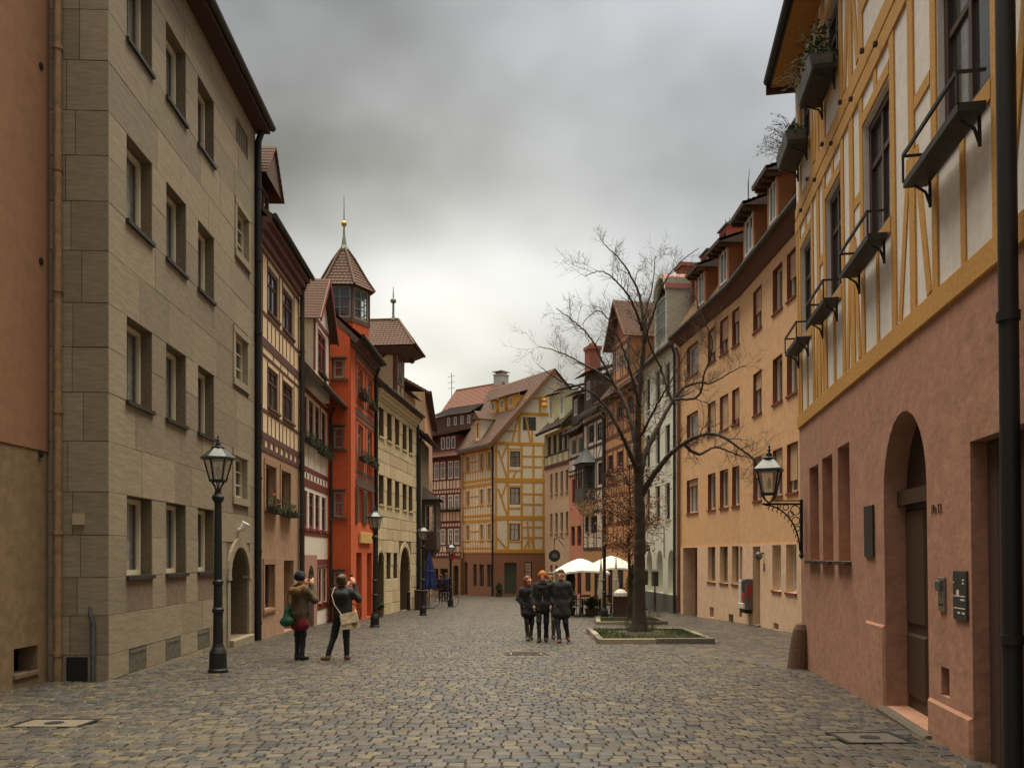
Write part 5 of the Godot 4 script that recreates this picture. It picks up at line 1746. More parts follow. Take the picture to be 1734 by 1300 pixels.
	# eaves and roofs, both halves
	for q in [[h, 0.0, L, 11.95], [b, 0.0, Lb, 12.16]]:
		var n: Node3D = q[0]
		var ev := MB.new()
		ev.hexa([Vector3(q[1], q[3] - 0.02, 0.06), Vector3(q[2], q[3] - 0.02, 0.06), Vector3(q[2], q[3] - 0.02, -0.1), Vector3(q[1], q[3] - 0.02, -0.1), Vector3(q[1], q[3] + 0.32, 0.42), Vector3(q[2], q[3] + 0.32, 0.42), Vector3(q[2], q[3] + 0.32, -0.1), Vector3(q[1], q[3] + 0.32, -0.1)])
		put(ev, "eaves", mat("eaves_brown", C(96, 64, 46), 0.75, "wood", 0.7), n)
		gutter(n, q[1], q[2], q[3] + 0.34, 0.5, mats.pipe_dark, 0.09)
		var rf := MB.new()
		var y: float = q[3] + 0.34
		rf.courses(Vector3(q[1], y, 0.42), Vector3(q[2], y, 0.42), Vector3(q[2], y + 3.1, -1.6), Vector3(q[1], y + 3.1, -1.6), 0.2, 0.03)
		rf.courses(Vector3(q[1], y + 3.1, -1.6), Vector3(q[2], y + 3.1, -1.6), Vector3(q[2], y + 4.6, -4.2), Vector3(q[1], y + 4.6, -4.2), 0.2, 0.03)
		rf.quad(Vector3(q[2], y, -6), Vector3(q[1], y, -6), Vector3(q[1], y + 4.6, -4.2), Vector3(q[2], y + 4.6, -4.2))
		for e in [q[1], q[2]]:
			rf.quad(Vector3(e, y, 0.42), Vector3(e, y + 3.1, -1.6), Vector3(e, y + 4.6, -4.2), Vector3(e, y, -6))
		put(rf, "roof", mat("tile_tan", C(170, 138, 96), 0.88, "tile", 0.9, 0.4), n)
	# brown dormers with front windows and small tiled roofs
	var dk := mat("dormer_brown", C(122, 74, 40), 0.8, "wood", 0.5)
	var frm := mat("dormer_trim", C(176, 112, 60), 0.75, "wood", 0.7)
	for q in [[h, 4.0, 5.05, 12.6], [h, 1.2, 2.5, 12.6], [b, 5.75, 6.85, 12.75], [b, 3.1, 4.2, 12.75], [h, 7.2, 8.3, 12.6], [h, 10.4, 11.5, 12.6]]:
		var n: Node3D = q[0]
		var u0: float = q[1]
		var u1: float = q[2]
		var v: float = q[3]
		var wr := [u0 + 0.16, u1 - 0.16, v + 0.25, v + 1.5]
		var dm := wall(n, dk, u0, u1, v - 0.2, v + 1.72, [wr], 2.2, 0.06, 0.2, "dormer")
		win(n, wr, 0.15, 2, 1, fr, 0.07, {"curtain": 0.2})
		studs(n, [u0 + 0.06, u1 - 0.06], v - 0.1, v + 1.7, 0.13, frm, 0.03, 0.2)
		var rf := MB.new()
		rf.courses(Vector3(u0 - 0.25, v + 1.66, 0.65), Vector3(u1 + 0.25, v + 1.66, 0.65), Vector3(u1 + 0.15, v + 2.5, -1.7), Vector3(u0 - 0.15, v + 2.5, -1.7), 0.18, 0.03)
		rf.quad(Vector3(u1 + 0.25, v + 1.56, 0.65), Vector3(u0 - 0.25, v + 1.56, 0.65), Vector3(u0 - 0.25, v + 1.6, -1.0), Vector3(u1 + 0.25, v + 1.6, -1.0))
		rf.quad(Vector3(u0 - 0.25, v + 1.56, 0.65), Vector3(u1 + 0.25, v + 1.56, 0.65), Vector3(u1 + 0.25, v + 1.68, 0.65), Vector3(u0 - 0.25, v + 1.68, 0.65))
		rf.tri(Vector3(u0 - 0.25, v + 1.56, 0.65), Vector3(u0 - 0.2, v + 2.45, -1.7), Vector3(u0 - 0.25, v + 1.56, -1.7)); rf.tri(Vector3(u1 + 0.25, v + 1.56, 0.65), Vector3(u1 + 0.25, v + 1.56, -1.7), Vector3(u1 + 0.2, v + 2.45, -1.7))
		put(rf, "dormer_roof", mats.tile_dark, dm)
		for k in 4: # rafter tails under the dormer eaves
			var mb := MB.new()
			var x := lerpf(u0 - 0.1, u1 + 0.1, k / 3.0)
			mb.box(Vector3(x - 0.04, v + 1.44, 0.15), Vector3(x + 0.04, v + 1.555, 0.58))
			put(mb, "rafter_tail", mats.wood_dark, dm)
	# red box dormers higher up
	var rd := mat("dormer_red", C(150, 68, 48), 0.8, "plaster", 0.5)
	for q in [[h, -1.0, 0.0, 16.4], [b, 2.7, 3.7, 16.35], [b, 0.2, 1.2, 16.2], [h, 3.0, 4.0, 16.6]]:
		var n: Node3D = q[0]
		var u0: float = q[1]
		var u1: float = q[2]
		var v: float = q[3]
		var wr := [u0 + 0.16, u1 - 0.16, v - 1.2, v - 0.2]
		var dm := wall(n, rd, u0, u1, v - 2.2, v, [wr], 3.0, 0.1, -0.9, "box_dormer")
		win(n, wr, -0.98, 2, 1, mats.frame_dark, 0.07)
		var rf := MB.new()
		rf.box(Vector3(u0 - 0.06, v, -3.9), Vector3(u1 + 0.06, v + 0.06, -0.82))
		put(rf, "dormer_cap", mats.zinc, dm)
	var cb := MB.new()
	cb.box(Vector3(4.6, 15.0, -4.4), Vector3(5.5, 18.6, -3.6)); cb.box(Vector3(4.5, 18.6, -4.5), Vector3(5.6, 18.75, -3.5))
	put(cb, "chimney", mat("chimney_brick", C(166, 98, 72), 0.9, "tile", 0.7), h)
	var c3 := MB.new()
	c3.box(Vector3(2.4, 16.0, -3.9), Vector3(3.0, 17.6, -3.3))
	put(c3, "chimney", mats.chimney_brick, b)
	var an := MB.new()
	an.tube([Vector3(0.6, 15.2, -3.0), Vector3(0.6, 19.6, -3.0)], [0.035, 0.025], 5)
	an.tube([Vector3(0.6, 19.6, -3.0), Vector3(0.5, 20.2, -3.1)], [0.02, 0.01], 4)
	an.tube([Vector3(-0.7, 18.2, -2.4), Vector3(1.1, 18.25, -3.3)], [0.02, 0.02], 4)
	for k in 9:
		var p := Vector3(-0.7, 18.2, -2.4).lerp(Vector3(1.1, 18.25, -3.3), k / 8.0)
		an.tube([p - Vector3(0, 0.16, 0), p + Vector3(0, 0.16, 0)], [0.012, 0.012], 4)
	put(an, "aerial", mats.iron, b)
	downpipe(b, 0.08, 0.0, 12.1, 0.1, mat("pipe_rust", C(146, 84, 48), 0.6, "cloth", 1.0), 0.065)

func reveal_trim(h: Node, r: Array, m: Material) -> void: # the painted lining of a window recess
	var mb := MB.new()
	var t := 0.018
	mb.box(Vector3(r[0], r[2], -0.2), Vector3(r[0] + t, r[3], 0.012)); mb.box(Vector3(r[1] - t, r[2], -0.2), Vector3(r[1], r[3], 0.012)); mb.box(Vector3(r[0] + t, r[3] - t, -0.2), Vector3(r[1] - t, r[3], 0.012))
	put(mb, "window_lining", m, h)

func house_green() -> void:
	var h := house("pale_green_house", "pale green house with arched ground floor and a round-topped dormer", Vector2(7.0, 44.4), Vector2(7.62, 38.45))
	var L := 5.95
	var gr := mat("mint_plaster", C(232, 232, 212), 0.92, "plaster", 0.45, 0.3)
	var op := []
	for v in [[10.26, 11.95], [7.3, 9.0], [4.46, 6.2]]:
		op.append([2.3, 3.1, v[0], v[1]]); op.append([4.0, 4.8, v[0], v[1]]); op.append([0.5, 1.25, v[0], v[1]])
	var ar := []
	for u in [[0.6, 1.7], [2.5, 3.6], [4.45, 5.55]]:
		ar.append([u[0], u[1], 0.9, 3.0, 0.7, 0.45])
	wall(h, gr, 0, L, -0.6, 12.5, op + ar, 7.0, 0.2)
	for r in op:
		win(h, r, -0.16, 2, 2, mats.frame_dark, 0.09, {"transom": 0.33, "sill": gr, "sill_out": 0.07, "curtain": 0.15})
	for r in ar:
		var mb := MB.new()
		mb.box(Vector3(r[0], r[2], -0.47), Vector3(r[1], r[3], -0.43))
		put(mb, "arch_back", gr, h)
		win(h, [r[0] + 0.55, r[1] - 0.05, 0.95, 2.3], -0.42, 1, 2, mats.frame_dark, 0.07)
	var pl := MB.new()
	pl.cbox(Vector3(0, -0.6, -0.05), Vector3(L, 0.88, 0.06), 0.02)
	put(pl, "plinth", mat("plinth_slate", C(96, 100, 92), 0.85, "stone", 0.7, 0.5), h)
	var co := MB.new()
	co.box(Vector3(0, 12.3, -0.05), Vector3(L, 12.5, 0.14))
	put(co, "cornice", gr, h)
	roof(h, mats.tile_red, 0, L, 12.5, 16.4, 0.35, -3.5, -7.0, 0.0, 0.18)
	gutter(h, 0, L, 12.5, 0.4, mats.zinc)
	# round-topped dormer
	var dg := mat("dormer_lichen", C(170, 170, 150), 0.85, "stone", 0.6)
	var dr := [2.75, 4.35, 13.1, 16.1, 0.78]
	var dm := wall(h, dg, 2.45, 4.65, 12.4, 16.0, [[2.75, 4.35, 13.1, 15.99, 0.7]], 2.6, 0.1, 0.1, "dormer")
	win(h, [2.8, 4.3, 13.15, 15.25], 0.02, 4, 3, mats.frame_grey, 0.07, {"bar": 0.04})
	var arc := MB.new()
	var tp := MB.new()
	for k in 12:
		var a0 := PI * k / 12
		var a1 := PI * (k + 1) / 12
		var p := Vector3(3.55 + 1.15 * cos(a0), 15.45 + 1.0 * sin(a0), 0)
		var q := Vector3(3.55 + 1.15 * cos(a1), 15.45 + 1.0 * sin(a1), 0)
		var pi := Vector3(3.55 + 0.95 * cos(a0), 15.45 + 0.8 * sin(a0), 0)
		var qi := Vector3(3.55 + 0.95 * cos(a1), 15.45 + 0.8 * sin(a1), 0)
		var f := Vector3(0, 0, 0.2)
		arc.quad(pi + f, p + f, q + f, qi + f)
		tp.quad(p + f, p - Vector3(0, 0, 2.6), q - Vector3(0, 0, 2.6), q + f)
		arc.quad(qi + f, qi, pi, pi + f)
	put(arc, "arch_trim", mats.white_paint, dm)
	put(tp, "dormer_roof", mat("copper_red", C(138, 78, 62), 0.7, "plaster", 0.6), dm)
	var rb := wall(h, mats.dormer_red, 4.75, 5.65, 13.4, 15.9, [[4.95, 5.45, 14.6, 15.7]], 3.0, 0.1, -1.0, "box_dormer")
	win(h, [4.95, 5.45, 14.6, 15.7], -1.08, 1, 1, mats.frame_dark, 0.07)
	downpipe(h, L - 0.12, 0.0, 12.4, 0.1, mats.pipe_dark, 0.07)
	downpipe(h, 0.12, 0.0, 12.4, 0.1, mat("pipe_ochre", C(196, 150, 84), 0.6), 0.06)
	# hanging shop sign and wrought bracket
	var sg := thing("shop_sign", "black box sign with white letters hanging before the pale green house", "sign")
	sg.transform = h.transform * Transform3D(Basis(), Vector3(2.1, 2.95, 0.0))
	var bx := MB.new()
	bx.cbox(Vector3(-0.06, 0, 0.25), Vector3(0.06, 0.32, 1.05), 0.01)
	put(bx, "sign_box", mats.iron, sg)
	var bk := MB.new()
	bk.tube([Vector3(0, 0.4, 0), Vector3(0, 0.4, 1.05)], [0.02, 0.02], 5); bk.tube([Vector3(0, 0.4, 0.35), Vector3(0, 0.32, 0.35)], [0.012, 0.012], 4); bk.tube([Vector3(0, 0.4, 0.95), Vector3(0, 0.32, 0.95)], [0.012, 0.012], 4)
	put(bk, "bracket", mats.iron, sg)
	var lt := MB.new() # worn white capitals, too blurred to read
	for k in 7:
		var z := 0.94 - k * 0.095
		lt.box(Vector3(0.06, 0.1, z - 0.06), Vector3(0.068, 0.22, z - 0.042))
		if k % 2 == 0: lt.box(Vector3(0.06, 0.2, z - 0.04), Vector3(0.068, 0.22, z))
		if k % 3 != 1: lt.box(Vector3(0.06, 0.15, z - 0.04), Vector3(0.068, 0.168, z))
		lt.box(Vector3(0.06, 0.1, z - 0.018), Vector3(0.068, 0.15 + 0.07 * (k % 2), z))
	put(lt, "lettering", mats.frame_white, sg)
	var wb := thing("iron_bracket", "thin wrought iron sign bracket on the pale green wall", "bracket")
	wb.transform = h.transform * Transform3D(Basis(), Vector3(3.95, 2.6, 0.02))
	var wm := MB.new()
	wm.tube([Vector3(0, 0, 0.02), Vector3(0, 1.5, 0.02)], [0.02, 0.02], 5); wm.tube([Vector3(0, 1.2, 0.02), Vector3(0, 1.2, 0.75)], [0.016, 0.016], 5)
	var cv := []
	var cr := []
	for k in 9:
		cv.append(Vector3(0, 0.75 + 0.4 * sin(PI * 0.5 * k / 8.0), 0.05 + 0.65 * (1.0 - cos(PI * 0.5 * k / 8.0))))
		cr.append(0.014)
	wm.tube(cv, cr, 5)
	put(wm, "scroll", mats.iron, wb)
	for k in 2:
		var o := thing("lantern_box", ["dark box on a thin post before the left pier of the pale green arches", "dark box on a thin post before the right pier of the pale green arches"][k], "box", Vector3.ZERO, 0, "dark boxes before the pale green arches")
		o.transform = h.transform * Transform3D(Basis(), Vector3(2.08 + k * 1.9, 0.2, 0.5))
		o.position.y = g(41.5)
		var p := MB.new()
		p.tube([Vector3(0, 0, 0), Vector3(0, 1.3, 0)], [0.035, 0.035], 8); p.lathe([[0.16, 0.0], [0.16, 0.04], [0.05, 0.07], [0.0, 0.07]], 10)
		put(p, "post", mats.iron, o)
		var q := MB.new()
		q.cbox(Vector3(-0.2, 1.25, -0.12), Vector3(0.2, 1.95, 0.12), 0.02); q.hexa([Vector3(-0.24, 1.95, 0.16), Vector3(0.24, 1.95, 0.16), Vector3(0.24, 1.95, -0.16), Vector3(-0.24, 1.95, -0.16), Vector3(-0.1, 2.05, 0.05), Vector3(0.1, 2.05, 0.05), Vector3(0.1, 2.05, -0.05), Vector3(-0.1, 2.05, -0.05)])
		put(q, "case", mat("case_brown", C(66, 58, 48), 0.7, "wood", 1.0), o)

func timber_front(h: Node, L: float, floors: Array, us: Array, ww: float, tm: Material, fm: Material, sub := 4) -> Array: # windows and timbers for a regular half-timbered storey stack
	var op := []
	for f in floors:
		for u in us:
			op.append([u, u + ww, f[0], f[1]])
	return op

func houses_far_right() -> void:
	# orange half-timbered house
	var h := house("rust_timber_house", "orange house with rust brown timbers and a gabled dormer behind the bare tree", Vector2(5.74, 51.4), Vector2(7.0, 44.45))
	var L := 7.06
	var org := mat("tangerine_plaster", C(212, 158, 108), 0.92, "plaster", 0.45, 0.3)
	var tm := mat("timber_rust", C(122, 72, 52), 0.75, "wood", 0.9, 0.3)
	var us := [0.6, 2.55, 4.4, 5.9]
	var op := []
	for v in [[10.92, 11.8], [7.94, 8.9], [4.9, 6.1]]:
		for u in us:
			op.append([u, u + 0.95, v[0], v[1]])
	var low := [[0.5, 1.5, 0.0, 2.4], [2.2, 3.6, 0.6, 2.4], [4.4, 6.4, 0.6, 2.4]]
	wall(h, org, 0, L, -0.6, 12.2, op + low, 7.0, 0.14)
	for i in op.size():
		win(h, op[i], -0.11, 2, 2, mats.frame_white if i % 3 == 0 else mats.frame_dark, 0.1, {"transom": 0.33, "sill": tm, "sill_out": 0.06})
	for r in low:
		win(h, r, -0.12, 2, 1, mats.wood_dark, 0.09)
	for v in [[3.3, 3.6], [6.3, 6.5], [6.95, 7.15], [9.1, 9.3], [9.8, 10.05], [12.0, 12.2], [7.7, 7.82], [10.7, 10.82], [4.62, 4.8]]:
		hbeam(h, 0, L, v[0], v[1], tm, 0.05)
	for r in [[3.6, 4.62], [4.8, 6.3], [7.15, 7.7], [7.82, 9.1], [10.05, 10.7], [10.82, 12.0]]:
		studs(h, [0.08, 0.5, 1.65, 2.45, 3.6, 4.3, 5.45, 5.8, 6.95], r[0], r[1], 0.14, tm)
	for k in 4:
		for v in [7.15, 10.05]:
			beam(h, us[k] + 0.1, v, us[k] + 0.4, v + 0.6, 0.09, tm); beam(h, us[k] + 0.85, v, us[k] + 0.55, v + 0.6, 0.09, tm)
	for k in 14:
		beam(h, 0.3 + k * 0.5, 6.5, 0.3 + k * 0.5, 6.95, 0.1, tm)
	roof(h, mats.tile_brown, 0, L, 12.2, 17.0, 0.55, -3.5, -7.0, 0.0, 0.18)
	gutter(h, 0, L, 12.15, 0.6, mats.tile_brown)
	var dw := [[2.85, 3.6, 13.45, 14.6], [4.2, 4.9, 13.45, 14.6]]
	var dm := wall(h, org, 2.2, 5.4, 12.2, 15.1, dw, 3.0, 0.1, 0.2, "dormer")
	for r in dw:
		win(h, r, 0.12, 2, 1, mats.frame_white, 0.08)
	studs(h, [2.3, 2.75, 3.75, 4.1, 5.0, 5.3], 12.9, 15.0, 0.14, tm, 0.04, 0.2)
	for v in [12.8, 14.75]:
		hbeam(h, 2.2, 5.4, v, v + 0.2, tm, 0.05, 0.2)
	beam(h, 2.3, 13.0, 2.75, 14.6, 0.1, tm, 0.03, 0.2); beam(h, 5.3, 13.0, 5.0, 14.6, 0.1, tm, 0.03, 0.2)
	var gb := MB.new()
	gb.tri(Vector3(2.2, 15.1, 0.2), Vector3(5.4, 15.1, 0.2), Vector3(3.8, 17.2, 0.2))
	put(gb, "dormer_gable", mat("gable_rust", C(164, 100, 78), 0.85, "wood", 0.7), dm)
	var rf := MB.new()
	rf.courses(Vector3(1.8, 14.9, 0.7), Vector3(1.8, 14.9, -3.5), Vector3(3.8, 17.4, -3.5), Vector3(3.8, 17.4, 0.7), 0.17, 0.03)
	rf.courses(Vector3(5.8, 14.9, -3.5), Vector3(5.8, 14.9, 0.7), Vector3(3.8, 17.4, 0.7), Vector3(3.8, 17.4, -3.5), 0.17, 0.03)
	put(rf, "dormer_roof", mats.tile_brown, dm)
	beam(h, 1.8, 14.85, 3.8, 17.3, 0.18, tm, 0.05, 0.68); beam(h, 3.8, 17.3, 5.8, 14.85, 0.18, tm, 0.05, 0.68)
	var ch := MB.new()
	ch.box(Vector3(5.6, 15.0, -3.2), Vector3(6.5, 18.6, -2.4)); ch.box(Vector3(5.5, 18.6, -3.3), Vector3(6.6, 18.8, -2.3))
	put(ch, "chimney", mats.chimney_brick, h)
	downpipe(h, 0.1, 0, 12.1, 0.1, mats.pipe_dark, 0.06)
	flower_box(h, 0.5, 3.6, 7.6, "long reddish window box on the rust timber house behind the tree", 0.35, 0.3, mat("ivy_red", C(110, 62, 50), 0.85))
	# dark house with oriel
	var k2 := house("dark_timber_house", "white house with dark brown timbers and a slate-capped oriel", Vector2(4.76, 55.6), Vector2(5.74, 51.42))
	var Lk := 4.29
	var wh := mat("eggshell_plaster", C(234, 224, 204), 0.92, "plaster", 0.5)
	var td := mat("timber_black", C(74, 58, 48), 0.8, "wood", 0.9)
	var o5 := [[1.1, 2.05, 10.25, 11.4], [2.75, 3.7, 10.2, 11.3], [0.3, 1.1, 4.4, 5.5], [1.5, 2.8, 4.4, 5.5], [2.9, 4.0, 7.4, 8.8], [0.4, 1.5, 0.6, 2.6], [2.2, 3.6, 0.2, 2.6]]
	wall(k2, wh, 0, Lk, 3.3, 12.0, o5.slice(0, 5), 7.0, 0.14)
	wall(k2, mat("tan_base", C(196, 150, 100), 0.92, "worn", 0.5), 0, Lk, -0.9, 3.3, o5.slice(5), 7.0, 0.2, 0.0, "lower_wall")
	for r in o5:
		win(k2, r, -0.11, 2, 2, mats.frame_dark if r[2] > 3 else mats.wood_dark, 0.09, {"transom": 0.33})
	for v in [[3.3, 3.5], [5.7, 5.9], [6.3, 6.5], [7.1, 7.25], [8.9, 9.15], [9.85, 10.05], [11.5, 11.75]]:
		hbeam(k2, 0, Lk, v[0], v[1], td, 0.05)
	for r in [[3.5, 5.7], [6.5, 7.1], [7.25, 8.9], [9.15, 9.85], [10.05, 11.5]]:
		studs(k2, [0.08, 0.75, 1.0, 2.15, 2.65, 3.8, 4.2], r[0], r[1], 0.13, td)
	beam(k2, 0.2, 9.2, 0.7, 9.8, 0.1, td); beam(k2, 3.0, 9.2, 3.5, 9.8, 0.1, td); beam(k2, 2.9, 6.5, 3.4, 7.1, 0.1, td)
	var ob := MB.new()
	for f in [[6.3, 7.3, 0.0], [8.7, 8.95, 0.0]]:
		ob.hexa([Vector3(0.35, f[0], 0.7), Vector3(2.1, f[0], 0.7), Vector3(2.4, f[0], 0), Vector3(0.05, f[0], 0), Vector3(0.35, f[1], 0.7), Vector3(2.1, f[1], 0.7), Vector3(2.4, f[1], 0), Vector3(0.05, f[1], 0)])
	for x in [0.35, 0.92, 1.46, 2.0]:
		ob.box(Vector3(x, 7.3, 0.6), Vector3(x + 0.1, 8.7, 0.7))
	ob.box(Vector3(0.1, 7.3, 0.02), Vector3(2.35, 8.7, 0.08))
	var oo := put(ob, "oriel", mat("oriel_slate", C(82, 80, 74), 0.7, "wood", 0.9), k2)
	for x in [0.46, 1.03, 1.57]:
		win(k2, [x, x + 0.44, 7.3, 8.7], 0.62, 1, 2, mats.frame_dark, 0.05)
	var oc := MB.new()
	oc.hexa([Vector3(0.45, 5.6, 0.3), Vector3(2.0, 5.6, 0.3), Vector3(2.1, 5.6, 0), Vector3(0.3, 5.6, 0), Vector3(0.35, 6.3, 0.7), Vector3(2.1, 6.3, 0.7), Vector3(2.4, 6.3, 0), Vector3(0.05, 6.3, 0)])
	put(oc, "oriel_foot", mat("cream_stone", C(210, 190, 150), 0.9, "stone", 0.7), oo)
	var rf2 := MB.new()
	var tip := Vector3(1.22, 10.0, 0.2)
	var cs := [Vector3(-0.1, 8.9, 0), Vector3(0.2, 8.9, 0.9), Vector3(2.25, 8.9, 0.9), Vector3(2.55, 8.9, 0)]
	for i in 3:
		rf2.courses(cs[i], cs[i + 1], tip, tip, 0.2, 0.02)
	put(rf2, "oriel_roof", mat("slate_blue", C(104, 112, 108), 0.6, "tile", 1.0), oo)
	roof(k2, mats.tile_dark, 0, Lk, 12.0, 16.0, 0.6, -3.5, -7.0, 0.0, 0.18)
	var xw := [[0.9, 1.7, 13.1, 14.3]]
	var xd := wall(k2, td, 0.5, 2.1, 12.4, 14.7, xw, 2.6, 0.1, 0.1, "dormer")
	win(k2, xw[0], 0.02, 2, 1, mats.frame_white, 0.08)
	var xr := MB.new()
	xr.courses(Vector3(0.1, 14.6, 0.7), Vector3(2.5, 14.6, 0.7), Vector3(2.3, 15.6, -2.2), Vector3(0.3, 15.6, -2.2), 0.18, 0.03)
	put(xr, "dormer_roof", mats.tile_dark, xd)
	downpipe(k2, Lk - 0.08, 0, 11.9, 0.1, td, 0.06)
	# pink house
	var p := house("salmon_house", "narrow salmon pink house with a white half-timbered top floor", Vector2(4.0, 58.3), Vector2(4.76, 55.62))
	var Lp := 2.79
	var sal := mat("salmon_plaster", C(208, 142, 112), 0.92, "plaster", 0.5)
	var po := [[0.55, 1.15, 6.65, 8.3], [1.7, 2.3, 6.65, 8.3], [0.35, 1.15, 3.7, 5.05], [1.55, 2.4, 3.7, 5.05], [0.4, 1.2, 0.4, 2.5], [1.5, 2.4, 0.4, 2.5]]
	wall(p, sal, 0, Lp, -0.9, 8.5, po, 7.0, 0.2)
	for r in po:
		win(p, r, -0.16, 1, 2, mat("frame_wine", C(104, 52, 48), 0.6), 0.09, {"transom": 0.35})
	var pu := [[0.6, 1.4, 9.95, 11.0], [1.95, 2.7, 9.9, 11.0]]
	wall(p, wh, 0, Lp, 8.5, 11.4, pu, 7.0, 0.1, 0.03, "upper_wall")
	for r in pu:
		win(p, r, -0.06, 2, 1, mats.frame_grey, 0.08)
	for v in [[8.5, 8.62], [8.78, 8.9], [9.6, 9.8], [11.2, 11.4]]:
		hbeam(p, 0, Lp, v[0], v[1], td, 0.04, 0.03)
	studs(p, [0.06, 0.45, 1.5, 1.85, 2.74], 8.9, 11.2, 0.09, td, 0.03, 0.03); studs(p, [0.3, 0.7, 1.1, 1.5, 1.9, 2.3], 8.62, 8.78, 0.09, td, 0.03, 0.03)
	roof(p, mats.tile_dark, 0, Lp, 11.4, 15.2, 0.5, -3.5, -7.0, 0.0, 0.18)
	gutter(p, 0, Lp, 11.4, 0.55, mats.pipe_dark)
	var pd := [[0.9, 1.6, 12.6, 13.7]]
	var pdm := wall(p, td, 0.6, 1.9, 12.0, 14.0, pd, 2.2, 0.1, 0.0, "dormer")
	win(p, pd[0], -0.08, 2, 1, mats.frame_white, 0.08)
	var pdr := MB.new()
	pdr.courses(Vector3(0.3, 13.95, 0.5), Vector3(2.2, 13.95, 0.5), Vector3(2.2, 14.8, -2.2), Vector3(0.3, 14.8, -2.2), 0.18, 0.03)
	put(pdr, "dormer_roof", mats.tile_brown, pdm)
	# beige stone house
	var s := house("beige_stone_house", "beige stone house with narrow windows and a pale lime timbered top floor", Vector2(2.5, 63.2), Vector2(4.0, 58.32))
	var Ls := 5.1
	var bg := mat("beige_stone", C(206, 178, 146), 0.92, "worn", 0.5, 0.4)
	var so := []
	for u in [1.15, 2.25, 3.35, 4.4]:
		so.append([u, u + 0.5, 7.66, 9.15]); so.append([u, u + 0.5, 4.8, 6.2]); so.append([u, u + 0.5, 1.0, 2.4])
	wall(s, bg, 0, Ls, -0.9, 9.58, so, 7.0, 0.22)
	for r in so:
		win(s, r, -0.2, 1, 2, mats.frame_dark, 0.06, {"transom": 0.35, "sill": bg, "sill_out": 0.1})
	var lime := mat("lime_panel", C(222, 218, 172), 0.9, "plaster", 0.6)
	var su := []
	for u in [0.75, 1.95, 3.1, 4.2]:
		su.append([u, u + 0.62, 10.58, 11.96])
	wall(s, lime, 0, Ls, 9.58, 12.2, su, 7.0, 0.1, 0.04, "upper_wall")
	for r in su:
		win(s, r, -0.05, 2, 1, mats.frame_dark, 0.07)
	hbeam(s, 0, Ls, 9.58, 9.84, mat("timber_plum", C(98, 62, 56), 0.75, "wood", 0.9), 0.06, 0.04); hbeam(s, 0, Ls, 10.46, 10.58, td, 0.04, 0.04)
	studs(s, [0.06, 0.35, 0.65, 1.5, 1.85, 2.7, 3.0, 3.8, 4.1, 5.0], 9.84, 12.2, 0.07, td, 0.03, 0.04)
	roof(s, mats.tile_dark, 0, Ls, 12.2, 16.4, 0.7, -3.5, -7.0, 0.1, 0.18)
	gutter(s, 0, Ls, 12.2, 0.75, mats.pipe_dark)
	for u in [0.9, 3.1]:
		var dd := [[u + 0.2, u + 0.75, 13.2, 14.6]]
		var dmm := wall(s, lime, u, u + 1.0, 12.6, 14.9, dd, 2.2, 0.08, 0.0, "dormer")
		win(s, dd[0], -0.06, 2, 2, mats.frame_white, 0.07)
		var r3 := MB.new()
		r3.courses(Vector3(u - 0.25, 14.85, 0.5), Vector3(u + 1.25, 14.85, 0.5), Vector3(u + 1.25, 15.6, -2.2), Vector3(u - 0.25, 15.6, -2.2), 0.18, 0.03)
		put(r3, "dormer_roof", mats.tile_dark, dmm)
	var cc := MB.new()
	cc.box(Vector3(1.8, 15.0, -3.4), Vector3(2.7, 18.3, -2.5)); cc.box(Vector3(1.72, 18.3, -3.48), Vector3(2.78, 18.55, -2.42)); cc.lathe([[0.34, 18.55], [0.3, 18.8], [0.0, 18.8]], 8, Vector3(2.25, 0, -2.95))
	put(cc, "chimney", mats.chimney_brick, s)
	var rs := thing("round_sign", "round dark green shop sign hanging on a bracket from the beige stone house", "sign")
	rs.transform = s.transform * Transform3D(Basis(), Vector3(4.3, 3.1, 0.05))
	var ds := MB.new()
	ds.lathe([[0.0, -0.04], [0.42, -0.04], [0.44, 0.0], [0.42, 0.04], [0.0, 0.04]], 20)
	var di := put(ds, "disc", mat("sign_green", C(50, 66, 62), 0.5), rs, Vector3(0, 0, 0.75))
	di.rotation = Vector3(0, 0, PI / 2)
	var db := MB.new()
	db.tube([Vector3(0, 1.2, 0), Vector3(0, 1.3, 0.4), Vector3(0, 1.15, 0.85)], [0.03, 0.03, 0.03], 5); db.tube([Vector3(0, 1.18, 0.75), Vector3(0, 0.42, 0.75)], [0.025, 0.02], 5); db.tube([Vector3(0, 0.6, 0), Vector3(0, 1.2, 0.5)], [0.02, 0.02], 5)
	put(db, "bracket", mats.iron, rs)
	var dl := MB.new()
	for k in 3:
		dl.box(Vector3(-0.16 + k * 0.13, -0.14, 0.0), Vector3(-0.1 + k * 0.13, 0.14, 0.012))
	var le := put(dl, "lettering", mat("sign_letters", C(150, 164, 156), 0.6), rs, Vector3(0.045, 0, 0.75))
	le.rotation.y = PI / 2

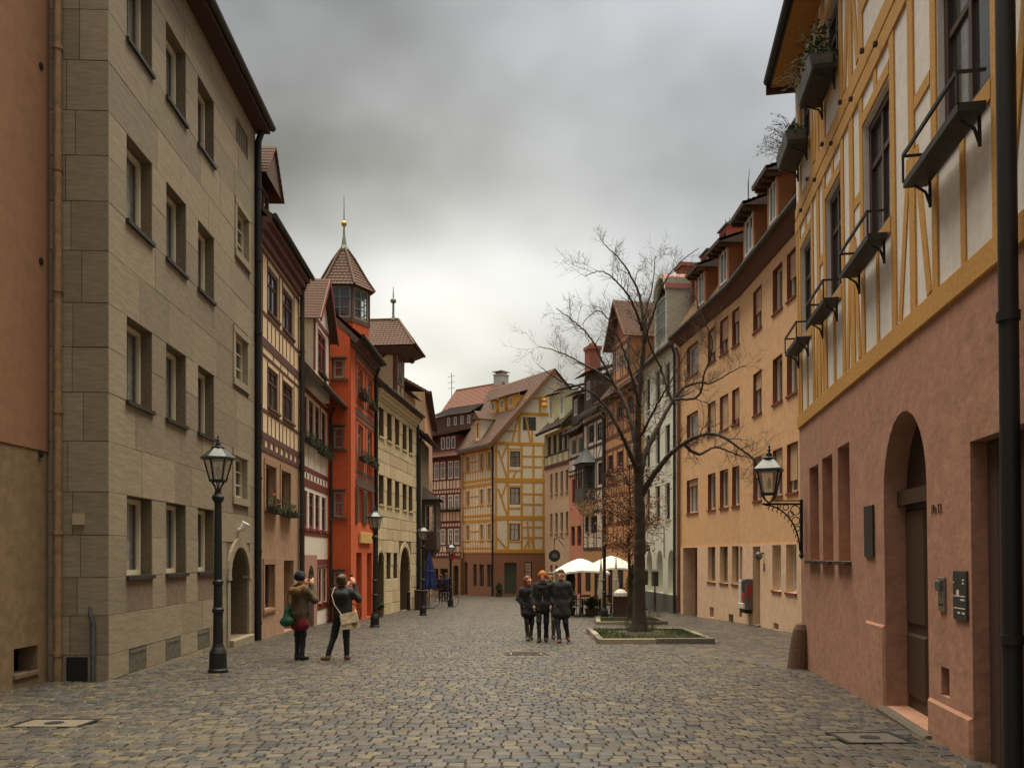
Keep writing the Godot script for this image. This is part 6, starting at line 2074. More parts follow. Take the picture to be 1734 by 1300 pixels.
# ---------------------------------------------------------------- street furniture
func lantern(parent: Node, y: float, sides: int, scale: float, turn: float) -> void: # the glazed head of a street lamp
	var R1 := 0.135 * scale
	var R2 := 0.235 * scale
	var h1 := 0.38 * scale
	var ring := func(r: float, yy: float, k: int) -> Vector3:
		var a := turn + TAU * k / sides
		return Vector3(cos(a) * r, y + yy, -sin(a) * r)
	var fr := MB.new()
	var gl := MB.new()
	for k in sides:
		fr.bar(ring.call(R1, 0, k), ring.call(R2, h1, k), 0.022 * scale, 0.022 * scale, Vector3(0, 0, 1))
		fr.bar(ring.call(R1, 0, k), ring.call(R1, 0, k + 1), 0.03 * scale, 0.035 * scale)
		fr.bar(ring.call(R2, h1, k), ring.call(R2, h1, k + 1), 0.03 * scale, 0.045 * scale)
		gl.quad(ring.call(R1 * 0.97, 0, k), ring.call(R1 * 0.97, 0, k + 1), ring.call(R2 * 0.97, h1, k + 1), ring.call(R2 * 0.97, h1, k))
	put(fr, "lantern_frame", mats.iron, parent)
	put(gl, "lantern_glass", mats.lamp_glass, parent)
	var rf := MB.new()
	var prof := [[0.285, -0.015], [0.29, 0.02], [0.245, 0.06], [0.12, 0.17], [0.085, 0.185]]
	for i in prof.size() - 1:
		for k in sides:
			rf.quad(ring.call(prof[i][0] * scale, h1 + prof[i][1] * scale, k), ring.call(prof[i][0] * scale, h1 + prof[i][1] * scale, k + 1), ring.call(prof[i + 1][0] * scale, h1 + prof[i + 1][1] * scale, k + 1), ring.call(prof[i + 1][0] * scale, h1 + prof[i + 1][1] * scale, k))
	for k in sides:
		rf.tri(ring.call(0.285 * scale, h1 - 0.015 * scale, k + 1), ring.call(0.285 * scale, h1 - 0.015 * scale, k), Vector3(0, y + h1 - 0.015 * scale, 0))
	put(rf, "lantern_roof", mats.lamp_roof, parent)
	var t := y + h1 + 0.18 * scale
	var cp := MB.new()
	cp.lathe([[0.1 * scale, t], [0.115 * scale, t + 0.015 * scale], [0.05 * scale, t + 0.04 * scale], [0.045 * scale, t + 0.09 * scale], [0.02 * scale, t + 0.1 * scale], [0.014 * scale, t + 0.12 * scale], [0.034 * scale, t + 0.145 * scale], [0.012 * scale, t + 0.17 * scale], [0.022 * scale, t + 0.19 * scale], [0.0, t + 0.24 * scale]], 10)
	put(cp, "finial", mats.iron, parent)
	var bulb := MB.new()
	bulb.lathe([[0.0, y + 0.08 * scale], [0.03 * scale, y + 0.1 * scale], [0.035 * scale, y + 0.2 * scale], [0.0, y + 0.27 * scale]], 8)
	put(bulb, "bulb", mats.frame_white, parent)

func lamp_post(x: float, d: float, label: String, hgt := 4.05, head := true) -> Node3D:
	var o := thing("street_lamp" if head else "iron_post", label, "street lamp" if head else "post", at(x, d), 0, "old lantern street lamps" if head else "")
	var s := hgt / 4.05
	var p := MB.new()
	p.lathe([[0.0, 0.0], [0.17, 0.0], [0.17, 0.05], [0.15, 0.07], [0.145, 0.34], [0.12, 0.4], [0.1, 0.44], [0.085, 0.5], [0.08, 1.02], [0.1, 1.04], [0.1, 1.09], [0.078, 1.12], [0.072, 1.5], [0.092, 1.52], [0.092, 1.57], [0.07, 1.6], [0.06, 2.9 * s], [0.06, 2.92 * s], [0.1, 2.98 * s], [0.105, 3.02 * s], [0.06, 3.08 * s], [0.045, 3.16 * s], [0.0, 3.16 * s]], 12)
	put(p, "post", mats.iron, o)
	if not head:
		return o
	var c := MB.new()
	for k in 6:
		var a := TAU * k / 6
		c.tube([Vector3(cos(a) * 0.04, 3.13 * s, -sin(a) * 0.04), Vector3(cos(a) * 0.06, 3.2 * s, -sin(a) * 0.06), Vector3(cos(a) * 0.125, 3.3 * s, -sin(a) * 0.125)], [0.012, 0.011, 0.011], 5)
	put(c, "lantern_cradle", mats.iron, o)
	lantern(o, 3.3 * s, 6, 1.0, 0.3)
	return o

func wall_lamp() -> void:
	var o := thing("wall_lamp", "square lantern on an ornate iron bracket at the corner of the pink house", "wall lamp", Vector3(5.22, 2.1, -15.0))
	var b := MB.new()
	var t := 0.02
	b.bar(Vector3(-0.02, -0.45, 0), Vector3(-0.02, 0.52, 0), 0.045, 0.045, Vector3.BACK)
	b.bar(Vector3(-0.04, 0.44, 0), Vector3(-0.72, 0.44, 0), 0.03, 0.035); b.bar(Vector3(-0.04, 0.5, 0), Vector3(-0.5, 0.5, 0), 0.02, 0.02)
	b.lathe([[0.0, -0.56], [0.03, -0.52], [0.05, -0.47], [0.02, -0.44], [0.0, -0.44]], 8, Vector3(-0.02, 0, 0))
	put(b, "wall_arm", mats.iron, o)
	var sc := MB.new()
	var pts := []
	var rad := []
	for k in 13:
		var a := PI * 0.5 * k / 12.0
		pts.append(Vector3(-0.05 - 0.62 * (1.0 - cos(a)), -0.4 + 0.82 * sin(a), 0)); rad.append(0.014)
	sc.tube(pts, rad, 6)
	for k in range(2, 12):
		var p: Vector3 = pts[k]
		sc.tube([p, p + Vector3(-0.03, -0.045, 0), p + Vector3(-0.02, -0.09, 0)], [0.011, 0.01, 0.004], 5)
	for c in [[-0.13, 0.33, 0.085], [-0.3, 0.38, 0.05], [-0.12, 0.14, 0.07], [-0.42, 0.405, 0.03], [-0.09, 0.0, 0.045], [-0.21, 0.26, 0.05]]:
		var ci := []
		var cr := []
		for k in 13:
			ci.append(Vector3(c[0] + c[2] * cos(TAU * k / 12), c[1] + c[2] * sin(TAU * k / 12), 0)); cr.append(0.01)
		sc.tube(ci, cr, 5)
	put(sc, "scrollwork", mats.iron, o)
	var n := Node3D.new()
	n.name = "lantern"
	o.add_child(n)
	n.position = Vector3(-0.6, 0.0, 0)
	var c2 := MB.new()
	for k in 4:
		var a := 0.35 + TAU * k / 4
		c2.tube([Vector3(0, 0.46, 0), Vector3(cos(a) * 0.1, 0.52, -sin(a) * 0.1), Vector3(cos(a) * 0.17, 0.62, -sin(a) * 0.17)], [0.014, 0.012, 0.011], 5)
	put(c2, "lantern_cradle", mats.iron, n)
	lantern(n, 0.62, 4, 1.12, 0.35)

func kerb_bed(called: String, label: String, corners: Array, kh: float) -> Node3D: # a raised bed edged with kerb stones; corners are (x, D)
	var c := Vector2.ZERO
	for q in corners: c += q / corners.size()
	var o := thing(called, label, "planting bed", at(c.x, c.y), 0)
	var km := [mat("kerb_pale", C(150, 138, 116), 0.85, "stone", 0.8, 0.6), mat("kerb_dark", C(104, 96, 84), 0.85, "stone", 0.8, 0.6)]
	var inn := []
	for q in corners:
		inn.append(q + (c - q).normalized() * 0.3)
	for i in corners.size():
		var j := (i + 1) % corners.size()
		var n := maxi(2, int((corners[j] - corners[i]).length() / 1.3))
		for k in n:
			var a: Vector2 = corners[i].lerp(corners[j], (k + 0.004) / n)
			var b: Vector2 = corners[i].lerp(corners[j], (k + 0.996) / n)
			var ai: Vector2 = inn[i].lerp(inn[j], (k + 0.004) / n)
			var bi: Vector2 = inn[i].lerp(inn[j], (k + 0.996) / n)
			var mb := MB.new()
			var dy := rng.randf_range(-0.008, 0.008)
			var lo := []
			var hi := []
			for p in [a, b, bi, ai]:
				lo.append(at(p.x, p.y, -0.06) - o.position)
				hi.append(at(lerpf(p.x, c.x, 0.004), lerpf(p.y, c.y, 0.004), kh + dy) - o.position)
			mb.hexa(lo + hi)
			put(mb, "kerb_stone", km[(i + k) % 2], o)
	var so := MB.new()
	var cc := at(c.x, c.y, kh - 0.02) - o.position
	var N := 16
	for i in inn.size():
		var p: Vector2 = inn[i]
		var q: Vector2 = inn[(i + 1) % inn.size()]
		so.tri(cc + Vector3(0, 0.03, 0), at(p.x, p.y, kh - 0.05) - o.position, at(q.x, q.y, kh - 0.05) - o.position)
	put(so, "soil", mat("soil", C(62, 56, 38), 0.95, "stone", 0.9, 0.5), o)
	var gb := MB.new()
	var poly := PackedVector2Array(inn)
	for i in 9000:
		var x := rng.randf_range(c.x - 2.2, c.x + 2.2)
		var d := rng.randf_range(c.y - 2.8, c.y + 2.8)
		if not Geometry2D.is_point_in_polygon(Vector2(x, d), poly): continue
		if Vector2(x, d).distance_to(Vector2(3.6, 23.6)) < 0.55 + rng.randf() * 0.4: continue
		var p := at(x, d, kh - 0.05) - o.position
		var t := Vector3(rng.randfn(0, 0.03), rng.randf_range(0.05, 0.11), rng.randfn(0, 0.03))
		var w := Vector3(rng.randfn(), 0, rng.randfn()).normalized() * 0.012
		gb.tri(p - w, p + w, p + t)
	var gm := mat("grass", C(74, 88, 40), 0.85)
	var gn := put(gb, "grass", gm, o)
	gn.set_meta("kind", "stuff")
	return o

func cover(called: String, label: String, x: float, d: float, hw: float, hd: float, m: Material, round_hole := false) -> void:
	var o := thing(called, label, "manhole cover", at(x, d))
	o.rotation.x = -0.0275
	var f := MB.new()
	for s in [[-hw, -hd, hw, -hd + 0.05], [-hw, hd - 0.05, hw, hd], [-hw, -hd + 0.05, -hw + 0.05, hd - 0.05], [hw - 0.05, -hd + 0.05, hw, hd - 0.05]]:
		f.box(Vector3(s[0], -0.05, s[1]), Vector3(s[2], 0.006, s[3]))
	put(f, "frame", mats.iron, o)
	var p := MB.new()
	p.box(Vector3(-hw + 0.056, -0.05, -hd + 0.056), Vector3(hw - 0.056, 0.002, hd - 0.056))
	put(p, "plate", m, o)
	var r := MB.new()
	if round_hole:
		r.lathe([[0.0, 0.002], [0.1, 0.002], [0.1, 0.008], [0.0, 0.008]], 14)
	else:
		for k in 5:
			r.box(Vector3(-hw + 0.1, 0.002, -hd + 0.1 + k * (2 * hd - 0.24) / 4.0), Vector3(hw - 0.1, 0.007, -hd + 0.13 + k * (2 * hd - 0.24) / 4.0))
	put(r, "relief", mats.iron, o)

func vending_machine() -> void:
	var o := thing("vending_machine", "grey, white and red vending machine hung on the peach wall", "vending machine", Vector3(8.4, g(29.4), -29.4), -PI / 2)
	# own frame: x along the wall (towards the camera is -x after the turn), z out of the wall
	var b := MB.new()
	b.cbox(Vector3(-0.38, 0.55, 0.04), Vector3(0.38, 1.62, 0.3), 0.03)
	put(b, "case", mat("machine_grey", C(104, 100, 96), 0.5), o)
	var f := MB.new()
	f.cbox(Vector3(-0.36, 0.8, 0.3), Vector3(0.0, 1.58, 0.33), 0.01)
	put(f, "front_panel", mat("machine_white", C(214, 210, 200), 0.45), o)
	var r := MB.new()
	r.cbox(Vector3(0.02, 0.85, 0.3), Vector3(0.34, 1.15, 0.335), 0.01)
	put(r, "red_panel", mat("machine_red", C(178, 40, 34), 0.45), o)
	var w := MB.new()
	w.cbox(Vector3(0.02, 1.18, 0.3), Vector3(0.34, 1.56, 0.33), 0.01)
	put(w, "display", mat("machine_dark", C(56, 58, 60), 0.3), o)
	var s := MB.new()
	s.box(Vector3(0.375, 1.0, 0.1), Vector3(0.388, 1.42, 0.22))
	put(s, "side_panel", mats.machine_red, o)
	var s2 := MB.new()
	s2.box(Vector3(-0.388, 1.0, 0.1), Vector3(-0.375, 1.42, 0.22))
	put(s2, "side_panel", mats.machine_red, o)
	var t := MB.new()
	t.hexa([Vector3(-0.3, 0.42, 0.24), Vector3(0.3, 0.42, 0.24), Vector3(0.3, 0.42, 0.05), Vector3(-0.3, 0.42, 0.05), Vector3(-0.34, 0.55, 0.3), Vector3(0.34, 0.55, 0.3), Vector3(0.34, 0.55, 0.05), Vector3(-0.34, 0.55, 0.05)])
	put(t, "tray", mats.iron, o)
	var c := MB.new()
	c.cbox(Vector3(-0.34, 0.58, 0.3), Vector3(0.34, 0.78, 0.36), 0.02)
	put(c, "delivery_flap", mats.machine_white, o)

func guard_stone() -> void:
	var o := thing("guard_stone", "rounded brown guard stone leaning at the corner of the pink house", "guard stone", at(5.16, 15.05))
	var mb := MB.new()
	var prof := [[-0.1, 0.22, 0.2], [0.0, 0.2, 0.18], [0.3, 0.175, 0.16], [0.55, 0.155, 0.14], [0.7, 0.13, 0.12], [0.79, 0.085, 0.08], [0.82, 0.0, 0.0]]
	for i in prof.size() - 1:
		for k in 14:
			var q := []
			for e in [[i, k], [i, k + 1], [i + 1, k + 1], [i + 1, k]]:
				var a: float = TAU * e[1] / 14
				q.append(Vector3(prof[e[0]][1] * cos(a) + prof[e[0]][0] * 0.06, prof[e[0]][0], -prof[e[0]][2] * sin(a)))
			mb.quad(q[0], q[1], q[2], q[3])
	put(mb, "stone", mat("guard_brown", C(104, 78, 58), 0.9, "stone", 1.0, 0.8), o)

func bicycle(pos: Vector3, turn: float, lean: float, label: String, col: Color) -> void:
	var o := thing("bicycle", label, "bicycle", pos, turn)
	o.rotation.x = lean
	var fm := mat("bike_" + col.to_html(), col, 0.4, "", 1, 0, 0.3)
	var tr := func(a: Array, b: Array, r: float, m: Material, nm: String) -> void:
		var t := MB.new()
		t.tube([Vector3(a[0], a[1], a[2]), Vector3(b[0], b[1], b[2])], [r, r], 6)
		put(t, nm, m, o)
	for x in [-0.52, 0.52]:
		var wn := MB.new()
		var pts := []
		var rd := []
		for k in 25:
			pts.append(Vector3(x + 0.33 * cos(TAU * k / 24), 0.345 + 0.33 * sin(TAU * k / 24), 0)); rd.append(0.017)
		wn.tube(pts, rd, 5, false)
		var wh := put(wn, "wheel", mats.iron, o)
		var sp := MB.new()
		for k in 12:
			var a := TAU * k / 12
			sp.tube([Vector3(x, 0.345, 0.02 * (1 if k % 2 else -1)), Vector3(x + 0.32 * cos(a), 0.345 + 0.32 * sin(a), 0)], [0.003, 0.003], 3, false)
		sp.lathe([[0.0, -0.035], [0.025, -0.035], [0.025, 0.035], [0.0, 0.035]], 8, Vector3.ZERO)
		put(sp, "spokes", mats.zinc, wh)
	var f := MB.new()
	var bb := Vector3(-0.06, 0.29, 0)
	var st := Vector3(-0.2, 0.78, 0)
	var hd := Vector3(0.34, 0.8, 0)
	var hb := Vector3(0.37, 0.68, 0)
	for e in [[bb, st], [st, hd], [bb, hb], [hd, hb], [hb, Vector3(0.52, 0.345, 0)]]:
		f.tube(e, [0.018, 0.018], 6)
	for z in [-0.05, 0.05]:
		f.tube([bb, Vector3(-0.52, 0.345, z)], [0.012, 0.012], 5); f.tube([st, Vector3(-0.52, 0.345, z)], [0.011, 0.011], 5)
	put(f, "frame", fm, o)
	var s := MB.new()
	s.tube([st, Vector3(-0.23, 0.92, 0)], [0.013, 0.013], 6)
	s.hexa([Vector3(-0.36, 0.91, 0.08), Vector3(-0.08, 0.92, 0.02), Vector3(-0.08, 0.92, -0.02), Vector3(-0.36, 0.91, -0.08), Vector3(-0.36, 0.96, 0.07), Vector3(-0.08, 0.955, 0.02), Vector3(-0.08, 0.955, -0.02), Vector3(-0.36, 0.96, -0.07)])
	put(s, "saddle", mats.iron, o)
	var h := MB.new()
	h.tube([hd, Vector3(0.31, 0.98, 0)], [0.014, 0.014], 6); h.tube([Vector3(0.2, 1.02, -0.27), Vector3(0.31, 1.0, -0.12), Vector3(0.31, 1.0, 0.12), Vector3(0.2, 1.02, 0.27)], [0.013, 0.012, 0.012, 0.013], 6)
	put(h, "handlebar", mats.iron, o)
	var c := MB.new()
	c.tube([bb + Vector3(0, 0, -0.06), bb + Vector3(0.02, -0.15, -0.07)], [0.011, 0.011], 5); c.tube([bb + Vector3(0, 0, 0.06), bb + Vector3(-0.02, 0.15, 0.07)], [0.011, 0.011], 5); c.box(bb + Vector3(-0.03, -0.17, -0.14), bb + Vector3(0.07, -0.145, -0.06)); c.box(bb + Vector3(-0.07, 0.145, 0.06), bb + Vector3(0.03, 0.17, 0.14))
	put(c, "pedal_crank", mats.zinc, o)
	for x in [-0.52, 0.52]:
		var m := MB.new()
		for k in 8:
			var a0 := PI * (0.15 + 0.6 * k / 8.0) if x < 0 else PI * (0.25 + 0.5 * k / 8.0)
			var a1 := PI * (0.15 + 0.6 * (k + 1) / 8.0) if x < 0 else PI * (0.25 + 0.5 * (k + 1) / 8.0)
			var p := Vector3(x + 0.37 * cos(a0), 0.345 + 0.37 * sin(a0), 0)
			var q := Vector3(x + 0.37 * cos(a1), 0.345 + 0.37 * sin(a1), 0)
			var z := Vector3(0, 0, 0.028)
			m.quad(p + z, p - z, q - z, q + z)
		put(m, "mudguard", fm, o)

func cafe() -> void:
	var cloth := mat("canvas_white", C(232, 228, 214), 0.85, "cloth", 0.6)
	cloth.backlight_enabled = true
	cloth.backlight = Color(0.25, 0.24, 0.22)
	for q in [[2.95, 36.0, "white open café parasol, the left of the two overlapping", 2.5], [4.35, 36.6, "white open café parasol, the right of the two overlapping", 2.62]]:
		var o := thing("cafe_parasol", q[2], "parasol", at(q[0], q[1]), 0.12, "white open parasols of the café")
		var p := MB.new()
		p.tube([Vector3(0, 0, 0), Vector3(0, q[3] + 0.05, 0)], [0.028, 0.024], 8); p.lathe([[0.3, 0.0], [0.3, 0.06], [0.06, 0.12], [0.05, 0.4], [0.0, 0.4]], 12)
		put(p, "pole", mats.zinc, o)
		var c := MB.new()
		var hw := 1.05
		var top := Vector3(0, q[3], 0)
		var N := 10
		for k in 4:
			var a := Basis(Vector3.UP, k * PI / 2)
			for i in N:
				for j in 6:
					var P := []
					for e in [[i, j], [i + 1, j], [i + 1, j + 1], [i, j + 1]]:
						var s: float = lerpf(-1, 1, float(e[0]) / N)
						var t: float = 1.0 - float(e[1]) / 6.0
						var sag: float = 0.09 * sin(PI * (s + 1) * 0.5) * t * t
						P.append(a * Vector3(s * hw * t, q[3] - 0.6 * pow(t, 1.35) + sag, hw * t))
					c.quad(P[0], P[1], P[2], P[3])
				var s0 := lerpf(-1, 1, float(i) / N)
				var s1 := lerpf(-1, 1, float(i + 1) / N)
				var y0: float = q[3] - 0.6 + 0.09 * sin(PI * (s0 + 1) * 0.5)
				var y1: float = q[3] - 0.6 + 0.09 * sin(PI * (s1 + 1) * 0.5)
				c.quad(a * Vector3(s0 * hw, y0 - 0.1 + 0.03 * sin(PI * (s0 + 1) * 0.5), hw + 0.01), a * Vector3(s1 * hw, y1 - 0.1 + 0.03 * sin(PI * (s1 + 1) * 0.5), hw + 0.01), a * Vector3(s1 * hw, y1, hw), a * Vector3(s0 * hw, y0, hw))
		put(c, "canopy", cloth, o)
		var r := MB.new()
		for k in 8:
			var a := TAU * k / 8
			var e := Vector3(cos(a), 0, sin(a)) * (hw * 0.98 if k % 2 == 0 else hw * 1.36)
			r.tube([Vector3(0, q[3] - 0.06, 0), Vector3(e.x, q[3] - 0.62, e.z)], [0.012, 0.01], 4)
		put(r, "ribs", mats.zinc, o)
	var folded := mat("canvas_cream", C(206, 198, 176), 0.85, "cloth", 0.6)
	for q in [[3.72, 34.9, "cream folded café parasol just behind the lamp post"], [4.36, 35.0, "cream folded café parasol with dark stripes, right of the lamp post"]]:
		closed_parasol(q[0], q[1], q[2], folded, 2.45, 0.16)
	closed_parasol(-4.35, 44.0, "dark blue folded parasol beyond the second lamp on the left", mat("canvas_blue", C(40, 56, 112), 0.8, "cloth", 0.6), 3.0, 0.42)
	# hedge columns, planters, furniture
	for q in [[2.55, 36.9, 0.36, 1.75, "tall dark green conifer hedge plant at the left end of the café"], [5.0, 34.4, 0.42, 1.9, "tall dark conifer plant at the right end of the café"]]:
		bush(q[0], q[1], q[2], q[3], q[4], "conifer_hedge")
	bush(3.45, 36.0, 0.42, 0.5, "low green shrub in a wooden tub before the café", "tub_shrub")
	bush(-1.0, 64.1, 0.35, 0.75, "round clipped shrub beside the door of the yellow house", "clipped_shrub")
	for q in [[3.15, 37.2, "dark café table nearer the hedge"], [3.95, 37.6, "dark café table nearer the folded parasols"]]:
		var o := thing("cafe_table", q[2], "table", at(q[0], q[1]), 0.3, "dark café tables")
		var t := MB.new()
		t.lathe([[0.0, 0.71], [0.4, 0.71], [0.4, 0.74], [0.0, 0.74]], 16)
		put(t, "table_top", mats.wood_dark, o)
		var l := MB.new()
		l.lathe([[0.0, 0.0], [0.25, 0.0], [0.25, 0.03], [0.035, 0.06], [0.035, 0.71]], 10)
		put(l, "pedestal", mats.iron, o)
	var n := 0
	for q in [[2.75, 36.6, 0.4, "left of the tables"], [3.55, 37.0, -1.2, "between the tables"], [4.45, 37.2, 2.2, "right of the tables"], [3.4, 38.1, 2.9, "behind the tables"]]:
		var o := thing("cafe_chair", "black café chair " + q[3], "chair", at(q[0], q[1]), q[2], "black café chairs")
		var s := MB.new()
		s.cbox(Vector3(-0.21, 0.43, -0.2), Vector3(0.21, 0.46, 0.2), 0.01)
		put(s, "seat", mats.iron, o)
		var b := MB.new()
		for k in 4:
			b.box(Vector3(-0.2 + k * 0.12, 0.46, -0.2), Vector3(-0.16 + k * 0.12, 0.86, -0.18))
		b.box(Vector3(-0.21, 0.8, -0.205), Vector3(0.21, 0.88, -0.175))
		put(b, "backrest", mats.iron, o)
		for sx in [-0.18, 0.18]:
			for sz in [-0.18, 0.18]:
				var l := MB.new()
				l.tube([Vector3(sx * 1.1, 0, sz * 1.1), Vector3(sx, 0.44, sz)], [0.014, 0.014], 5)
				put(l, "leg", mats.iron, o)
	# litter bin with a pale bag
	var bn := thing("litter_bin", "dark litter bin with a bulging white bag by the rear planting bed", "litter bin", at(4.42, 34.0))
	var b := MB.new()
	b.lathe([[0.0, 0.0], [0.27, 0.0], [0.29, 0.05], [0.29, 0.85], [0.31, 0.87], [0.31, 0.92], [0.25, 0.92], [0.25, 0.8], [0.0, 0.8]], 16)
	for k in 16:
		var a := TAU * k / 16
		b.bar(Vector3(cos(a) * 0.295, 0.06, sin(a) * 0.295), Vector3(cos(a) * 0.295, 0.86, sin(a) * 0.295), 0.03, 0.02, Vector3(cos(a), 0, sin(a)))
	put(b, "barrel", mats.wood_dark, bn)
	var bag := MB.new()
	bag.lathe([[0.25, 0.82], [0.29, 0.93], [0.27, 1.06], [0.17, 1.17], [0.06, 1.2], [0.0, 1.19]], 9)
	put(bag, "bag", mat("bag_white", C(214, 204, 190), 0.5, "cloth", 2.0), bn)

func closed_parasol(x: float, d: float, label: String, m: Material, hgt: float, r: float) -> void:
	var o := thing("folded_parasol", label, "parasol", at(x, d), 0.4)
	var p := MB.new()
	p.tube([Vector3(0, 0, 0), Vector3(0, hgt + 0.06, 0)], [0.026, 0.022], 8)
	p.lathe([[0.28, 0.0], [0.28, 0.06], [0.05, 0.1], [0.0, 0.1]], 12)
	put(p, "pole", mats.zinc, o)
	var c := MB.new()
	var prof := [[0.03, 1.0], [0.35, 0.86], [0.55, 0.72], [0.8, 0.55], [1.0, 0.42], [0.92, 0.36]]
	for i in prof.size() - 1:
		for k in 16:
			var P := []
			for e in [[i, k], [i, k + 1], [i + 1, k + 1], [i + 1, k]]:
				var a: float = TAU * e[1] / 16
				var f: float = (1.0 if e[1] % 2 == 0 else 0.62)
				P.append(Vector3(cos(a), 0, -sin(a)) * r * prof[e[0]][0] * f + Vector3(0, hgt * prof[e[0]][1] - (0.12 * (e[1] % 2) if e[0] > 3 else 0.0), 0))
			c.quad(P[3], P[2], P[1], P[0])
	put(c, "canopy", m, o)
	var s := MB.new()
	s.lathe([[r * 0.66, hgt * 0.64], [r * 0.7, hgt * 0.645], [r * 0.7, hgt * 0.66], [r * 0.66, hgt * 0.665]], 10)
	put(s, "strap", m, o)

func bush(x: float, d: float, r: float, hgt: float, label: String, called: String) -> void:
	var o := thing(called, label, "shrub", at(x, d))
	var pot := MB.new()
	pot.lathe([[0.0, 0.0], [r * 0.6, 0.0], [r * 0.75, 0.32], [r * 0.8, 0.34], [r * 0.7, 0.34], [r * 0.66, 0.3], [0.0, 0.3]], 14)
	put(pot, "tub", mat("tub_wood", C(98, 84, 64), 0.85, "wood", 1.2), o)
	var lf := MB.new()
	var n := int(3200 * r * (0.5 + hgt))
	for i in n:
		var t := pow(rng.randf(), 0.8)
		var a := rng.randf() * TAU
		var w := r * (sin(PI * clampf(t * 0.86 + 0.12, 0, 1)) * 0.85 + 0.15) * (0.7 + 0.3 * sin(a * 3 + t * 9))
		var q := w * sqrt(rng.randf())
		leaf(lf, Vector3(cos(a) * q, 0.32 + t * hgt, sin(a) * q), 0.09)
	put(lf, "foliage", mats.evergreen, o)
	var st := MB.new()
	st.tube([Vector3(0, 0.2, 0), Vector3(0, 0.3 + hgt * 0.8, 0)], [0.03, 0.008], 6)
	put(st, "stem", mat("bark_dark", C(62, 54, 44), 0.95, "worn", 2.0, 0.8), o)

# ---------------------------------------------------------------- trees
func limb(mb: MB, tips: Array, pts: Array, r0: float, r1: float, sides: int) -> void:
	var cv := Curve3D.new()
	for i in pts.size():
		var t: Vector3 = (pts[mini(i + 1, pts.size() - 1)] - pts[maxi(i - 1, 0)]) * 0.17
		cv.add_point(pts[i], -t, t)
	cv.bake_interval = 0.12
	var b := cv.get_baked_points()
	var P := []
	var R := []
	for i in b.size():
		var f := float(i) / (b.size() - 1)
		P.append(b[i] + Vector3(rng.randfn(0, 0.008), rng.randfn(0, 0.008), rng.randfn(0, 0.008)))
		R.append(lerpf(r0, r1, pow(f, 0.8)))
	mb.tube(P, R, sides, false)
	for i in range(2, P.size() - 1):
		tips.append([P[i], (P[i + 1] - P[i - 1]).normalized(), R[i], float(i) / P.size()])
	tips.append([P[-1], (P[-1] - P[-2]).normalized(), R[-1], 1.0])

func twig(mb: MB, p: Vector3, d: Vector3, len: float, r: float, depth: int) -> void:
	var n := 4
	var pts := [p]
	var rad := [r]
	var q := p
	var dir := d
	for i in n:
		dir = (dir + Vector3(rng.randfn(0, 0.16), rng.randfn(0.05, 0.14), rng.randfn(0, 0.16))).normalized()
		q += dir * len / n
		pts.append(q); rad.append(maxf(lerpf(r, 0.0022, float(i + 1) / n), 0.0022))
	mb.tube(pts, rad, 3 if r < 0.012 else 4, false)
	if depth > 0:
		var k := 3 + rng.randi() % 3
		for i in k:
			var f := rng.randf_range(0.25, 1.0)
			var j := clampi(int(f * n), 1, n)
			var dd: Vector3 = (pts[j] - pts[j - 1]).normalized()
			var side := dd.cross(Vector3(rng.randfn(), rng.randfn(), rng.randfn())).normalized()
			twig(mb, pts[j], (dd * 0.75 + side * 0.8 + Vector3(0, 0.12, 0)).normalized(), len * rng.randf_range(0.45, 0.75), maxf(rad[j] * 0.7, 0.003), depth - 1)

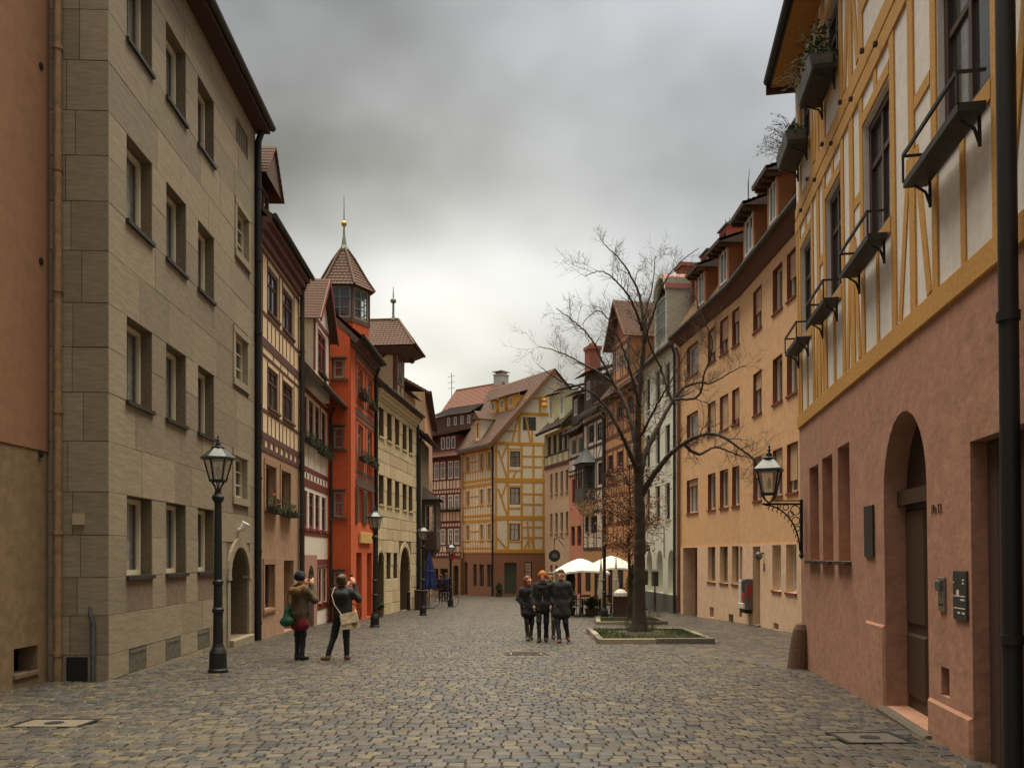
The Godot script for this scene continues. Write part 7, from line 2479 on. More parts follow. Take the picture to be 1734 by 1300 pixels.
func bare_tree() -> void:
	var o := thing("bare_tree", "large leafless tree with dark spreading branches in the front planting bed", "tree", at(3.6, 23.6))
	var y0 := g(23.6)
	# limb points in metres: sideways from the trunk, height, and towards or away from the camera
	var bark := mat("bark_grey", C(64, 56, 44), 0.95, "worn", 1.6, 1.0)
	var tr := MB.new()
	var ig := []
	tr.lathe([[0.0, -0.1], [0.42, 0.0], [0.31, 0.12], [0.23, 0.35], [0.185, 0.7], [0.175, 1.0]], 10)
	limb(tr, ig, [Vector3(0, 0.7, 0), Vector3(0.0, 2.0, 0), Vector3(0.02, 3.2, 0.02), Vector3(-0.02, 4.2, 0), Vector3(0.0, 4.75, 0)], 0.178, 0.135, 10)
	put(tr, "trunk", bark, o)
	var L := MB.new()
	var tips := []
	var P := func(px: float, py: float, z: float) -> Vector3: # picture measurements turned into metres on the tree's own plane
		return Vector3((px - 1083.0) * 0.01668, (1077.0 - py) * 0.01668, z)
	var limbs := [
		[[P.call(1083, 800, 0), P.call(1080, 740, 0.05), P.call(1082, 672, 0.1), P.call(1090, 585, 0.1), P.call(1087, 526, 0.0), P.call(1084, 497, -0.1), P.call(1072, 462, -0.3), P.call(1055, 430, -0.5), P.call(1028, 397, -0.7)], 0.13, 0.012],
		[[P.call(1082, 790, 0), P.call(1075, 725, -0.3), P.call(1058, 660, -0.8), P.call(1034, 623, -1.2), P.call(996, 596, -1.5), P.call(958, 570, -1.9), P.call(917, 555, -2.1)], 0.1, 0.01],
		[[P.call(1050, 645, -0.9), P.call(1026, 596, -1.0), P.call(1014, 570, -1.0), P.call(996, 547, -0.9), P.call(967, 526, -0.7), P.call(944, 511, -0.6)], 0.05, 0.01],
		[[P.call(1080, 800, 0), P.call(1070, 782, 0.3), P.call(1039, 731, 0.9), P.call(1017, 703, 1.3), P.call(988, 681, 1.6), P.call(944, 669, 1.9), P.call(912, 650, 2.0)], 0.085, 0.01],
		[[P.call(1087, 838, 0), P.call(1102, 810, 0.2), P.call(1127, 776, 0.5), P.call(1149, 757, 0.7), P.call(1176, 745, 0.9), P.call(1203, 747, 1.1), P.call(1231, 769, 1.3), P.call(1253, 788, 1.4), P.call(1262, 820, 1.5)], 0.1, 0.012],
		[[P.call(1149, 757, 0.7), P.call(1180, 770, 0.2), P.call(1215, 756, -0.2), P.call(1250, 765, -0.4), P.call(1285, 775, -0.4)], 0.06, 0.01],
		[[P.call(1086, 795, 0), P.call(1095, 766, -0.2), P.call(1118, 722, -0.5), P.call(1148, 672, -0.8), P.call(1169, 646, -0.9), P.call(1200, 634, -1.1), P.call(1222, 634, -1.2), P.call(1265, 609, -1.4), P.call(1292, 596, -1.5)], 0.1, 0.01],
		[[P.call(1148, 672, -0.8), P.call(1138, 640, -0.9), P.call(1128, 605, -1.0), P.call(1110, 570, -0.9), P.call(1100, 530, -0.8), P.call(1112, 470, -0.7), P.call(1116, 420, -0.6)], 0.05, 0.01],
		[[P.call(1150, 668, -0.8), P.call(1182, 671, 0.0), P.call(1188, 640, 0.3), P.call(1200, 590, 0.5), P.call(1180, 545, 0.6), P.call(1165, 500, 0.6)], 0.045, 0.009],
		[[P.call(1088, 560, 0.05), P.call(1066, 520, 0.5), P.call(1040, 495, 0.8), P.call(1012, 480, 1.0), P.call(985, 490, 1.1)], 0.045, 0.009],
		[[P.call(1089, 585, 0.1), P.call(1108, 520, 0.5), P.call(1125, 480, 0.7), P.call(1150, 455, 0.8), P.call(1172, 440, 0.9)], 0.04, 0.009],
		[[P.call(1083, 690, 0.1), P.call(1060, 640, 0.9), P.call(1035, 590, 1.4), P.call(1005, 555, 1.6), P.call(975, 580, 1.8)], 0.045, 0.009],
		[[P.call(1084, 700, 0.1), P.call(1096, 655, -1.0), P.call(1080, 600, -1.9), P.call(1062, 560, -2.3)], 0.045, 0.009],
		[[P.call(1084, 740, 0.1), P.call(1100, 700, 1.1), P.call(1120, 660, 1.8), P.call(1140, 620, 2.2)], 0.045, 0.009]]
	for b in limbs:
		limb(L, tips, b[0], b[1], b[2], 7)
	put(L, "branches", bark, o)
	var T := MB.new()
	for t in tips:
		var pr := 0.26 if t[3] < 0.4 else 0.46
		if t[2] > 0.09: pr = 0.04
		if rng.randf() > pr: continue
		var d: Vector3 = t[1]
		var side := d.cross(Vector3(rng.randfn(), rng.randfn(), rng.randfn())).normalized()
		twig(T, t[0], (d * 0.6 + side * 0.9 + Vector3(0, 0.25, 0)).normalized(), rng.randf_range(0.35, 0.9), clampf(t[2] * 0.45, 0.005, 0.016), 2)
	var tm := mat("twig_brown", C(74, 62, 48), 0.95)
	put(T, "twigs", tm, o)
	var su := MB.new()
	for k in 40: # shoots round the foot
		var a := rng.randf() * TAU
		var p := Vector3(cos(a) * 0.3, 0.0, sin(a) * 0.3)
		twig(su, p, Vector3(cos(a) * 0.35, 1.0, sin(a) * 0.35).normalized(), rng.randf_range(0.4, 1.1), 0.007, 1)
	put(su, "shoots", tm, o)

func leafy_tree() -> void:
	var o := thing("brown_leaved_tree", "smaller tree still holding dry brown leaves in the rear planting bed", "tree", at(4.36, 31.0))
	var bark: Material = mats.bark_grey
	var tr := MB.new()
	var tips := []
	limb(tr, tips, [Vector3(0, -0.05, 0), Vector3(0.02, 1.5, 0), Vector3(-0.03, 3.0, 0.05), Vector3(0.02, 4.4, 0), Vector3(0.0, 5.9, 0.0)], 0.1, 0.015, 8)
	put(tr, "trunk", bark, o)
	var br := MB.new()
	var ends := []
	for k in 26:
		var y := rng.randf_range(2.2, 5.4)
		var a := k * 2.4 + rng.randf()
		var l := (1.9 - absf(y - 3.4) * 0.35) * rng.randf_range(0.7, 1.05)
		var p := Vector3(0, y, 0)
		limb(br, ends, [p, p + Vector3(cos(a) * l * 0.5, l * 0.28, sin(a) * l * 0.5), p + Vector3(cos(a) * l, l * 0.4, sin(a) * l)], 0.03, 0.006, 5)
	for k in 120:
		var t: Array = ends[rng.randi() % ends.size()]
		twig(br, t[0], (t[1] + Vector3(rng.randfn(), rng.randfn(), rng.randfn()) * 0.7).normalized(), rng.randf_range(0.3, 0.7), 0.006, 1)
	put(br, "branches", bark, o)
	var lf := MB.new()
	for k in 5200:
		var t: Array = ends[rng.randi() % ends.size()]
		if t[0].y > 4.9 and rng.randf() < 0.6: continue
		leaf(lf, t[0] + Vector3(rng.randfn(0, 0.17), rng.randfn(-0.06, 0.17), rng.randfn(0, 0.17)), 0.095)
	var lm := mat("dry_leaf", C(150, 104, 66), 0.85, "tile", 1.5)
	lm.backlight_enabled = true
	lm.backlight = Color(0.08, 0.05, 0.03)
	put(lf, "crown", lm, o)

func street_things() -> void:
	lamp_post(-5.07, 14.4, "tall black lantern lamp before the grey stone house, nearest of all")
	lamp_post(-4.6, 28.0, "black lantern lamp before the orange house and the pale stone house")
	lamp_post(-3.9, 36.6, "black lantern lamp in front of the oriel house, with blue parasol behind")
	lamp_post(-3.35, 45.6, "far lantern lamp with a bicycle leaning on it before the maroon house", 3.5)
	lamp_post(3.72, 33.6, "plain black iron post rising through the brown leaves beside the litter bin", 4.05, false)
	wall_lamp()
	var rs := thing("red_disc_sign", "small round red sign on the far lamp before the maroon house", "sign", at(-3.2, 45.55, 2.75))
	var rm := MB.new()
	rm.lathe([[0.0, 0.0], [0.17, 0.0], [0.17, 0.02], [0.0, 0.02]], 16)
	var rd := put(rm, "disc", mat("sign_red", C(168, 32, 44), 0.5), rs)
	rd.rotation.x = PI / 2
	var ra := MB.new()
	ra.tube([Vector3(-0.13, 0, -0.01), Vector3(0, 0, -0.01)], [0.012, 0.012], 5)
	put(ra, "arm", mats.iron, rs)
	kerb_bed("planting_bed", "front grass bed with pale kerb stones round the bare tree", [Vector2(2.12, 20.6), Vector2(5.05, 20.75), Vector2(5.25, 25.4), Vector2(2.28, 25.6)], 0.13)
	kerb_bed("planting_bed", "rear grass bed behind the bare tree, with bin and lamp", [Vector2(2.95, 29.3), Vector2(5.5, 29.4), Vector2(5.7, 33.0), Vector2(3.3, 33.0)], 0.12)
	cover("manhole_cover", "rusty square manhole cover in mid street before the walking group", 0.3, 18.0, 0.4, 0.34, mat("rust_plate", C(112, 88, 70), 0.7, "worn", 1.2, 0.5))
	cover("drain_cover", "pale concrete cover with a dark round centre near the left corner", -5.1, 9.3, 0.4, 0.28, mat("concrete", C(112, 102, 84), 0.9, "stone", 1.0, 0.5), true)
	cover("stone_cover", "dark stone cover in the paving by the step of the arched door", 3.62, 8.45, 0.34, 0.3, mat("dark_slab", C(84, 78, 70), 0.8, "stone", 1.0, 0.5), true)
	vending_machine()
	guard_stone()
	bicycle(Vector3(-6.5, g(31.0), -31.1), 0.15, -0.1, "old dark bicycle leaning on the orange side wall", C(70, 44, 40))
	bicycle(Vector3(-3.75, g(45.5), -45.5), 0.1, 0.08, "bicycle leaning on the far lamp before the maroon house", C(60, 60, 62))
	cafe()
	bare_tree()
	leafy_tree()
	# a tub with a small plant by the orange door, bollards at the stone gate
	bush(-5.65, 35.4, 0.28, 0.35, "small leafy plant in a dark tub by the orange house door", "tub_plant")
	for q in [[-5.15, 41.6, "dark bollard left of the stone gateway"], [-4.95, 43.4, "dark bollard right of the stone gateway"]]:
		var o := thing("bollard", q[2], "bollard", at(q[0], q[1]), 0, "bollards at the stone gateway")
		var mb := MB.new()
		mb.lathe([[0.0, 0.0], [0.1, 0.0], [0.09, 0.1], [0.075, 0.8], [0.09, 0.84], [0.085, 0.92], [0.0, 0.98]], 10)
		put(mb, "shaft", mats.iron, o)
	var bb := thing("street_box", "low dark cabinet under the blue parasol", "cabinet", at(-4.62, 42.4))
	var m := MB.new()
	m.cbox(Vector3(-0.3, 0, -0.3), Vector3(0.3, 0.95, 0.3), 0.02); m.box(Vector3(-0.33, 0.95, -0.33), Vector3(0.33, 0.99, 0.33))
	put(m, "case", mats.wood_dark, bb)

# ---------------------------------------------------------------- people
# a skin of surface nets over smoothly joined tapered capsules; bones are [a, b, radius at a, radius at b]
func skin(bones: Array, cell: float, k: float, mb: MB, fold := 0.0) -> void:
	var lo := Vector3.INF
	var hi := -Vector3.INF
	for b in bones:
		var r: float = maxf(b[2], b[3]) + k + cell * 2.0
		for e in 2:
			lo = lo.min(b[e] - Vector3.ONE * r); hi = hi.max(b[e] + Vector3.ONE * r)
	var nx := int((hi.x - lo.x) / cell) + 2
	var ny := int((hi.y - lo.y) / cell) + 2
	var nz := int((hi.z - lo.z) / cell) + 2
	var f := PackedFloat32Array()
	f.resize(nx * ny * nz)
	f.fill(9.0)
	for b in bones:
		var a: Vector3 = b[0]
		var ab: Vector3 = b[1] - a
		var l2 := maxf(ab.length_squared(), 1e-8)
		var ra: float = b[2]
		var dr: float = b[3] - ra
		var m := maxf(b[2], b[3]) + k + cell * 2.0
		var p0: Vector3 = (a.min(b[1]) - Vector3.ONE * m - lo) / cell
		var p1: Vector3 = (a.max(b[1]) + Vector3.ONE * m - lo) / cell
		for z in range(maxi(0, int(p0.z)), mini(nz, int(p1.z) + 1)):
			for y in range(maxi(0, int(p0.y)), mini(ny, int(p1.y) + 1)):
				var o := (z * ny + y) * nx
				for x in range(maxi(0, int(p0.x)), mini(nx, int(p1.x) + 1)):
					var q := lo + Vector3(x, y, z) * cell - a
					var t := clampf(q.dot(ab) / l2, 0.0, 1.0)
					var d := (q - ab * t).length() - ra - dr * t
					var e := f[o + x]
					var h := maxf(k - absf(d - e), 0.0) / k
					f[o + x] = minf(d, e) - h * h * k * 0.25
	if fold > 0.0: # folds of cloth
		var nf := FastNoiseLite.new()
		nf.seed = 8
		nf.frequency = 3.2
		nf.fractal_octaves = 2
		for z in nz:
			for y in ny:
				for x in nx:
					var i := (z * ny + y) * nx + x
					if absf(f[i]) < 0.07:
						var q := lo + Vector3(x, y, z) * cell
						f[i] += fold * nf.get_noise_3d(q.x * 1.6 + q.y * 0.7, q.y * 1.1, q.z * 1.6)
	var idx := {}
	var vs := []
	var ns := []
	var off := [0, 1, nx, nx + 1, nx * ny, nx * ny + 1, nx * ny + nx, nx * ny + nx + 1]
	var cor := [Vector3(0, 0, 0), Vector3(1, 0, 0), Vector3(0, 1, 0), Vector3(1, 1, 0), Vector3(0, 0, 1), Vector3(1, 0, 1), Vector3(0, 1, 1), Vector3(1, 1, 1)]
	var eds := [[0, 1], [2, 3], [4, 5], [6, 7], [0, 2], [1, 3], [4, 6], [5, 7], [0, 4], [1, 5], [2, 6], [3, 7]]
	for z in nz - 1:
		for y in ny - 1:
			var o := (z * ny + y) * nx
			for x in nx - 1:
				var i := o + x
				var s := 0
				for c in 8:
					if f[i + off[c]] < 0.0: s += 1
				if s == 0 or s == 8: continue
				var acc := Vector3.ZERO
				var n := 0
				for e in eds:
					var d0 := f[i + off[e[0]]]
					var d1 := f[i + off[e[1]]]
					if (d0 < 0.0) != (d1 < 0.0):
						acc += cor[e[0]].lerp(cor[e[1]], d0 / (d0 - d1)); n += 1
				idx[i] = vs.size()
				vs.append(lo + (Vector3(x, y, z) + acc / n) * cell)
				ns.append(Vector3(f[i + 1] + f[i + off[3]] + f[i + off[5]] + f[i + off[7]] - f[i] - f[i + off[2]] - f[i + off[4]] - f[i + off[6]],
					f[i + off[2]] + f[i + off[3]] + f[i + off[6]] + f[i + off[7]] - f[i] - f[i + 1] - f[i + off[4]] - f[i + off[5]],
					f[i + off[4]] + f[i + off[5]] + f[i + off[6]] + f[i + off[7]] - f[i] - f[i + 1] - f[i + off[2]] - f[i + off[3]]).normalized())
	var st := [1, nx, nx * ny]
	for i in idx:
		for ax in 3:
			var u: int = st[(ax + 1) % 3]
			var w: int = st[(ax + 2) % 3]
			var d0 := f[i]
			var d1 := f[i + st[ax]]
			if (d0 < 0.0) == (d1 < 0.0): continue
			if not (idx.has(i - u) and idx.has(i - w) and idx.has(i - u - w)): continue
			var q := [idx[i], idx[i - u], idx[i - u - w], idx[i - w]]
			if d0 < 0.0: q.reverse()
			q.reverse()
			mb.stri(vs[q[0]], vs[q[1]], vs[q[2]], ns[q[0]], ns[q[1]], ns[q[2]])
			mb.stri(vs[q[0]], vs[q[2]], vs[q[3]], ns[q[0]], ns[q[2]], ns[q[3]])

func V(x: float, y: float, z: float) -> Vector3:
	return Vector3(x, y, z)

func hand_bones(w: Vector3, d: Vector3, n: Vector3, curl: float, thumb: float) -> Array: # wrist, direction of the fingers, palm normal
	var s := d.cross(n).normalized()
	var out := [[w, w + d * 0.05, 0.026, 0.03]]
	for k in 2:
		out.append([w + s * (0.022 - 0.044 * k) + d * 0.02, w + d * 0.085 + s * (0.03 - 0.06 * k), 0.016, 0.014])
	var ls := [0.068, 0.078, 0.073, 0.056]
	for k in 4:
		var b := w + d * 0.085 + s * (0.033 - 0.022 * k)
		var d1 := (d + n * curl * 0.5).normalized()
		var d2 := (d + n * curl * 1.4).normalized()
		var m: Vector3 = b + d1 * ls[k] * 0.5
		out.append([b, m, 0.0095, 0.009]); out.append([m, m + d2 * ls[k] * 0.55, 0.009, 0.0075])
	var tb := w + d * 0.03 + s * 0.03 * thumb
	var tm := tb + (d * 0.6 + s * thumb + n * 0.4).normalized() * 0.042
	out.append([tb, tm, 0.013, 0.011]); out.append([tm, tm + (d + n * curl + s * thumb * 0.2).normalized() * 0.032, 0.011, 0.009])
	return out

# joints: pelvis, chest, neck, head and pairs (index 0 is the figure's right hand side, -x when facing +z)
func person(label: String, pos: Vector3, turn: float, J: Dictionary, wear: Array, hair: Dictionary, cell := 0.022) -> Node3D:
	var o := thing("person", label, "person", pos, turn)
	var sk := mat("skin", C(206, 150, 122), 0.6)
	var mb := MB.new()
	var bones := [[J.pelvis, J.chest, 0.095, 0.095], [J.chest, J.neck, 0.09, 0.05], [J.neck, J.head, 0.05, 0.05]]
	for s in 2:
		bones.append_array([[J.chest + V(0.06 - 0.12 * (1 - s), 0.1, 0), J.sho[s], 0.08, 0.055], [J.sho[s], J.elb[s], 0.048, 0.038], [J.elb[s], J.wri[s], 0.038, 0.026],
			[J.hip[s], J.kne[s], 0.07, 0.046], [J.kne[s], J.ank[s], 0.044, 0.03], [J.ank[s] - V(0, 0.03, 0), J.toe[s], 0.026, 0.02]])
	skin(bones, cell, 0.05, mb)
	# head with a face, on a finer grid
	var hd: Vector3 = J.head
	var B := Basis.from_euler(J.get("look", Vector3.ZERO))
	var hb := []
	for e in [[V(0, 0.11, -0.02), V(0, 0.1, 0.02), 0.088, 0.082], [V(0, 0.05, 0.015), V(0, 0.0, 0.045), 0.068, 0.045], [V(0, 0.0, 0.045), V(0, -0.012, 0.06), 0.04, 0.032], [V(0, 0.085, 0.09), V(0, 0.045, 0.112), 0.012, 0.015],
		[V(-0.03, 0.095, 0.075), V(0.03, 0.095, 0.075), 0.022, 0.022], [V(-0.084, 0.08, 0.0), V(-0.088, 0.05, -0.004), 0.016, 0.012], [V(0.084, 0.08, 0.0), V(0.088, 0.05, -0.004), 0.016, 0.012],
		[V(-0.018, 0.014, 0.082), V(0.018, 0.014, 0.082), 0.012, 0.012], [V(0, 0.03, -0.01), V(0, -0.09, -0.015), 0.052, 0.05]]:
		hb.append([hd + B * e[0], hd + B * e[1], e[2], e[3]])
	skin(hb, 0.011, 0.02, mb)
	for s in 2:
		var hn: Array = J.hand[s]
		skin(hand_bones(J.wri[s], hn[0], hn[1], hn[2], 1.0 if s == 0 else -1.0), 0.0065, 0.008, mb)
	put(mb, "body", sk, o)
	var ey := MB.new()
	for s in [-1, 1]:
		ey.ball(hd + B * V(0.032 * s, 0.075, 0.086), 0.011, 0.7, 6)
	put(ey, "eyes", mat("eye_dark", C(48, 36, 30), 0.3), o)
	var mo := MB.new()
	mo.tube([hd + B * V(-0.022, 0.012, 0.09), hd + B * V(0, 0.013, 0.096), hd + B * V(0.022, 0.012, 0.09)], [0.003, 0.006, 0.003], 5)
	put(mo, "mouth", mat("lip", C(160, 86, 78), 0.5), o)
	for w in wear: # [name, material, bones, cell, blend]
		var c := MB.new()
		skin(w[2], w[3], w[4], c, 0.0 if w[3] < 0.018 else 0.014)
		put(c, w[0], w[1], o)
	if hair.has("bones"):
		var c := MB.new()
		var hh := []
		for e in hair.bones:
			hh.append([hd + B * e[0], hd + B * e[1], e[2], e[3]])
		skin(hh, 0.012, 0.02, c)
		put(c, hair.get("name", "hair"), hair.mat, o)
	return o

func legs(J: Dictionary, r0: float, r1: float, r2: float) -> Array:
	var b := [[J.pelvis, J.pelvis + V(0, -0.04, 0), 0.13, 0.12]]
	for s in 2:
		b.append_array([[J.hip[s], J.kne[s], r0, r1], [J.kne[s], J.ank[s] + (J.kne[s] - J.ank[s]) * 0.08, r1, r2]])
	return b

func shoes(J: Dictionary, r: float, up: float) -> Array:
	var b := []
	for s in 2:
		var k: Vector3 = (J.kne[s] - J.ank[s]).normalized()
		b.append_array([[J.ank[s] - V(0, 0.035, 0), J.toe[s], r, r * 0.8], [J.ank[s] - V(0, 0.035, 0), J.ank[s] + k * up, r, r * 0.95]])
	return b

func coat(J: Dictionary, hem: float, r: float, flare: float, sleeve := 1.0) -> Array: # torso and sleeves down to a hem height
	var c: Vector3 = J.chest
	var p: Vector3 = J.pelvis
	var b := [[c + V(0, 0.08, 0.005), p + V(0, 0.02, 0), 0.12 * r, 0.118 * r], [c + V(-0.075, 0.08, 0), p + V(-0.065, 0.02, 0), 0.115 * r, 0.115 * r], [c + V(0.075, 0.08, 0), p + V(0.065, 0.02, 0), 0.115 * r, 0.115 * r], [c + V(0, 0.1, 0), J.neck + V(0, -0.01, 0), 0.135, 0.082]]
	if hem < p.y - 0.02:
		for s in 2:
			var k := clampf((p.y - hem) / (J.hip[s].y - J.kne[s].y), 0.0, 1.0)
			var e: Vector3 = J.hip[s].lerp(J.kne[s], k) * V(1, 0, 0.75) + V(0, hem, 0)
			b.append([p + V(-0.06 + 0.12 * s, 0, 0), e, 0.12 * r, 0.115 * flare])
		b.append([p, V(p.x, hem, p.z), 0.12 * r, 0.115 * flare])
	for s in 2:
		b.append_array([[J.sho[s], J.elb[s], 0.063 * sleeve, 0.054 * sleeve], [J.elb[s], J.wri[s] + (J.elb[s] - J.wri[s]) * 0.06, 0.054 * sleeve, 0.044 * sleeve], [c + V(-0.08 + 0.16 * s, 0.13, 0), J.sho[s], 0.075, 0.066 * sleeve]])
	return b

func walker(stride: float, swing: float, tall := 1.0) -> Dictionary:
	var J := {"pelvis": V(0, 0.93, 0), "chest": V(0, 1.27, 0.01), "neck": V(0, 1.46, 0.01), "head": V(0, 1.56, 0.03),
		"sho": [V(-0.165, 1.39, 0), V(0.165, 1.39, 0)], "elb": [V(-0.25, 1.13, -0.04 + swing), V(0.25, 1.13, -0.04 - swing)], "wri": [V(-0.24, 0.9, 0.06 + swing * 1.6), V(0.24, 0.9, 0.06 - swing * 1.6)],
		"hip": [V(-0.085, 0.9, 0), V(0.085, 0.9, 0)], "kne": [V(-0.09, 0.5, 0.06 + stride * 0.5), V(0.09, 0.5, 0.06 - stride * 0.45)], "ank": [V(-0.08, 0.085, stride), V(0.08, 0.1, -stride)],
		"toe": [V(-0.09, 0.04, stride + 0.14), V(0.09, 0.04, -stride + 0.13)], "hand": [[V(0, -1, 0.15).normalized(), V(0.9, 0, -0.2).normalized(), 0.5], [V(0, -1, 0.15).normalized(), V(-0.9, 0, -0.2).normalized(), 0.5]]}
	for k in ["pelvis", "chest", "neck", "head"]:
		J[k] = J[k] * tall
	for k in ["sho", "elb", "wri", "hip", "kne", "ank", "toe"]:
		for s in 2:
			J[k][s] = J[k][s] * tall
	return J

func make_people() -> void:
	var black := mat("cloth_black", C(30, 30, 30), 0.9, "cloth", 2.0)
	black.rim_enabled = true
	black.rim = 0.2
	var char_ := mat("cloth_charcoal", C(38, 40, 40), 0.85, "cloth", 2.0)
	var jean := mat("cloth_navy", C(34, 38, 52), 0.9, "cloth", 2.0)
	var boot := mat("leather_black", C(26, 24, 22), 0.5)
	var tan := mat("leather_tan", C(112, 84, 58), 0.6)
	var brown := mat("leather_brown", C(96, 52, 30), 0.55)
	var olive := mat("cloth_olive", C(82, 70, 44), 0.9, "cloth", 2.0)
	var fur := mat("fur_tan", C(126, 94, 52), 0.95, "stone", 6.0, 0.8)
	var knit := mat("knit_dark", C(30, 40, 44), 0.95, "cloth", 4.0)
	var red := mat("cloth_red", C(116, 26, 34), 0.9, "cloth", 2.0)
	var cap := [[V(0, 0.12, -0.025), V(0, 0.115, 0.01), 0.1, 0.096], [V(0, 0.2, -0.03), V(0, 0.22, -0.03), 0.05, 0.02], [V(-0.05, 0.09, -0.03), V(0.05, 0.09, -0.03), 0.075, 0.075]]
	# ---- two women taking pictures, seen from behind
	var J := walker(0.02, 0.0, 1.0)
	J.elb = [V(-0.27, 1.18, 0.14), V(0.27, 1.18, 0.14)]
	J.wri = [V(-0.1, 1.5, 0.24), V(0.1, 1.5, 0.24)]
	J.hand = [[V(0.3, 0.8, 0.2).normalized(), V(0.4, -0.1, 0.9).normalized(), 0.7], [V(-0.3, 0.8, 0.2).normalized(), V(-0.4, -0.1, 0.9).normalized(), 0.7]]
	J.kne = [V(-0.08, 0.5, 0.02), V(0.08, 0.5, 0.02)]
	J.ank = [V(-0.07, 0.085, -0.02), V(0.08, 0.085, 0.0)]
	J.toe = [V(-0.1, 0.04, 0.11), V(0.12, 0.04, 0.12)]
	J.look = V(-0.12, 0.0, 0)
	var p1 := person("person in olive parka, dark beanie and red skirt taking a photo with raised arms", at(-4.22, 16.6), PI - 0.55, J, [
		["parka", olive, coat(J, 0.8, 1.08, 1.0, 1.08), 0.022, 0.06],
		["skirt", red, [[V(-0.06, 0.9, 0), V(-0.09, 0.7, 0), 0.12, 0.125], [V(0.06, 0.9, 0), V(0.09, 0.7, 0), 0.12, 0.125]], 0.022, 0.05],
		["leggings", black, legs(J, 0.088, 0.062, 0.046), 0.02, 0.04],
		["shoes", boot, shoes(J, 0.048, 0.06), 0.015, 0.03],
		["fur_hood", fur, [[V(-0.13, 1.44, -0.03), V(-0.07, 1.38, -0.13), 0.07, 0.075], [V(0.13, 1.44, -0.03), V(0.07, 1.38, -0.13), 0.07, 0.075], [V(-0.07, 1.38, -0.13), V(0.07, 1.38, -0.13), 0.075, 0.075]], 0.018, 0.04]],
		{"name": "beanie", "mat": knit, "bones": cap})
	held_camera(at(-4.22, 16.6), PI - 0.55, V(0, 1.6, 0.28), "small black camera held up by the person in the olive parka", mats.iron)
	var bag := thing("drawstring_bag", "dark green drawstring bag on the back of the person in the olive parka", "bag", at(-4.22, 16.6), PI - 0.55)
	var bm := MB.new()
	skin([[V(0.16, 1.0, -0.17), V(0.17, 0.76, -0.19), 0.05, 0.1], [V(0.07, 0.78, -0.2), V(0.25, 0.76, -0.18), 0.085, 0.085], [V(0.16, 1.0, -0.17), V(0.14, 1.1, -0.16), 0.05, 0.025]], 0.015, 0.04, bm)
	put(bm, "sack", mat("cloth_green", C(30, 82, 62), 0.8, "cloth", 2.0), bag)
	var bs := MB.new()
	bs.tube([V(0.15, 1.08, -0.17), V(0.12, 1.3, -0.2), V(0.08, 1.47, -0.14), V(0.02, 1.5, 0.0)], [0.008, 0.008, 0.008, 0.008], 5)
	put(bs, "cord", knit, bag)
	J = walker(0.02, 0.0, 0.97)
	J.elb = [V(-0.3, 1.2, 0.1), V(0.2, 1.12, 0.16)]
	J.wri = [V(-0.2, 1.5, 0.2), V(-0.06, 1.44, 0.26)]
	J.hand = [[V(0.25, 0.9, 0.1).normalized(), V(0.5, 0.0, 0.8).normalized(), 0.6], [V(-0.35, 0.8, 0.2).normalized(), V(-0.4, 0, 0.9).normalized(), 0.7]]
	J.hip = [V(-0.085, 0.87, 0), V(0.085, 0.87, 0)]
	J.kne = [V(-0.07, 0.48, 0.06), V(0.17, 0.49, 0.04)]
	J.ank = [V(-0.08, 0.085, 0.02), V(0.28, 0.085, -0.05)]
	J.toe = [V(-0.11, 0.04, 0.14), V(0.4, 0.04, 0.0)]
	J.look = V(-0.2, -0.2, 0)
	person("person in black hooded jacket and tan boots holding up a phone", at(-3.36, 16.55), PI + 0.05, J, [
		["jacket", char_, coat(J, 0.93, 1.05, 1.0, 1.05), 0.022, 0.06],
		["trousers", black, legs(J, 0.092, 0.066, 0.052), 0.02, 0.04],
		["boots", tan, shoes(J, 0.05, 0.1), 0.015, 0.03],
		["hood", char_, [[V(-0.1, 1.38, -0.06), V(-0.05, 1.3, -0.14), 0.06, 0.07], [V(0.1, 1.38, -0.06), V(0.05, 1.3, -0.14), 0.06, 0.07], [V(-0.05, 1.3, -0.14), V(0.05, 1.3, -0.14), 0.075, 0.075]], 0.018, 0.04]],
		{"mat": mat("hair_brown", C(88, 62, 40), 0.7, "cloth", 5.0), "bones": [[V(0, 0.11, -0.035), V(0, 0.11, 0.0), 0.098, 0.09], [V(0, 0.14, -0.1), V(0, 0.15, -0.13), 0.05, 0.045], [V(-0.05, 0.04, -0.05), V(0.05, 0.04, -0.05), 0.055, 0.055]]})
	held_camera(at(-3.36, 16.55), PI + 0.05, V(-0.13, 1.62, 0.26), "phone held up by the person in the black hooded jacket", mats.zinc, 0.075, 0.14)
	var sb := thing("shoulder_bag", "cream shoulder bag with brown label on the person holding up a phone", "bag", at(-3.36, 16.55), PI + 0.05)
	var sm := MB.new()
	sm.hexa([V(-0.38, 0.66, -0.2), V(-0.02, 0.62, -0.24), V(-0.02, 0.64, -0.15), V(-0.36, 0.68, -0.11), V(-0.3, 0.97, -0.2), V(0.02, 0.9, -0.23), V(0.02, 0.9, -0.17), V(-0.3, 0.97, -0.14)])
	var canvas := mat("canvas_bag", C(214, 196, 160), 0.85, "cloth", 2.0)
	put(sm, "pouch", canvas, sb)
	var fl := MB.new()
	fl.hexa([V(-0.34, 0.78, -0.215), V(-0.03, 0.73, -0.255), V(-0.03, 0.73, -0.235), V(-0.34, 0.78, -0.2), V(-0.3, 0.985, -0.21), V(0.02, 0.915, -0.24), V(0.02, 0.915, -0.16), V(-0.3, 0.985, -0.13)])
	put(fl, "flap", canvas, sb)
	var lb := MB.new()
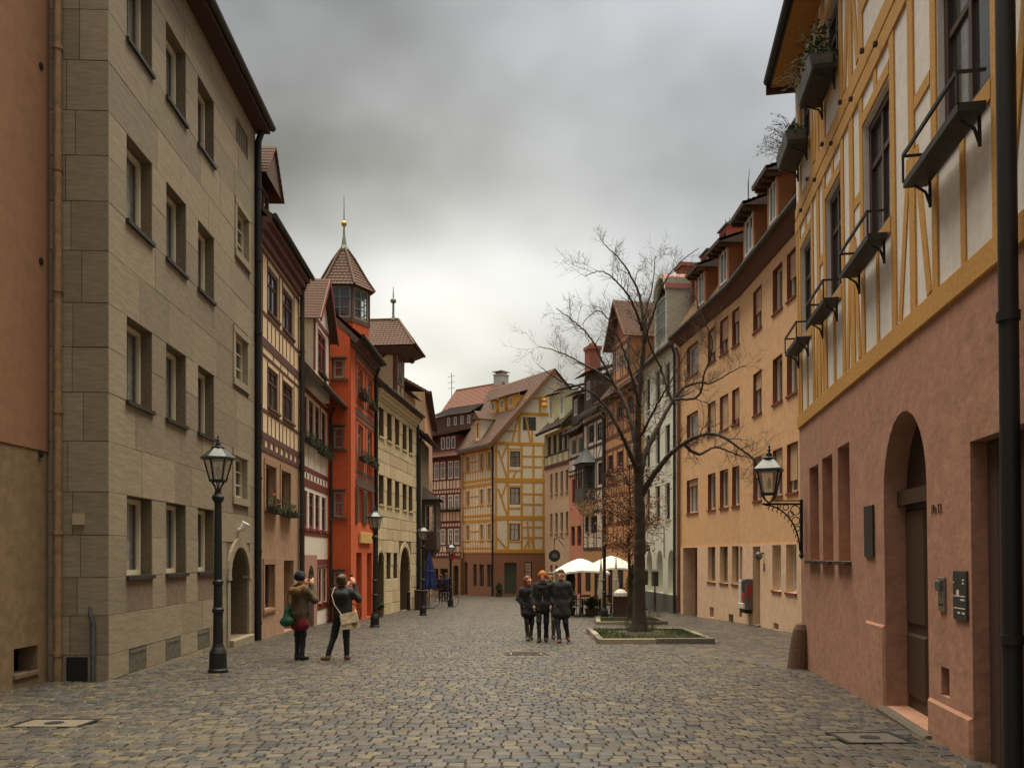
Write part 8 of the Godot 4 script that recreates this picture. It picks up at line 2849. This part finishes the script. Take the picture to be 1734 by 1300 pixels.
	lb.hexa([V(-0.31, 0.715, -0.232), V(-0.23, 0.7, -0.24), V(-0.23, 0.7, -0.22), V(-0.31, 0.715, -0.21), V(-0.3, 0.76, -0.232), V(-0.22, 0.745, -0.24), V(-0.22, 0.745, -0.22), V(-0.3, 0.76, -0.21)])
	put(lb, "leather_label", brown, sb)
	var sp := MB.new()
	for q in [[V(-0.02, 0.9, -0.21), V(0.14, 1.12, -0.165), V(0.19, 1.3, -0.13), V(0.14, 1.45, -0.02), V(0.08, 1.42, 0.08)], [V(-0.3, 0.96, -0.17), V(-0.24, 1.0, 0.02), V(-0.14, 1.1, 0.14), V(0.0, 1.3, 0.15), V(0.08, 1.42, 0.08)]]:
		sp.tube(q, [0.013, 0.013, 0.013, 0.013, 0.013], 5)
	put(sp, "strap", canvas, sb)
	# ---- four people walking towards the camera
	J = walker(0.12, 0.03, 0.95)
	J.elb = [V(-0.25, 1.08, -0.07), V(0.25, 1.08, -0.07)]
	J.wri = [V(-0.15, 0.94, 0.06), V(0.15, 0.94, 0.06)]
	J.kne = [V(-0.05, 0.48, 0.1), V(0.1, 0.47, 0.02)]
	J.ank = [V(-0.03, 0.085, 0.12), V(0.1, 0.12, -0.16)]
	J.toe = [V(-0.05, 0.04, 0.25), V(0.11, 0.04, -0.05)]
	J.look = V(0, 0.5, 0.08)
	person("person with long auburn hair in a black coat, leftmost of the walking group", at(0.42, 21.9), 0.14, J, [
		["coat", black, coat(J, 0.72, 1.12, 1.2, 1.1), 0.022, 0.06], ["trousers", char_, legs(J, 0.085, 0.06, 0.046), 0.02, 0.04], ["boots", mat("leather_olive", C(70, 62, 44), 0.6), shoes(J, 0.05, 0.14), 0.015, 0.03]],
		{"mat": mat("hair_auburn", C(104, 44, 30), 0.6, "cloth", 5.0), "bones": [[V(0, 0.125, -0.03), V(0, 0.125, 0.0), 0.096, 0.09], [V(-0.07, 0.1, -0.03), V(-0.09, -0.12, 0.0), 0.05, 0.045], [V(0.07, 0.1, -0.03), V(0.09, -0.12, 0.0), 0.05, 0.045], [V(0, 0.08, -0.06), V(0, -0.1, -0.08), 0.07, 0.06]]})
	J = walker(0.1, 0.02, 1.03)
	J.wri = [V(-0.22, 0.95, 0.12), V(0.22, 0.95, 0.12)]
	person("person in orange knitted beanie and black jacket, second of the walking group", at(0.78, 21.3), -0.05, J, [
		["jacket", black, coat(J, 0.84, 1.06, 1.1, 1.06), 0.022, 0.06], ["shirt", mat("cloth_grey", C(112, 110, 104), 0.9, "cloth", 2.0), [[V(0, 1.38, 0.115), V(0, 0.96, 0.135), 0.022, 0.018]], 0.012, 0.02], ["scarf", black, [[V(-0.07, 1.5, 0.02), V(0.07, 1.5, 0.02), 0.07, 0.07], [V(-0.04, 1.49, 0.08), V(0.04, 1.49, 0.08), 0.06, 0.06]], 0.018, 0.04], ["trousers", black, legs(J, 0.09, 0.064, 0.05), 0.02, 0.04], ["boots", boot, shoes(J, 0.052, 0.14), 0.015, 0.03]],
		{"name": "beanie", "mat": mat("knit_orange", C(178, 104, 40), 0.95, "cloth", 4.0), "bones": cap})
	J = walker(-0.14, 0.02, 1.02)
	person("person mostly hidden behind the others of the walking group", at(1.02, 22.4), 0.0, J, [
		["coat", char_, coat(J, 0.9, 1.04, 1.0, 1.0), 0.022, 0.06], ["trousers", mat("cloth_mud", C(62, 54, 38), 0.9), legs(J, 0.088, 0.064, 0.05), 0.02, 0.04], ["boots", boot, shoes(J, 0.05, 0.08), 0.015, 0.03]],
		{"mat": mats.hair_brown, "bones": [[V(0, 0.13, -0.03), V(0, 0.13, 0.01), 0.094, 0.088], [V(-0.05, 0.06, -0.05), V(0.05, 0.06, -0.05), 0.06, 0.06]]})
	J = walker(0.16, 0.0, 1.05)
	J.elb = [V(-0.29, 1.17, -0.08), V(0.29, 1.17, -0.08)]
	J.wri = [V(-0.18, 0.98, 0.06), V(0.18, 0.98, 0.06)]
	J.kne = [V(-0.08, 0.53, 0.1), V(0.12, 0.52, 0.08)]
	J.ank = [V(-0.03, 0.09, 0.2), V(0.17, 0.14, -0.12)]
	J.toe = [V(-0.04, 0.045, 0.33), V(0.2, 0.05, -0.01)]
	J.look = V(0, -0.25, 0)
	person("person in long dark coat and blue jeans, rightmost of the walking group", at(1.24, 21.2), -0.1, J, [
		["coat", char_, coat(J, 0.74, 1.2, 1.28, 1.2), 0.022, 0.06], ["trousers", jean, legs(J, 0.094, 0.068, 0.054), 0.02, 0.04], ["shoes", brown, shoes(J, 0.05, 0.07), 0.015, 0.03], ["collar", char_, [[V(-0.09, 1.53, -0.02), V(-0.05, 1.47, 0.09), 0.035, 0.03], [V(0.09, 1.53, -0.02), V(0.05, 1.47, 0.09), 0.035, 0.03], [V(-0.09, 1.53, -0.02), V(0.09, 1.53, -0.02), 0.035, 0.035]], 0.015, 0.03]],
		{"mat": mat("hair_short", C(70, 48, 34), 0.7, "cloth", 5.0), "bones": [[V(0, 0.14, -0.03), V(0, 0.145, 0.02), 0.088, 0.08], [V(-0.04, 0.08, -0.05), V(0.04, 0.08, -0.05), 0.062, 0.062]]})
	# ---- two far off by the blue parasol
	J = walker(0.12, 0.05, 0.99)
	person("distant person in dark clothes next to the blue parasol", at(-4.6, 54.0), PI, J, [["coat", black, coat(J, 0.8, 1.08, 1.1, 1.08), 0.03, 0.06], ["trousers", black, legs(J, 0.09, 0.066, 0.05), 0.03, 0.04], ["shoes", boot, shoes(J, 0.05, 0.06), 0.02, 0.03]],
		{"mat": mats.hair_auburn, "bones": [[V(0, 0.12, -0.03), V(0, 0.12, 0.0), 0.097, 0.09]]}, 0.03)
	J = walker(-0.13, 0.05, 1.04)
	person("distant person in navy coat left of the far lamp", at(-4.22, 53.5), PI, J, [["coat", jean, coat(J, 0.75, 1.1, 1.15, 1.08), 0.03, 0.06], ["trousers", black, legs(J, 0.09, 0.066, 0.05), 0.03, 0.04], ["shoes", boot, shoes(J, 0.05, 0.06), 0.02, 0.03]],
		{"mat": mats.hair_brown, "bones": [[V(0, 0.12, -0.03), V(0, 0.12, 0.0), 0.097, 0.09]]}, 0.03)

func held_camera(pos: Vector3, turn: float, p: Vector3, label: String, m: Material, w := 0.12, h := 0.08) -> void:
	var o := thing("held_camera", label, "camera", pos, turn)
	var mb := MB.new()
	mb.cbox(p - Vector3(w * 0.5, h * 0.5, 0.012), p + Vector3(w * 0.5, h * 0.5, 0.012), 0.004)
	put(mb, "case", m, o)
	var l := MB.new()
	l.lathe([[0.0, 0.0], [0.02, 0.0], [0.02, 0.02], [0.0, 0.02]], 10)
	var n := put(l, "lens", mats.iron, o, p + Vector3(0, h * 0.2, 0.012))
	n.rotation.x = PI / 2

func flatten(top: Node3D) -> void: # grouping nodes used while building dissolve, so parts sit directly under their thing
	var again := true
	while again:
		again = false
		for c in top.get_children():
			if c is Node3D and not (c is MeshInstance3D) and not (c is MultiMeshInstance3D) and c.get_child_count() > 0:
				for k in c.get_children():
					var t: Transform3D = c.transform * k.transform
					var nm := String(k.name)
					c.remove_child(k)
					top.add_child(k, true)
					k.transform = t
				top.remove_child(c)
				c.free()
				again = true
				break

func _ready() -> void:
	rng.seed = 20240611
	make_sky()
	make_materials()
	make_ground()
	house_brown()
	house_grey_stone()
	house_cream_timber()
	house_red_white()
	house_orange()
	house_pale_stone()
	houses_far_left()
	house_red_far()
	house_yellow_corner()
	house_pink_timber()
	house_peach()
	house_green()
	houses_far_right()
	street_things()
	make_people()
	for c in get_children():
		if c is Node3D and not (c is MeshInstance3D) and not (c is Camera3D) and not (c is Light3D):
			flatten(c)
